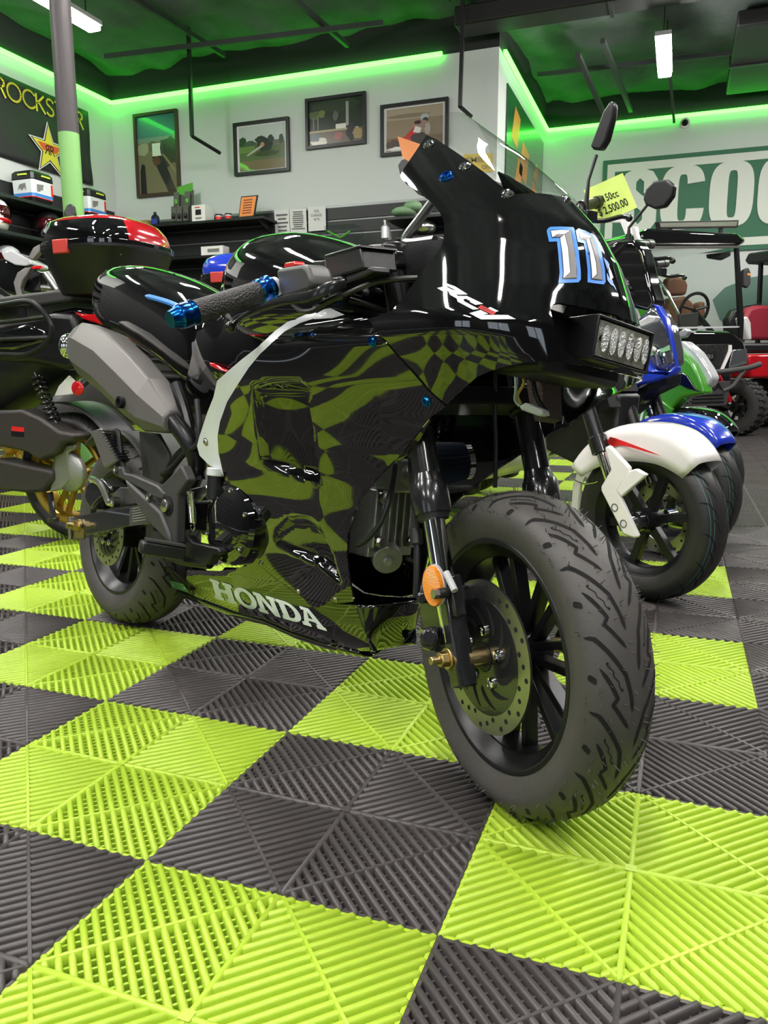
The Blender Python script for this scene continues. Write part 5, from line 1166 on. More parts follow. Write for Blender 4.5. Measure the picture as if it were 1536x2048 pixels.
# steel column
CP = CAM+ray(148, 430)*5.2; m_ = MB(); t = thing('support_column', 'round steel column painted black above and green below, left side', 'column', (CP[0], CP[1], 0))
zsp = (CAM+ray(136, 276)*5.2)[2]
m_.cyl((CP[0], CP[1], 0), (CP[0], CP[1], zsp), .066, n=32); m_.build('green_half', mat('column_green', (.20, .42, .13), .5), t)
m_ = MB(); m_.cyl((CP[0], CP[1], zsp), (CP[0], CP[1], HC-.05), .066, n=32); m_.build('black_half', mat('column_black', (.05, .042, .045), .5), t)
# hanging black brackets
def rod(P, label, w=.035):
    m_ = MB(); 
    P = [A3(P[0][0], P[0][1], HC-.06)]+P
    for a, b in zip(P[:-1], P[1:]): m_.bar(a, b, w, w, (0, 1, .01))
    tag(m_.build('hanging_bracket', 'blackp'), label, 'bracket')
rod([ony(379, 120, YB-.75), ony(384, 272, YB-.75), ony(440, 306, YB-.35)], 'black angled bracket hanging between the first two framed pictures')
rod([ony(924, 95, YB-.6), ony(920, 213, YB-.6), ony(942, 233, YB-.4)], 'black angled bracket hanging beside the rightmost framed picture')
# pictures on the back wall
def flat_on(yw, poly, lift): return [ony(x, y, yw-lift) for x, y in poly]
def picture(q, label, fr_m, shapes, margin=.05, fw=.035, mount=None):
    xs = [(ony(q[0][0], q[0][1], YB)[0]+ony(q[3][0], q[3][1], YB)[0])/2, (ony(*q[1], YB)[0]+ony(*q[2], YB)[0])/2]; zs = [(ony(*q[3], YB)[2]+ony(*q[2], YB)[2])/2, (ony(*q[0], YB)[2]+ony(*q[1], YB)[2])/2]
    x0, x1, z0, z1 = xs[0], xs[1], zs[0], zs[1]; t = thing('framed_picture', label, 'picture', ((x0+x1)/2, YB, z0))
    m_ = MB()
    for a, b in (((x0, z0), (x1, z0+fw)), ((x0, z1-fw), (x1, z1)), ((x0, z0+fw), (x0+fw, z1-fw)), ((x1-fw, z0+fw), (x1, z1-fw))):
        m_.box(((a[0]+b[0])/2, YB-.022, (a[1]+b[1])/2), (b[0]-a[0], .042, b[1]-a[1]))
    m_.build('frame', fr_m, t)
    m_ = MB(); ms = []; X0, X1, Z0, Z1 = x0+fw*.7, x1-fw*.7, z0+fw*.7, z1-fw*.7
    if mount: m_.poly([A3(X0, YB-.012, Z0), A3(X1, YB-.012, Z0), A3(X1, YB-.012, Z1), A3(X0, YB-.012, Z1)], 0); ms.append(mat('mount_'+label[:6], mount, .5)); g = .04; X0 += g; X1 -= g; Z0 += g*.6; Z1 -= g*.6
    for i, (pts, col) in enumerate(shapes):
        nm = 'print_%02x%02x%02x' % tuple(int(255*c**.45) for c in col)
        mm = mat(nm, col, .25, coat=.6); 
        if mm not in ms: ms.append(mm)
        m_.poly([A3(X0+(X1-X0)*u, YB-.0135-.0006*i, Z0+(Z1-Z0)*v) for u, v in pts], ms.index(mm))
    m_.build('print', ms, t); return t
def ell(cx, cy, rx, ry, n=14, ph=0): return [(cx+rx*math.cos(a+ph), cy+ry*math.sin(a+ph)) for a in np.linspace(0, 2*PI, n, endpoint=False)]
def blob(cx, cy, rx, ry, seed, n=18):
    r = random.Random(seed); return [(min(1, max(0, cx+rx*math.cos(a)*(.75+.4*r.random()))), min(1, max(0, cy+ry*math.sin(a)*(.75+.4*r.random())))) for a in np.linspace(0, 2*PI, n, endpoint=False)]
sq_ = lambda a, b, c, d: [(a, b), (c, b), (c, d), (a, d)]
picture([(267, 232), (355, 218), (365, 388), (280, 397)], 'tall framed photograph of a rider between crowds, leftmost picture on the back wall', mat('brown_frame', (.05, .03, .022), .4),
        [(sq_(0, 0, 1, 1), (.05, .16, .17)), (sq_(0, .60, 1, .72), (.16, .22, .20)), (sq_(0, 0, 1, .66), (.16, .14, .08)), (blob(.15, .58, .16, .09, 1), (.30, .28, .2)), (blob(.8, .52, .22, .2, 2), (.035, .035, .03)), (blob(.4, .6, .12, .08, 3), (.12, .1, .08)), ([(.36, .48), (.62, .48), (.95, .0), (.75, .0)], (.018, .018, .02)), ([(.05, 0), (.2, 0), (.18, .38), (.1, .40), (.06, .3)], (.015, .015, .015)), (sq_(.38, .48, .60, .64), (.62, .66, .60)), (blob(.48, .42, .10, .07, 4), (.10, .04, .03)), (blob(.62, .58, .05, .10, 8), (.05, .05, .05)), ([(.62, .5), (.66, .5), (1, .25), (1, .18)], (.22, .18, .10))])
picture([(469, 248), (580, 235), (581, 343), (472, 353)], 'framed photograph of a rider sliding on grass under a pale sky', 'blackp',
        [(sq_(0, 0, 1, 1), (.48, .52, .51)), (sq_(0, 0, 1, .60), (.09, .11, .05)), (sq_(0, .0, 1, .22), (.17, .12, .07)), (blob(.07, .64, .09, .14, 5), (.03, .05, .03)), (blob(.25, .60, .14, .07, 6), (.06, .08, .06)), (blob(.78, .58, .25, .07, 7), (.12, .12, .10)), (blob(.93, .64, .06, .12, 9), (.04, .06, .04)), (sq_(0, .40, .35, .55), (.13, .20, .06)), (blob(.58, .55, .17, .17, 10), (.02, .02, .02)), (blob(.48, .66, .12, .10, 11), (.03, .03, .03)), (blob(.70, .66, .08, .10, 12), (.03, .03, .03)), ([(.15, .34), (.20, .33), (.55, .52), (.52, .57)], (.42, .38, .34)), (blob(.62, .36, .3, .06, 13), (.04, .05, .02)), (blob(.52, .56, .05, .05, 14), (.45, .2, .15))], mount=(.7, .7, .7))
picture([(613, 199), (734, 185), (733, 290), (614, 299)], 'framed photograph of a race start before dark trees, without a white mount', 'blackp',
        [(sq_(0, 0, 1, 1), (.02, .032, .018)), (blob(.5, .85, .4, .15, 15), (.03, .05, .025)), (blob(.12, .68, .12, .10, 16), (.08, .12, .04)), (blob(.25, .7, .06, .09, 17), (.14, .18, .05)), (sq_(.09, .35, .11, .62), (.2, .2, .17)), (sq_(.17, .35, .19, .66), (.24, .22, .18)), (sq_(.68, .38, .73, .9), (.3, .3, .28)), (sq_(0, .0, 1, .33), (.14, .11, .09)), (sq_(0, .30, .9, .34), (.42, .36, .22)), (sq_(.50, .34, .68, .44), (.7, .66, .6)), (blob(.2, .10, .16, .10, 18), (.62, .58, .5)), (blob(.12, .2, .1, .10, 19), (.1, .12, .14)), (blob(.55, .18, .08, .09, 20), (.35, .12, .12)), (blob(.77, .25, .08, .22, 21), (.03, .03, .035)), (blob(.9, .2, .10, .12, 22), (.32, .24, .12)), (blob(.5, .62, .05, .12, 23), (.10, .11, .10))])
picture([(763, 211), (899, 197), (897, 302), (763, 314)], 'framed photograph of a dirt bike rider cornering on brown earth, rightmost picture', 'blackp',
        [(sq_(0, 0, 1, 1), (.26, .20, .14)), (sq_(0, .72, 1, 1), (.34, .28, .21)), (blob(.4, .8, .4, .05, 24), (.22, .17, .12)), (sq_(0, 0, 1, .3), (.20, .14, .09)), (blob(.68, .72, .07, .09, 25), (.40, .42, .45)), (blob(.70, .66, .05, .06, 26), (.05, .05, .06)), (blob(.62, .54, .14, .15, 27), (.30, .20, .17)), (blob(.56, .62, .07, .05, 28), (.06, .03, .03)), ([(.3, .28), (.42, .22), (.6, .46), (.52, .54)], (.50, .04, .04)), ([(.48, .40), (.60, .36), (.63, .48), (.52, .54)], (.65, .64, .6)), (blob(.58, .24, .16, .14, 29), (.07, .06, .06)), (blob(.15, .14, .2, .12, 30), (.10, .07, .06)), (blob(.74, .45, .06, .14, 31), (.45, .38, .34)), (blob(.2, .04, .2, .05, 32), (.75, .73, .7))], mount=(.75, .74, .73))
# black banner with star on the left wall
def xw(x, y, l=.0): return onx(x, y, XL+l)
zt = xw(172, 224)[2]; yb1 = xw(172, 224)[1]; zb = xw(182, 372)[2]; ya = 3.1
t = thing('wall_banner', 'large black cloth banner with yellow lettering and star on the left wall', 'banner', (XL, (ya+yb1)/2, zb))
m_ = MB(); NY, NZ = 30, 14; vs = []
for i in range(NY):
    for j in range(NZ):
        y = ya+(yb1-ya)*i/(NY-1); z = zb+(zt-zb)*j/(NZ-1); vs.append(A3(XL+.03+.012*math.sin(i*.9+j*.7)*(1-j/(NZ-1)), y, z))
m_.add(vs, [(i*NZ+j, (i+1)*NZ+j, (i+1)*NZ+j+1, i*NZ+j+1) for i in range(NY-1) for j in range(NZ-1)]); m_.build('cloth', mat('banner_black', (.022, .022, .023), .55), t, 180, solid=.004)
yel = mat('banner_yellow', (.62, .58, .05), .5); rdd = mat('banner_red', (.6, .10, .03), .5)
def stroke_letters(word, o, X, Y, wd, r):
    mb = MB(); G = {'R': [[(0, 0), (0, 1), (.35, 1), (.5, .88), (.5, .66), (.35, .54), (0, .54)], [(.28, .54), (.55, 0)]], 'O': [[(.42+.42*math.cos(a), .5+.5*math.sin(a)) for a in np.linspace(0, 2*PI, 20)]],
        'C': [[(.42+.42*math.cos(a), .5+.5*math.sin(a)) for a in np.linspace(.7, 2*PI-.7, 16)]], 'K': [[(0, 0), (0, 1)], [(.5, 1), (0, .42)], [(.14, .56), (.55, 0)]], 'S': [[(.48, .85), (.36, .98), (.16, .98), (.04, .84), (.06, .66), (.26, .53), (.44, .40), (.48, .22), (.38, .05), (.18, .01), (.02, .14)]],
        'T': [[(0, 1), (.6, 1)], [(.3, 1), (.3, 0)]], 'A': [[(0, 0), (.32, 1), (.64, 0)], [(.12, .36), (.52, .36)]]}
    adv = {'R': .68, 'O': .98, 'C': .86, 'K': .66, 'S': .62, 'T': .68, 'A': .76}; tot = sum(adv[c] for c in word); x = 0
    for c in word:
        for path in G[c]:
            P = [o+X*((x+u)/tot*1.0)+Y*v for u, v in path]; P = [p for p in P]
            for a, b in zip(P[:-1], P[1:]):
                d = _vn(b-a); n = np.cross(d, A3(1, 0, 0)); mb.prism([a-d*r*.4+n*r, b+d*r*.4+n*r, b+d*r*.4-n*r, a-d*r*.4-n*r], A3(.002, 0, 0))
        x += adv[c]
    return mb
pO = xw(10, 172)[1]; L0 = xw(-14, 200)[1]; L1 = xw(163, 258)[1]; zt2 = xw(100, 213)[2]+.02; hL = xw(30, 176)[2]-xw(30, 213)[2]
zb2 = xw(152, 257)[2]
mb = stroke_letters('ROCKSTAR', A3(XL+.05, L0, zb2), A3(0, L1-L0, 0), A3(0, 0, hL*.92), 1, .011); mb.build('brand_lettering', yel, t)
sc_ = xw(92, 302); R_ = abs(xw(92, 250)[2]-xw(92, 302)[2])*1.0
def star(c, R, r, lift): return [c+A3(lift, math.cos(a)*rr, math.sin(a)*rr) for k_ in range(10) for a, rr in ((PI/2+k_*PI/5, R if k_ % 2 == 0 else r),)]
for Rk, rk, l_, mm, nm in ((1.10, .46, .045, mat('banner_white', (.7, .7, .7), .5), 'star_outline'), (1.0, .40, .049, mat('banner_black', (0, 0, 0)), 'star_border'), (.93, .36, .053, yel, 'star')):
    m_ = MB(); P = star(sc_, R_*Rk, R_*rk, l_); c0 = sc_+A3(l_, 0, 0); m_.add(P+[c0], [(i, (i+1) % 10, 10) for i in range(10)]); so = m_.build(nm, mm, t)
m_ = MB(); m_.poly([sc_+A3(.0545, u*R_, v*R_) for u, v in ((-.62, .22), (.62, .22), (.42, .0), (.36, -.05), (-.36, -.05), (-.42, 0))]); m_.build('star_band', rdd, t)
m_ = MB(); text_on(m_, 'R', sc_+A3(.056, .02*R_, -.18*R_), A3(0, .26*R_, 0), A3(0, 0, .36*R_), bold=.0); text_on(m_, 'R', sc_+A3(.056, -.02*R_, -.18*R_), A3(0, -.26*R_, 0), A3(0, 0, .36*R_), bold=.0); m_.build('star_initials', 'decalk', t)
# slatwall panels
ZS = ony(600, 417, YB)[2]
def slat(name, label, c0, size, axis):
    t = thing(name, label, 'slatwall', (c0[0]+size[0]/2, c0[1]+size[1]/2, 0)); m_ = MB(); z = 0; n = 0
    while z < size[2]-.02:
        m_.box((c0[0]+size[0]/2, c0[1]+size[1]/2, z+.066), (size[0] if axis == 'x' else .02, size[1] if axis == 'y' else .02, .128)); z += .15
    m_.build('slats', mat('slatwall_black', (.016, .017, .017), .5), t)
    m_ = MB(); m_.box((c0[0]+size[0]/2+(0 if axis == 'x' else -.012), c0[1]+size[1]/2+(.012 if axis == 'x' else 0), size[2]/2), (size[0] if axis == 'x' else .006, size[1] if axis == 'y' else .006, size[2]))
    m_.build('groove_inserts', mat('slatwall_insert', (.22, .23, .23), .35, .6), t)
slat('slatwall_panel', 'black slatwall panel covering the lower back wall under the pictures', (XL+.03, YB-.035, 0), (XS-XL-.1, .02, ZS), 'x')
slat('slatwall_panel', 'black slatwall panel covering the lower left wall under the banner', (XL+.02, -4.5, 0), (.02, YB+4.4, ZS+.03), 'y')
# shelf on the back wall and what stands on it
def boxpx(name, mats, x0, y0, x1, y1, yp, dep, parent=None, bevel=.004, **kw):
    a = ony(x0, y1, yp); b = ony(x1, y0, yp); m_ = MB(); m_.box(((a[0]+b[0])/2, yp+dep/2, (a[2]+b[2])/2), (b[0]-a[0], dep, b[2]-a[2])); return m_.build(name, mats, parent, bevel=bevel)
SY = YB-.40; sz = ony(430, 439, SY)[2]
t = thing('wall_shelf', 'long black shelf board on the back wall under the leftmost picture', 'shelf', (-4, SY, sz)); xa = ony(255, 445, SY)[0]; xb = ony(526, 432, SY)[0]
m_ = MB(); m_.box(((xa+xb)/2, SY+.18, sz-.015), (xb-xa, .36, .03)); m_.build('board', 'blackp', t, bevel=.003)
for xx in (xa+.3, xb-.1):
    m_ = MB(); m_.prism([A3(xx, SY+.02, sz-.03), A3(xx, SY+.35, sz-.03), A3(xx, SY+.35, sz-.14)], A3(.012, 0, 0)); m_.build('shelf_bracket', 'blackp', t)
def item(name, label, cat, x, yb, group=None, dy=.14):
    p = ony(x, yb, SY+dy); return thing(name, label, cat, (p[0], SY+dy, sz)), A3(p[0], SY+dy, sz), 8.7/FPX
def sx_(x): return ony(x, 440, SY+.14)[0]
t, p, u = item('oil_bottle', 'dark blue plastic oil bottle on the shelf under the leftmost picture', 'bottle', 311, 445)
m_ = MB(); w_ = 8*u; hh = 31*u
m_.loft([[p+A3(a*w_, b*w_*.55, z*hh) for a, b in ((-k, -k), (k, -k), (k, k), (-k, k))] for k, z in ((.95, 0), (1, .04), (1, .62), (.85, .74), (.42, .84), (.4, .86))]); bt = m_.build('body', mat('oil_bottle_blue', (.01, .012, .03), .35), t, bevel=.006)
m_ = MB(); m_.cyl(p+A3(0, 0, hh*.85), p+A3(0, 0, hh), w_*.42, n=14); m_.build('cap', 'blackp', t)
m_ = MB(); m_.box(p+A3(0, -w_*.56, hh*.36), (w_*1.5, .002, hh*.34)); m_.build('label', mat('label_blue', (.03, .05, .35), .4), t)
t, p, u = item('cardboard_box', 'small brown cardboard box beside the dark blue oil bottle', 'box', 294, 445); m_ = MB(); m_.box(p+A3(0, 0, 7*u), (20*u, .12, 14*u)); m_.build('carton', mat('cardboard', (.30, .19, .08), .7), t); m_ = MB(); m_.box(p+A3(0, 0, 14.1*u), (3*u, .12, .003)); m_.build('tape', mat('tape', (.4, .3, .15), .4), t)
t, p, u = item('spray_can', 'short silver can at the left end of the shelf', 'can', 270, 445); m_ = MB(); m_.lathe([(0, 6*u), (12*u, 6*u), (15*u, 3*u), (18*u, 3*u)], p, (0, 0, 1), 20, cap=True); m_.build('can', 'steel', t)
# stand of blister packs: each pack hangs for itself
gcol = mat('pack_green', (.10, .35, .05), .4); pgr = mat('pack_grey', (.10, .10, .09), .45)
t = thing('display_stand', 'tall card display stand with green header behind blister packs on the shelf', 'display stand', tuple(A3(sx_(362), SY+.2, sz)))
m_ = MB(); bx0 = [ony(x, y, SY+.2) for x, y in [(346, 444), (386, 442), (386, 380), (372, 375), (352, 385)]]; m_.prism(bx0, A3(0, .02, 0)); m_.build('back_card', pgr, t)
m_ = MB(); m_.prism([ony(x, y, SY+.19) for x, y in [(353, 388), (355, 374), (385, 365), (385, 380), (370, 392)]], A3(0, .008, 0)); m_.build('header', gcol, t)
for i, (x, y, lb) in enumerate([(352, 400, 'top left'), (374, 398, 'top right'), (347, 428, 'bottom left'), (358, 428, 'bottom middle'), (371, 427, 'bottom right')]):
    tt = thing('blister_pack', 'grey and green blister pack on the shelf display stand, %s of five' % lb, 'package', tuple(ony(x, y+15, SY+.14)), 'blister packs on the shelf display'); m_ = MB(); m_.prism([ony(x+a, y+b, SY+.14) for a, b in ((-5, -15), (5, -16), (5, 14), (-5, 15))], A3(0, .012, 0)); m_.build('backing', pgr, tt, bevel=.003)
    m_ = MB(); c_ = ony(x, y+4, SY+.13); m_.ball(c_, (4*u, .02, 6*u)); m_.build('moulded_part', 'blackp' if i > 1 else gcol, tt)
t, p, u = item('white_box', 'white carton with a black picture beside the two small tubs', 'box', 402, 443); m_ = MB(); m_.box(p+A3(0, .05, 18*u), (33*u, .2, 36*u)); m_.build('carton', 'whitegl', t, bevel=.003)
m_ = MB(); m_.box(p+A3(0, -.052, 21*u), (14*u, .002, 11*u)); m_.build('printed_picture', 'decalk', t); m_ = MB(); m_.box(p+A3(0, -.052, 9*u), (15*u, .002, 3*u)); m_.build('printed_code', 'decalg', t); m_ = MB(); m_.box(p+A3(-2*u, -.052, 31*u), (12*u, .002, 2*u)); m_.build('printed_title', 'decalr', t)
for x, lb in ((438, 'left'), (457, 'right')):
    t, p, u = item('grease_tub', 'small white tub with red label and black lid, %s of the pair on the shelf' % lb, 'tub', x, 440, 'grease tubs'); t['group'] = 'pair of tubs on the shelf'
    m_ = MB(); m_.cyl(p, p+A3(0, 0, 12*u), 7*u, n=24); m_.build('tub', 'whitegl', t); m_ = MB(); m_.cyl(p+A3(0, 0, 12*u), p+A3(0, 0, 15*u), 7.5*u, n=24); m_.build('lid', 'blackp', t); m_ = MB(); m_.cyl(p+A3(0, 0, 3*u), p+A3(0, 0, 10*u), 7.1*u, n=24, cap=False); m_.build('label', 'decalr', t)
t, p, u = item('sign_frame', 'orange notice in a black frame standing at the right end of the shelf', 'sign', 496, 437); P = [ony(x, y, SY+.12) for x, y in [(477, 436), (508, 433), (515, 390), (482, 393)]]
m_ = MB(); m_.prism(P, A3(0, .02, 0)); m_.build('frame', 'blackp', t); c_ = sum(P)/4; m_ = MB(); m_.poly([c_+(q_-c_)*.90+A3(0, -.003, 0) for q_ in P]); m_.build('orange_sheet', mat('orange_paper', (.80, .28, .07), .6), t)
m_ = MB()
for i in range(6):
    a = P[0]+(P[3]-P[0])*(.2+.12*i)+(P[1]-P[0])*.22; b = a+(P[1]-P[0])*.56; m_.bar(a+A3(0, -.005, 0), b+A3(0, -.005, 0), .002, .012)
m_.build('printed_lines', mat('orange_ink', (.25, .05, .02), .6), t)
# notices on the slatwall
for i, (q_, lb, lines) in enumerate([([(548, 420), (578, 418), (580, 467), (551, 470)], 'leftmost paper notice on the slatwall, large lettering', ['LAYAWAY', 'WE', 'ACCEPT', 'CARDS']), ([(579, 418), (612, 416), (614, 465), (581, 467)], 'middle paper notice on the slatwall, filled with small lines', None), ([(616, 414), (651, 412), (652, 460), (617, 463)], 'rightmost paper notice on the slatwall, three short lines', ['OIL', 'CHANGE', '$75'])]):
    P = [ony(x, y, YB-.06) for x, y in q_]; t = thing('paper_notice', lb, 'notice', tuple(sum(P)/4)); m_ = MB(); m_.prism(P, A3(0, .003, 0)); m_.build('sheet', mat('paper', (.62, .62, .60), .7), t)
    m_ = MB(); X = P[1]-P[0]; Y = P[3]-P[0]
    if i == 2:
        for k_, tx in enumerate(lines): text_on(m_, tx, P[0]+X*(.34 if k_ != 1 else .16)+Y*(.24+.17*k_)+A3(0, -.004, 0), X*(.32 if k_ != 1 else .62), -Y*.11)
    else:
        for k_ in range(5 if i == 0 else 9): 
            y_ = (.22+.155*k_) if i == 0 else (.14+.085*k_); r_ = random.Random(k_+i*7).uniform(.5, .8); a = P[0]+X*(.5-r_/2)+Y*y_+A3(0, -.004, 0); m_.bar(a, a+X*r_, .002, .02 if i == 0 else .012)
    m_.build('printing', mat('print_ink', (.12, .12, .12), .6), t)
# acrylic case on a shelf, shelf at the right with helmets and parts
SY2 = YB-.45; z2 = ony(690, 492, SY2)[2]
t = thing('display_case', 'clear acrylic case on the shelf under the paper notices', 'display case', tuple(ony(677, 490, SY2))); a = ony(648, 490, SY2); b = ony(706, 447, SY2); m_ = MB(); m_.box(((a[0]+b[0])/2, SY2+.16, (a[2]+b[2])/2), (b[0]-a[0], .3, b[2]-a[2])); m_.build('acrylic_box', glass('acrylic', (.9, .95, .92), .03, .3), t)
m_ = MB(); m_.tube(smooth([ony(x, y, SY2+.1) for x, y in [(655, 462), (670, 470), (682, 474), (700, 462)]], 4), .012, 8); m_.build('chain', gcol, t)
m_ = MB(); a = ony(250, 520, SY2); b = ony(760, 500, SY2); m_.box(((a[0]+b[0])/2, SY2+.2, z2-.02), (b[0]-a[0], .42, .03)); tag(m_.build('wall_shelf', 'blackp', bevel=.003), 'second black shelf lower on the back wall, behind the blue top case', 'shelf')
t = thing('parts_box', 'small yellow box on the lower shelf above the blue top case', 'box', tuple(ony(515, 478, SY2+.05))); p = ony(515, 482, SY2+.05); p[2] = z2; m_ = MB(); m_.box(p+A3(0, .05, .07), (.2, .14, .13)); m_.build('carton', mat('box_yellow', (.55, .36, .03), .5), t)
t = thing('parts_box', 'flat white box on the lower shelf, left of the yellow box', 'box', tuple(ony(425, 480, SY2+.05))); p = ony(425, 482, SY2+.05); p[2] = z2; m_ = MB(); m_.box(p+A3(0, .05, .05), (.30, .14, .10)); m_.build('carton', 'whitegl', t); m_ = MB(); m_.box(p+A3(.02, -.021, .05), (.16, .002, .04)); m_.build('printed_label', 'decalg', t)
SY3 = YB-.5
for (x0, x1, yy, lb) in ((770, 900, 434, 'black shelf with a helmet bag to the right of the notices, the upper one'), (790, 900, 473, 'black shelf under the upper one, holding chrome parts')):
    a = ony(x0, yy, SY3); b = ony(x1, yy, SY3); m_ = MB(); m_.box(((a[0]+b[0])/2, SY3+.22, a[2]-.02), (b[0]-a[0], .45, .03)); tag(m_.build('wall_shelf', 'blackp', bevel=.003), lb, 'shelf')
def helmet(c, r, yaw, label, shell, trim):
    """full face helmet, c = centre"""
    t = thing('helmet', label, 'helmet', (c[0], c[1], c[2]-r*1.0)); F = Fr(c, yaw); m_ = MB(F); R = []
    for z, k, fx in ((-1.0, .62, .0), (-.86, .80, .06), (-.55, .92, .10), (-.1, 1.0, .03), (.35, .98, 0), (.7, .78, -.02), (.9, .5, -.03), (1.0, .12, -.03)): R.append([A3(r*(fx+1.12*k*math.cos(a)*(1.05 if math.cos(a) > 0 and z < -.3 else 1)), .86*r*k*math.sin(a), r*z) for a in np.linspace(0, 2*PI, 28, endpoint=False)])
    m_.loft(R); m_.build('shell', shell, t, 60)
    m_ = MB(F); m_.loft([[A3(r*1.10*math.cos(a)*kk, .90*r*math.sin(a)*kk, r*z) for a in np.linspace(-1.15, 1.15, 15)] for z, kk in ((-.30, 1.03), (-.05, 1.05), (.25, 1.05), (.42, 1.0))], False, False); m_.build('visor', mat('visor_dark', (.05, .006, .008), .08, .2, 1), t, solid=.004)
    m_ = MB(F); m_.loft([[A3(r*1.13*math.cos(a)*kk, .92*r*math.sin(a)*kk, r*z) for a in np.linspace(-1.35, 1.35, 15)] for z, kk in ((-.62, 1.0), (-.42, 1.05), (-.34, 1.04))], False, False); m_.build('chin_trim', trim, t, solid=.005)
    return t
pu = ony(820, 425, SY3+.1)
t = thing('helmet_bag', 'pale green cloth wrapped bundle on the upper shelf behind the grey stay', 'bag', tuple(ony(815, 434, SY3+.1))); m_ = MB(); m_.ball(ony(808, 424, SY3+.15), (.14, .12, .055)); m_.ball(ony(826, 413, SY3+.15), (.10, .10, .06)); m_.build('cloth', mat('pale_green_cloth', (.20, .32, .18), .5, bump=.4, bscale=20), t, 180)
for x, y, w_, h_, lb in ((771, 477, .06, .17, 'clear bottle with white cap standing left of the chrome part'), (777, 480, .05, .12, 'short white bottle beside the clear one')):
    p = ony(x, y, SY3+(.1 if h_ > .15 else .24)); t = thing('spray_bottle', lb, 'bottle', tuple(p)); m_ = MB(); m_.lathe([(0, w_*.8), (h_*.7, w_*.8), (h_*.85, w_*.3), (h_, w_*.3)], p, (0, 0, 1), 16, cap=True); m_.build('body', 'clear', t); m_ = MB(); m_.cyl(p+A3(0, 0, h_), p+A3(0, 0, h_*1.12), w_*.35, n=12); m_.build('cap', 'whitegl', t)
p = ony(850, 455, SY3+.1); t = thing('exhaust_tip', 'shiny rounded chrome part on the shelf seen between stay and cowl', 'motor part', tuple(ony(850, 471, SY3+.1))); m_ = MB(); m_.ball(p, (.12, .12, .09)); m_.build('shell', 'steel', t, 180); m_ = MB(); m_.cyl(p+A3(-.02, -.10, .02), p+A3(-.02, -.125, .02), .03, n=16); m_.build('opening', 'groove', t)
# notice seen through the windscreen, poster on the side wall, far sign, dome camera
P = [ony(x, y, YB-.01) for x, y in [(927, 309), (985, 306), (986, 343), (930, 346)]]; t = thing('warning_notice', 'yellow paper notice on the wall seen through the windscreen', 'notice', tuple(sum(P)/4)); m_ = MB(); m_.prism(P, A3(0, .004, 0)); m_.build('sheet', mat('yellow_paper', (.62, .46, .10), .6), t); m_ = MB(); text_on(m_, 'SMILE', P[0]+(P[1]-P[0])*.08+(P[3]-P[0])*.46+A3(0, -.006, 0), (P[1]-P[0])*.8, -(P[3]-P[0])*.30, bold=.01); text_on(m_, 'ON', P[0]+(P[1]-P[0])*.6+(P[3]-P[0])*.85+A3(0, -.006, 0), (P[1]-P[0])*.28, -(P[3]-P[0])*.24, bold=.01); m_.build('notice_lettering', mat('notice_ink', (.25, .2, .12), .6), t)
y0 = onx(1012, 200, XS)[1]; y1 = onx(1083, 340, XS)[1]; za = onx(1012, 165, XS)[2]; zb_ = onx(1050, 420, XS)[2]
t = thing('wall_poster', 'tall dark green poster with orange streaks on the side wall behind the windscreen', 'poster', (XS, (y0+y1)/2, zb_)); m_ = MB(); m_.box((XS+.01, (y0+y1)/2, (za+zb_)/2), (.016, y1-y0, za-zb_)); m_.build('panel', mat('poster_green', (.015, .06, .03), .3, coat=.6), t)
m_ = MB()
for f0, f1, g0, g1 in ((.1, .25, .55, .85), (.3, .5, .3, .62), (.2, .34, .15, .4), (.6, .75, .1, .35), (.7, .8, .45, .6)): m_.prism([A3(XS+.019, y0+(y1-y0)*a, zb_+(za-zb_)*b) for a, b in ((f0, g0), (f1, g0-.04), (f1+.06, g1), (f0+.08, g1+.05))], A3(.001, 0, 0))
m_.build('orange_streaks', mat('poster_orange', (.45, .18, .04), .4), t)
# the big sign: white condensed letters on green
zT = ony(1300, 305, YF)[2]; xS0 = ony(1206, 330, YF)[0]; zB = ony(1480, 487, YF)[2]
def yfp(x, y): return ony(x, y, YF)
t = thing('wall_sign', 'huge green sign with white block lettering on the far wall', 'sign', (xS0+2, YF, zB))
zt1 = yfp(1215, 322)[2]; xl = yfp(1207, 330)[0]; zbm = yfp(1500, 500)[2]; xr = xl+6.2
gsg = mat('sign_green', (.022, .125, .062), .55); wsg = mat('sign_white', (.60, .63, .56), .55)
m_ = MB(); m_.box(((xl+xr)/2, YF-.015, (zt1+zbm)/2), (xr-xl, .03, zt1-zbm)); m_.build('board', gsg, t)
m_ = MB(); b0 = .06; 
for lo_, hi_ in (((xl+b0, zt1-b0-.10), (xr, zt1-b0)), ((xl+b0, zbm+b0), (xl+b0+.10, zt1-b0-.10)), ((xl+b0+.1, zbm+b0), (xr, zbm+b0+.10))): m_.box(((lo_[0]+hi_[0])/2, YF-.034, (lo_[1]+hi_[1])/2), (hi_[0]-lo_[0], .006, hi_[1]-lo_[1]))
m_.build('border_line', wsg, t)
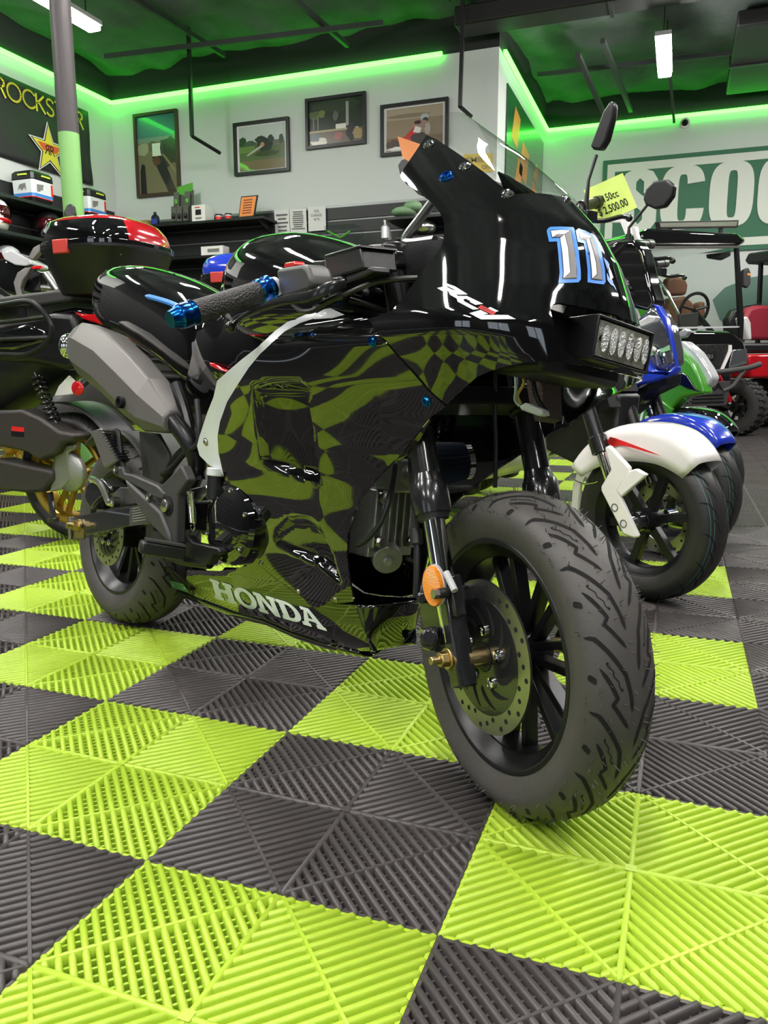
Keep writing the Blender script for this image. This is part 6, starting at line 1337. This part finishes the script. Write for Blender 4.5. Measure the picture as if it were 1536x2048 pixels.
def ringpoly(x0, x1, z0, z1, ix0, ix1, iz0, iz1, a0=0, a1=2*PI, n=40, e=4.5):
    cx, cz = (x0+x1)/2, (z0+z1)/2; out = []; cix, ciz = (ix0+ix1)/2, (iz0+iz1)/2
    f = lambda a, cx, cz, rx, rz, e: (cx+rx*math.copysign(abs(math.cos(a))**(2/e), math.cos(a)), cz+rz*math.copysign(abs(math.sin(a))**(2/e), math.sin(a)))
    A = np.linspace(a0, a1, n)
    return [[f(a, cx, cz, (x1-x0)/2, (z1-z0)/2, 3.2), f(b, cx, cz, (x1-x0)/2, (z1-z0)/2, 3.2), f(b, cix, ciz, (ix1-ix0)/2, (iz1-iz0)/2, e), f(a, cix, ciz, (ix1-ix0)/2, (iz1-iz0)/2, e)] for a, b in zip(A[:-1], A[1:])]
def letter(polys, nm):
    m_ = MB()
    for pl in polys: m_.prism([A3(x, YF-.033, z) for x, z in pl], A3(0, -.012, 0))
    m_.build(nm, wsg, t)
lz1 = yfp(1280, 340)[2]; lz0 = yfp(1400, 458)[2]
lx = [yfp(x, y)[0] for x, y in ((1243, 400), (1314, 400), (1321, 400), (1409, 400), (1418, 400), (1506, 400), (1514, 400), (1600, 395))]
Hh = lz1-lz0
# S
x0, x1 = lx[0], lx[1]; st = (x1-x0)*.40; zc = (lz0+lz1)/2
S_ = [(.30, 1.0), (.62, 1.0), (.86, .95), (1.0, .82), (1.0, .62), (.62, .62), (.62, .80), (.5, .86), (.40, .80), (.40, .68), (.55, .60), (.85, .48), (1.0, .36), (1.0, .16), (.86, .05), (.62, 0), (.34, 0), (.12, .05), (0, .18), (0, .38), (.38, .38), (.38, .2), (.5, .13), (.61, .2), (.61, .31), (.45, .40), (.14, .52), (0, .64), (0, .84), (.1, .95)]
letter([[(x0+(x1-x0)*u_, lz0+Hh*v_) for u_, v_ in S_]], 'letter')
x0, x1 = lx[2], lx[3]; w_ = x1-x0
letter(ringpoly(x0, x1, lz0, lz1, x0+w_*.40, x0+w_*.60, lz0+Hh*.14, lz1-Hh*.14, .30, 2*PI-.20, 44), 'letter')
x0, x1 = lx[4], lx[5]; letter(ringpoly(x0, x1, lz0, lz1, x0+w_*.40, x0+w_*.60, lz0+Hh*.14, lz1-Hh*.14), 'letter')
x0, x1 = lx[6], lx[7]; letter(ringpoly(x0, x1, lz0, lz1, x0+w_*.40, x0+w_*.60, lz0+Hh*.14, lz1-Hh*.14), 'letter')
m_ = MB(); m_.prism([yfp(x, y)+A3(0, -.002, 0) for x, y in [(1425, 600), (1450, 575), (1500, 555), (1640, 535), (1640, 640), (1540, 650), (1480, 660), (1440, 640)]], A3(0, -.006, 0)); tag(m_.build('wall_swoosh', mat('swoosh_green', (.10, .19, .15), .55)), 'dark green painted swoosh on the far wall behind the golf carts', 'wall painting')
p = yfp(1370, 247); t = thing('dome_camera', 'small white dome camera under the green light strip on the far wall', 'camera', tuple(p)); m_ = MB(); m_.cyl(p, p+A3(0, -.05, 0), .065, n=22); m_.build('mount', 'whitegl', t); m_ = MB(); m_.ball(p+A3(0, -.06, -.005), .042); m_.build('lens_dome', 'groove', t, 180)
# orange card behind the cowl
P = [BK.w(BK.px(x, y, -.08)) for x, y in [(796, 273), (840, 288), (830, 330), (806, 315)]]; m_ = MB(); m_.prism(P, BK.h*-.001); tag(m_.build('price_card', mat('orange_card', (.80, .36, .14), .6)), 'orange card sticking up behind the ear of the black cowl', 'card')
# left wall: shelves, luggage cases, helmets
SX = XL+.38
def sh(xpx, ypx): return onx(xpx, ypx, SX)
zA = sh(60, 402)[2]; zB1 = sh(30, 466)[2]
for z_, lb in ((zA, 'upper black shelf on the left wall carrying the boxed luggage cases'), (zB1, 'lower black shelf on the left wall carrying the white helmet'), (zB1-.45, 'third black shelf on the left wall, lowest in view')):
    m_ = MB(); m_.box((XL+.22, 4.6, z_-.018), (.40, 5.6, .036)); tag(m_.build('wall_shelf', mat('shelf_dark', (.014, .022, .018), .5), bevel=.003), lb, 'shelf')
def case(yc, lb, n_):
    s_ = .40; t = thing('luggage_case', lb, 'luggage case', (XL+.24, yc, zA), 'boxed luggage cases on the left shelf'); c = A3(XL+.24, yc, zA)
    yaw = .0
    def rg(k, z, e=.16): return [c+A3(a*.15*k, b*.155*k, z) for a, b in ((-1, -1+e), (-1+e, -1), (1-e, -1), (1, -1+e), (1, 1-e), (1-e, 1), (-1+e, 1), (-1, 1-e))]
    m_ = MB(); m_.loft([rg(.86, 0), rg(.93, .03), rg(.97, .06)]); m_.build('base', 'blackp', t, 20)
    m_ = MB(); m_.loft([rg(.985, .055), rg(.985, .065)]); m_.build('red_reflector', 'redlens', t)
    m_ = MB(); m_.loft([rg(.97, .065), rg(1.0, .235)]); slv = m_.build('printed_sleeve', mat('sleeve_white', (.66, .68, .70), .5), t, 20)
    m_ = MB(); m_.loft([rg(.978, .068), rg(.984, .10)], cap=False); m_.build('sleeve_blue_band', mat('sleeve_blue', (.05, .22, .6), .5), slv, 20)
    m_ = MB(); m_.loft([rg(1.0, .235), rg(1.03, .245), rg(1.0, .305), rg(.84, .33), rg(.6, .335)]); lid = m_.build('lid', 'blackp', t, 25)
    m_ = MB(); m_.box(c+A3(.158, .03, .285), (.012, .12, .016)); m_.build('lid_handle', mat('yellow_trim', (.6, .75, .06), .4), lid)
    m_ = MB(); m_.box(c+A3(.02, -.163, .285), (.12, .012, .016)); m_.build('lid_clasp', mat('yellow_trim', (.6, .75, .06), .4), lid)
    m_ = MB(); m_.prism([c+A3(.1515, -.10+.02*k_+(.03 if k_ % 2 else 0), .12+.01*k_) for k_ in range(5)]+[c+A3(.1515, 0, .2), c+A3(.1515, -.1, .19)], A3(.002, 0, 0)); m_.build('printed_picture', 'decalg', slv)
    m_ = MB(); m_.box(c+A3(.1515, .115, .16), (.003, .025, .12)); m_.build('printed_brand', 'decalr', slv)
    m_ = MB(); m_.prism([c+A3(-.06+.03*k_, -.1565, .13+(.03 if k_ % 2 else 0)) for k_ in range(5)]+[c+A3(.05, -.1565, .2), c+A3(-.03, -.1565, .19)], A3(0, -.002, 0)); m_.build('printed_sketch', 'decalg', slv)
    return t
case(sh(88, 400)[1], 'boxed luggage case with white printed sleeve, left of the column', 0)
case(sh(197, 432)[1], 'boxed luggage case with white printed sleeve, right of the column', 1)
hc = sh(8, 430); helmet(A3(XL+.26, hc[1], zB1+.17), .165, math.radians(-40), 'white and red full face helmet on the left shelf, cut by the picture edge', 'whitegl', 'redpaint')
hc = sh(32, 500); helmet(A3(XL+.26, hc[1], zB1-.45+.17), .165, math.radians(-30), 'silver helmet on the lowest left shelf above the parked black motorcycle', 'clear', 'blackp')
helmet(A3(XL+.26, sh(112, 445)[1], zB1+.17), .165, math.radians(-30), 'black helmet in the shade on the left shelf beside the green column', 'blackp', 'gloss')
# dark motorcycle far left
D0 = 4.6; MF = Fr(CAM+ray(20, 560)*D0*1.0, math.radians(150)); MF.o[2] = 0
t = thing('motorcycle', 'dark motorcycle with silver fairing far left, behind the red top case', 'motorcycle', (MF.o[0], MF.o[1], 0))
n1 = _vn(-CM[2]*A3(1, 1, 0))
def spx(x, y, d=0.): 
    return onp(x, y, CAM+CM[2]*(D0+d), CM[2])
def sl(name, pix, d, th, m, par, bevel=.006):
    m_ = MB(); m_.prism([spx(x, y, d) for x, y in pix], _vn(CM[2]*A3(1, 1, 0))*th); return m_.build(name, m, par, bevel=bevel)
sl('fairing', [(2, 505), (22, 500), (60, 520), (62, 528), (50, 532), (30, 530), (8, 518)], 0, .25, 'clear', t)
sl('tank', [(-20, 520), (8, 518), (50, 534), (52, 560), (30, 590), (-20, 585)], .02, .3, 'gloss', t, .02)
sl('handguard', [(55, 515), (66, 495), (78, 488), (86, 492), (78, 505), (66, 520)], -.05, .05, 'grey', t)
sl('knee_panel', [(26, 565), (34, 545), (50, 535), (62, 534), (55, 548), (46, 560), (40, 575), (45, 595), (32, 592)], -.05, .06, 'grey', t)
sl('engine_block', [(40, 555), (70, 540), (96, 548), (110, 570), (112, 582), (60, 585), (44, 580)], .05, .25, 'satin', t, .01)
m_ = MB(); m_.cyl(spx(92, 548), spx(116, 582), .03, n=16); m_.cyl(spx(84, 575), spx(112, 578), .02, n=14); m_.build('fork_leg', 'steel', t)
sl('red_light', [(62, 533), (82, 531), (84, 537), (64, 538)], -.06, .03, 'redlens', t, .002)
m_ = MB(); m_.tube(smooth([spx(94, 500), spx(98, 480), spx(110, 455), spx(125, 440)], 4), .008, 8); ms_ = m_.build('mirror_stem', 'steel', t)
sl('mirror_head', [(80, 465), (86, 455), (96, 452), (104, 460), (100, 480), (92, 492), (84, 485)], -.02, .03, 'blackp', ms_, .01)
sl('mirror_head', [(126, 425), (132, 410), (140, 406), (148, 412), (151, 428), (148, 436), (130, 437)], .02, .03, 'blackp', ms_, .01)
m_ = MB(); zf = spx(40, 575)[2]; wpos = spx(60, 600); wpos[2] = .3
whf = Fr(wpos+_vn(CM[2]*A3(1, 1, 0))*.25, math.radians(150)); rm_ = rim(whf, A3(0, 0, 0), .21, .05, t, 6, 'satin', 'front_wheel', .12, .02, .04); tyre(whf, A3(0, 0, 0), .30, .06, .21, rm_, 14, 0, 1)
m_ = MB(); m_.cyl(wpos+A3(0, 0, 0)+_vn(CM[2]*A3(1, 1, 0))*.25, spx(90, 545), .03, n=12); m_.build('steering_head', 'satin', t)
# ------------------------------------------------------------------ golf carts
a = onz(1283, 468, 1.98); b = onz(1494, 484, 1.98); dl = _vn(b-a); fwd = A3(-dl[1], dl[0], 0); fwd = fwd if np.dot(fwd, -CM[2]) > 0 else -fwd
CF = Fr((a+b)/2*A3(1, 1, 0), math.atan2(fwd[1], fwd[0]))
cart = thing('golf_cart', 'black golf cart with brown seats and light bar on its roof, far right', 'golf cart', tuple(CF.o))
s = MB(CF); frface(s, [(1281, 470), (1290, 460), (1300, 456), (1476, 466), (1490, 476), (1494, 484), (1480, 491), (1300, 491), (1284, 486)], .0, 1.7); s.build('roof', 'gloss', cart, bevel=.03)
s = MB(CF); frface(s, [(1317, 443), (1478, 440), (1476, 455), (1320, 457)], -.05, .06); lb = s.build('light_bar', 'blackp', cart, bevel=.004)
s = MB(CF); frface(s, [(1320, 446), (1475, 443), (1473, 452), (1322, 454)], -.045, .012); s.build('light_bar_lens', mat('led_reflector', (.5, .5, .5)), lb)
for x in (1340, 1441):
    s = MB(CF); frface(s, [(x, 455), (x+5, 455), (x+5, 466), (x, 466)], -.07, .03); s.build('light_bar_foot', 'blackp', lb)
s = MB(CF); frface(s, [(1292, 492), (1478, 491), (1478, 496), (1292, 497)], .02, .04); s.build('front_rail', 'steel', cart)
for pts in ([(1473, 492), (1478, 492), (1488, 640), (1486, 680), (1481, 680), (1480, 640)], [(1286, 492), (1291, 492), (1286, 680), (1281, 680)]):
    s = MB(CF); frface(s, pts, .0 if True else 0, .04); s.build('roof_post', 'satin', cart)
for o in (.5, -.5):
    s = MB(CF); s.bar((-1.45, o, .95), (-1.5, o, 1.92), .04, .04, (0, 1, 0)); s.build('roof_post', 'satin', cart)
s = MB(CF); frface(s, [(1292, 497), (1474, 497), (1482, 652), (1294, 655)], -.02, .006); s.build('windshield', glass('cart_glass', (.93, .96, .94), .02, .08), cart)
s = MB(CF); frface(s, [(1290, 655), (1484, 652), (1484, 655), (1290, 659)], -.01, .02); s.build('windshield_rim', 'clear', cart)
s = MB(CF); frface(s, [(1330, 672), (1380, 660), (1460, 662), (1490, 680), (1496, 700), (1488, 740), (1300, 745), (1310, 690)], .25, .45); s.build('hood', 'gloss', cart, bevel=.04, bseg=3)
s = MB(CF); frface(s, [(1372, 690), (1462, 688), (1440, 740), (1350, 742)], .262, .03); gr = s.build('grille', mat('grille_mesh', (.012, .012, .012), .4, bump=1, bscale=40), cart, bevel=.004)
s = MB(CF); frface(s, [(1402, 706), (1430, 705), (1430, 720), (1402, 721)], .27, .01); s.build('badge_plate', 'blackp', gr)
s = MB(CF); P = [fa(CF, x, y, .273) for x, y in [(1405, 718), (1427, 717), (1405, 709)]]; text_on(s, 'ZEBRA', P[0], P[1]-P[0], P[2]-P[0], bold=.01); s.build('badge_lettering', mat('badge_grey', (.3, .32, .32), .3, .6), gr)
s = MB(CF); frface(s, [(1458, 690), (1464, 690), (1464, 702), (1446, 742), (1440, 742), (1457, 704)], .27, .02); s.build('daylight_strip', 'whitegl', cart)
s = MB(CF); frface(s, [(1466, 700), (1494, 698), (1495, 728), (1458, 738)], .26, .06); s.build('headlight', mat('headlight_lens', (.5, .5, .5)), cart, bevel=.005)
s = MB(CF); P = [fa(CF, x, y, .36) for x, y in [(1395, 746), (1440, 744), (1495, 736), (1520, 728)]]; s.tube(smooth(P, 3), .028, 10); P = [fa(CF, x, y, .36) for x, y in [(1445, 782), (1465, 772), (1480, 752), (1490, 740)]]; s.tube(smooth(P, 3), .022, 10); bp_ = s.build('bumper', 'darkgrey', cart)
s = MB(CF); frface(s, [(1380, 765), (1462, 762), (1454, 810), (1440, 812), (1380, 812)], .37, .02); sk = s.build('skid_plate', 'darkgrey', bp_, bevel=.004)
s = MB(CF); P = [fa(CF, x, y, .374) for x, y in [(1392, 782), (1446, 780), (1392, 767)]]; text_on(s, 'ZEBRA', P[0]-(P[1]-P[0])*.35, (P[1]-P[0])*1.35, P[2]-P[0], bold=.03); s.build('plate_lettering', 'decalk', sk)
for y in (790, 797, 804):
    s = MB(CF); frface(s, [(1385, y), (1448, y-2), (1447, y+1), (1385, y+3)], .376, .006); s.build('plate_rib', 'satin', sk)
def cartwheel(fr, pos, par, steer=0.):
    w = Fr(fr.w(pos), math.atan2(fr.h[1], fr.h[0])+steer); r_ = rim(w, A3(0, 0, 0), .16, .11, par, 6, 'satin', 'wheel', 0, .03, .06)
    mb = MB(w); mb.lathe([(a, r) for a, r in ((.10, .15), (.125, .18), (.13, .24), (.115, .275), (.06, .285), (-.06, .285), (-.115, .275), (-.13, .24), (-.125, .18), (-.10, .15))], A3(0, 0, 0), (0, 1, 0), 48)
    for k_ in range(26):
        a0 = k_*2*PI/26
        for s_ in (-1, 1):
            P = [A3(.287*math.cos(a0+d), o, .287*math.sin(a0+d)) for o, d in ((s_*.01, 0), (s_*.06, .10), (s_*.118, .10))]; rad = A3(math.cos(a0+.08), 0, math.sin(a0+.08)); mb.bar(P[0], P[1], .028, .018, rad); mb.bar(P[1], P[2]+A3(0, 0, 0)-rad*.006, .028, .018, rad)
    mb.build('tyre', mat('cart_tyre_rubber', (.022, .021, .020), .7), r_, 40)
fl = CF.inv(onz(1500, 873, 0)); cartwheel(CF, A3(fl[0]-.2, fl[1], .29), cart, .35); cartwheel(CF, A3(fl[0]-.2, fl[1]+1.0, .29), cart, .35); cartwheel(CF, A3(fl[0]-1.95, fl[1], .29), cart); cartwheel(CF, A3(fl[0]-1.95, fl[1]+1.0, .29), cart)
s = MB(CF); s.box((-.9, fl[1]+.5, .42), (2.0, .9, .16)); s.box((-.05, fl[1]+.5, .5), (.5, .75, .3)); s.build('chassis', 'blackp', cart, bevel=.03)
s = MB(CF); P0 = CF.w(fl)+A3(0, 0, 0); s.cyl(A3(fl[0]-.2, fl[1]+.12, .3), A3(fl[0]-.2, fl[1]+.45, .42), .03, n=12); s.cyl(A3(fl[0]-.15, fl[1]+.16, .36), A3(fl[0]-.15, fl[1]+.35, .62), .035, n=12, mi=1); s.build('suspension', ['steel', 'redlens'], cart)
brn = mat('seat_brown', (.16, .065, .035), .5); 
for pix, a_, d_, nm in (([(1336, 556), (1350, 552), (1372, 556), (1378, 570), (1374, 590), (1338, 592), (1332, 575)], -1.15, .10, 'headrest'), ([(1340, 596), (1372, 592), (1388, 605), (1394, 640), (1388, 660), (1335, 660), (1335, 620)], -1.12, .14, 'seat_back'), ([(1399, 605), (1412, 602), (1413, 650), (1400, 652)], -1.12, .14, 'seat_back')):
    s = MB(CF); frface(s, pix, a_, d_); s.build(nm, brn, cart, bevel=.035, bseg=3)
s = MB(CF); s.box((-1.0, fl[1]+.5, .78), (.55, .95, .14)); s.build('seat_cushion', brn, cart, bevel=.03)
s = MB(CF); sc0 = fa(CF, 1388, 620, -.55); s.tube([sc0+A3(.05*math.sin(a), .19*math.cos(a), .175*math.sin(a)) for a in np.linspace(0, 2*PI, 40, endpoint=False)], .018, 8, loop=True); s.cyl(sc0, sc0+A3(.4, 0, -.35), .03, n=12); 
for a in (.2, 2.9, 4.71): s.cyl(sc0, sc0+A3(.05*math.sin(a), .18*math.cos(a), .17*math.sin(a)), .014, n=8)
s.build('steering_wheel', 'blackp', cart)
s = MB(CF); frface(s, [(1360, 628), (1398, 624), (1396, 660), (1362, 662)], -.40, .05); s.build('dashboard', 'darkgrey', cart, bevel=.01)
s = MB(CF); frface(s, [(1418, 508), (1445, 505), (1462, 502), (1462, 512), (1445, 520), (1420, 516)], -.15, .05); s.build('rear_view_mirror', 'blackp', cart, bevel=.01)
s = MB(CF); frface(s, [(1488, 540), (1498, 535), (1502, 545), (1502, 568), (1496, 576), (1487, 572)], -.05, .05); mr = s.build('side_mirror', 'darkgrey', cart, bevel=.01)
s = MB(CF); frface(s, [(1495, 546), (1501, 546), (1501, 551), (1495, 551)], -.045, .01); s.build('mirror_signal', 'amber', mr)
# second cart, cut by the right edge
CG = Fr(CF.o+CF.r*-2.35+CF.h*.35, math.atan2(CF.h[1], CF.h[0]))
c2 = thing('golf_cart', 'red golf cart with red seats under a dark roof, cut by the right edge', 'golf cart', tuple(CG.o))
s = MB(CG); s.loft([[A3(x, o, z) for x, z in ((.25, 1.93), (.1, 2.02), (-1.35, 2.06), (-1.40, 1.98), (-1.35, 1.93))] for o in (.66, -.66)]); s.build('roof', 'blackp', c2, bevel=.02)
for o in (.55, -.55):
    s = MB(CG); s.bar((0, o, .95), (.05, o, 1.95), .04, .04, (0, 1, 0)); s.build('roof_post', 'satin', c2); s = MB(CG); s.bar((-1.2, o, .9), (-1.25, o, 1.95), .04, .04, (0, 1, 0)); s.build('roof_post', 'satin', c2)
rs_ = mat('seat_red', (.30, .02, .04), .5)
s = MB(CG); frface(s, [(1489, 640), (1500, 616), (1520, 610), (1560, 612), (1600, 640), (1600, 680), (1500, 680)], -.9, .14); bk_ = s.build('seat_back', rs_, c2, bevel=.04, bseg=3)
s = MB(CG); frface(s, [(1486, 635), (1496, 632), (1503, 645), (1505, 680), (1497, 680)], -.88, .14); s.build('seat_side_piping', 'whitegl', bk_, bevel=.02)
s = MB(CG); frface(s, [(1458, 640), (1470, 618), (1500, 610), (1530, 606), (1500, 640), (1490, 690), (1462, 685)], -1.0, .12); s.build('seat_shell', 'blackp', c2, bevel=.03)
s = MB(CG); frface(s, [(1480, 686), (1620, 684), (1620, 704), (1480, 706)], -.5, .5); s.build('seat_cushion', 'blackp', c2, bevel=.03)
s = MB(CG); frface(s, [(1498, 708), (1640, 706), (1640, 755), (1500, 757)], -.45, .8); s.build('body', 'redpaint', c2, bevel=.03)
s = MB(CG); s.box((-.5, 0, .40), (1.5, .9, .14)); s.build('chassis', 'blackp', c2, bevel=.03)
for px_, o in ((.1, .5), (.1, -.5), (-1.15, .5), (-1.15, -.5)): cartwheel(CG, A3(px_, o, .29), c2)
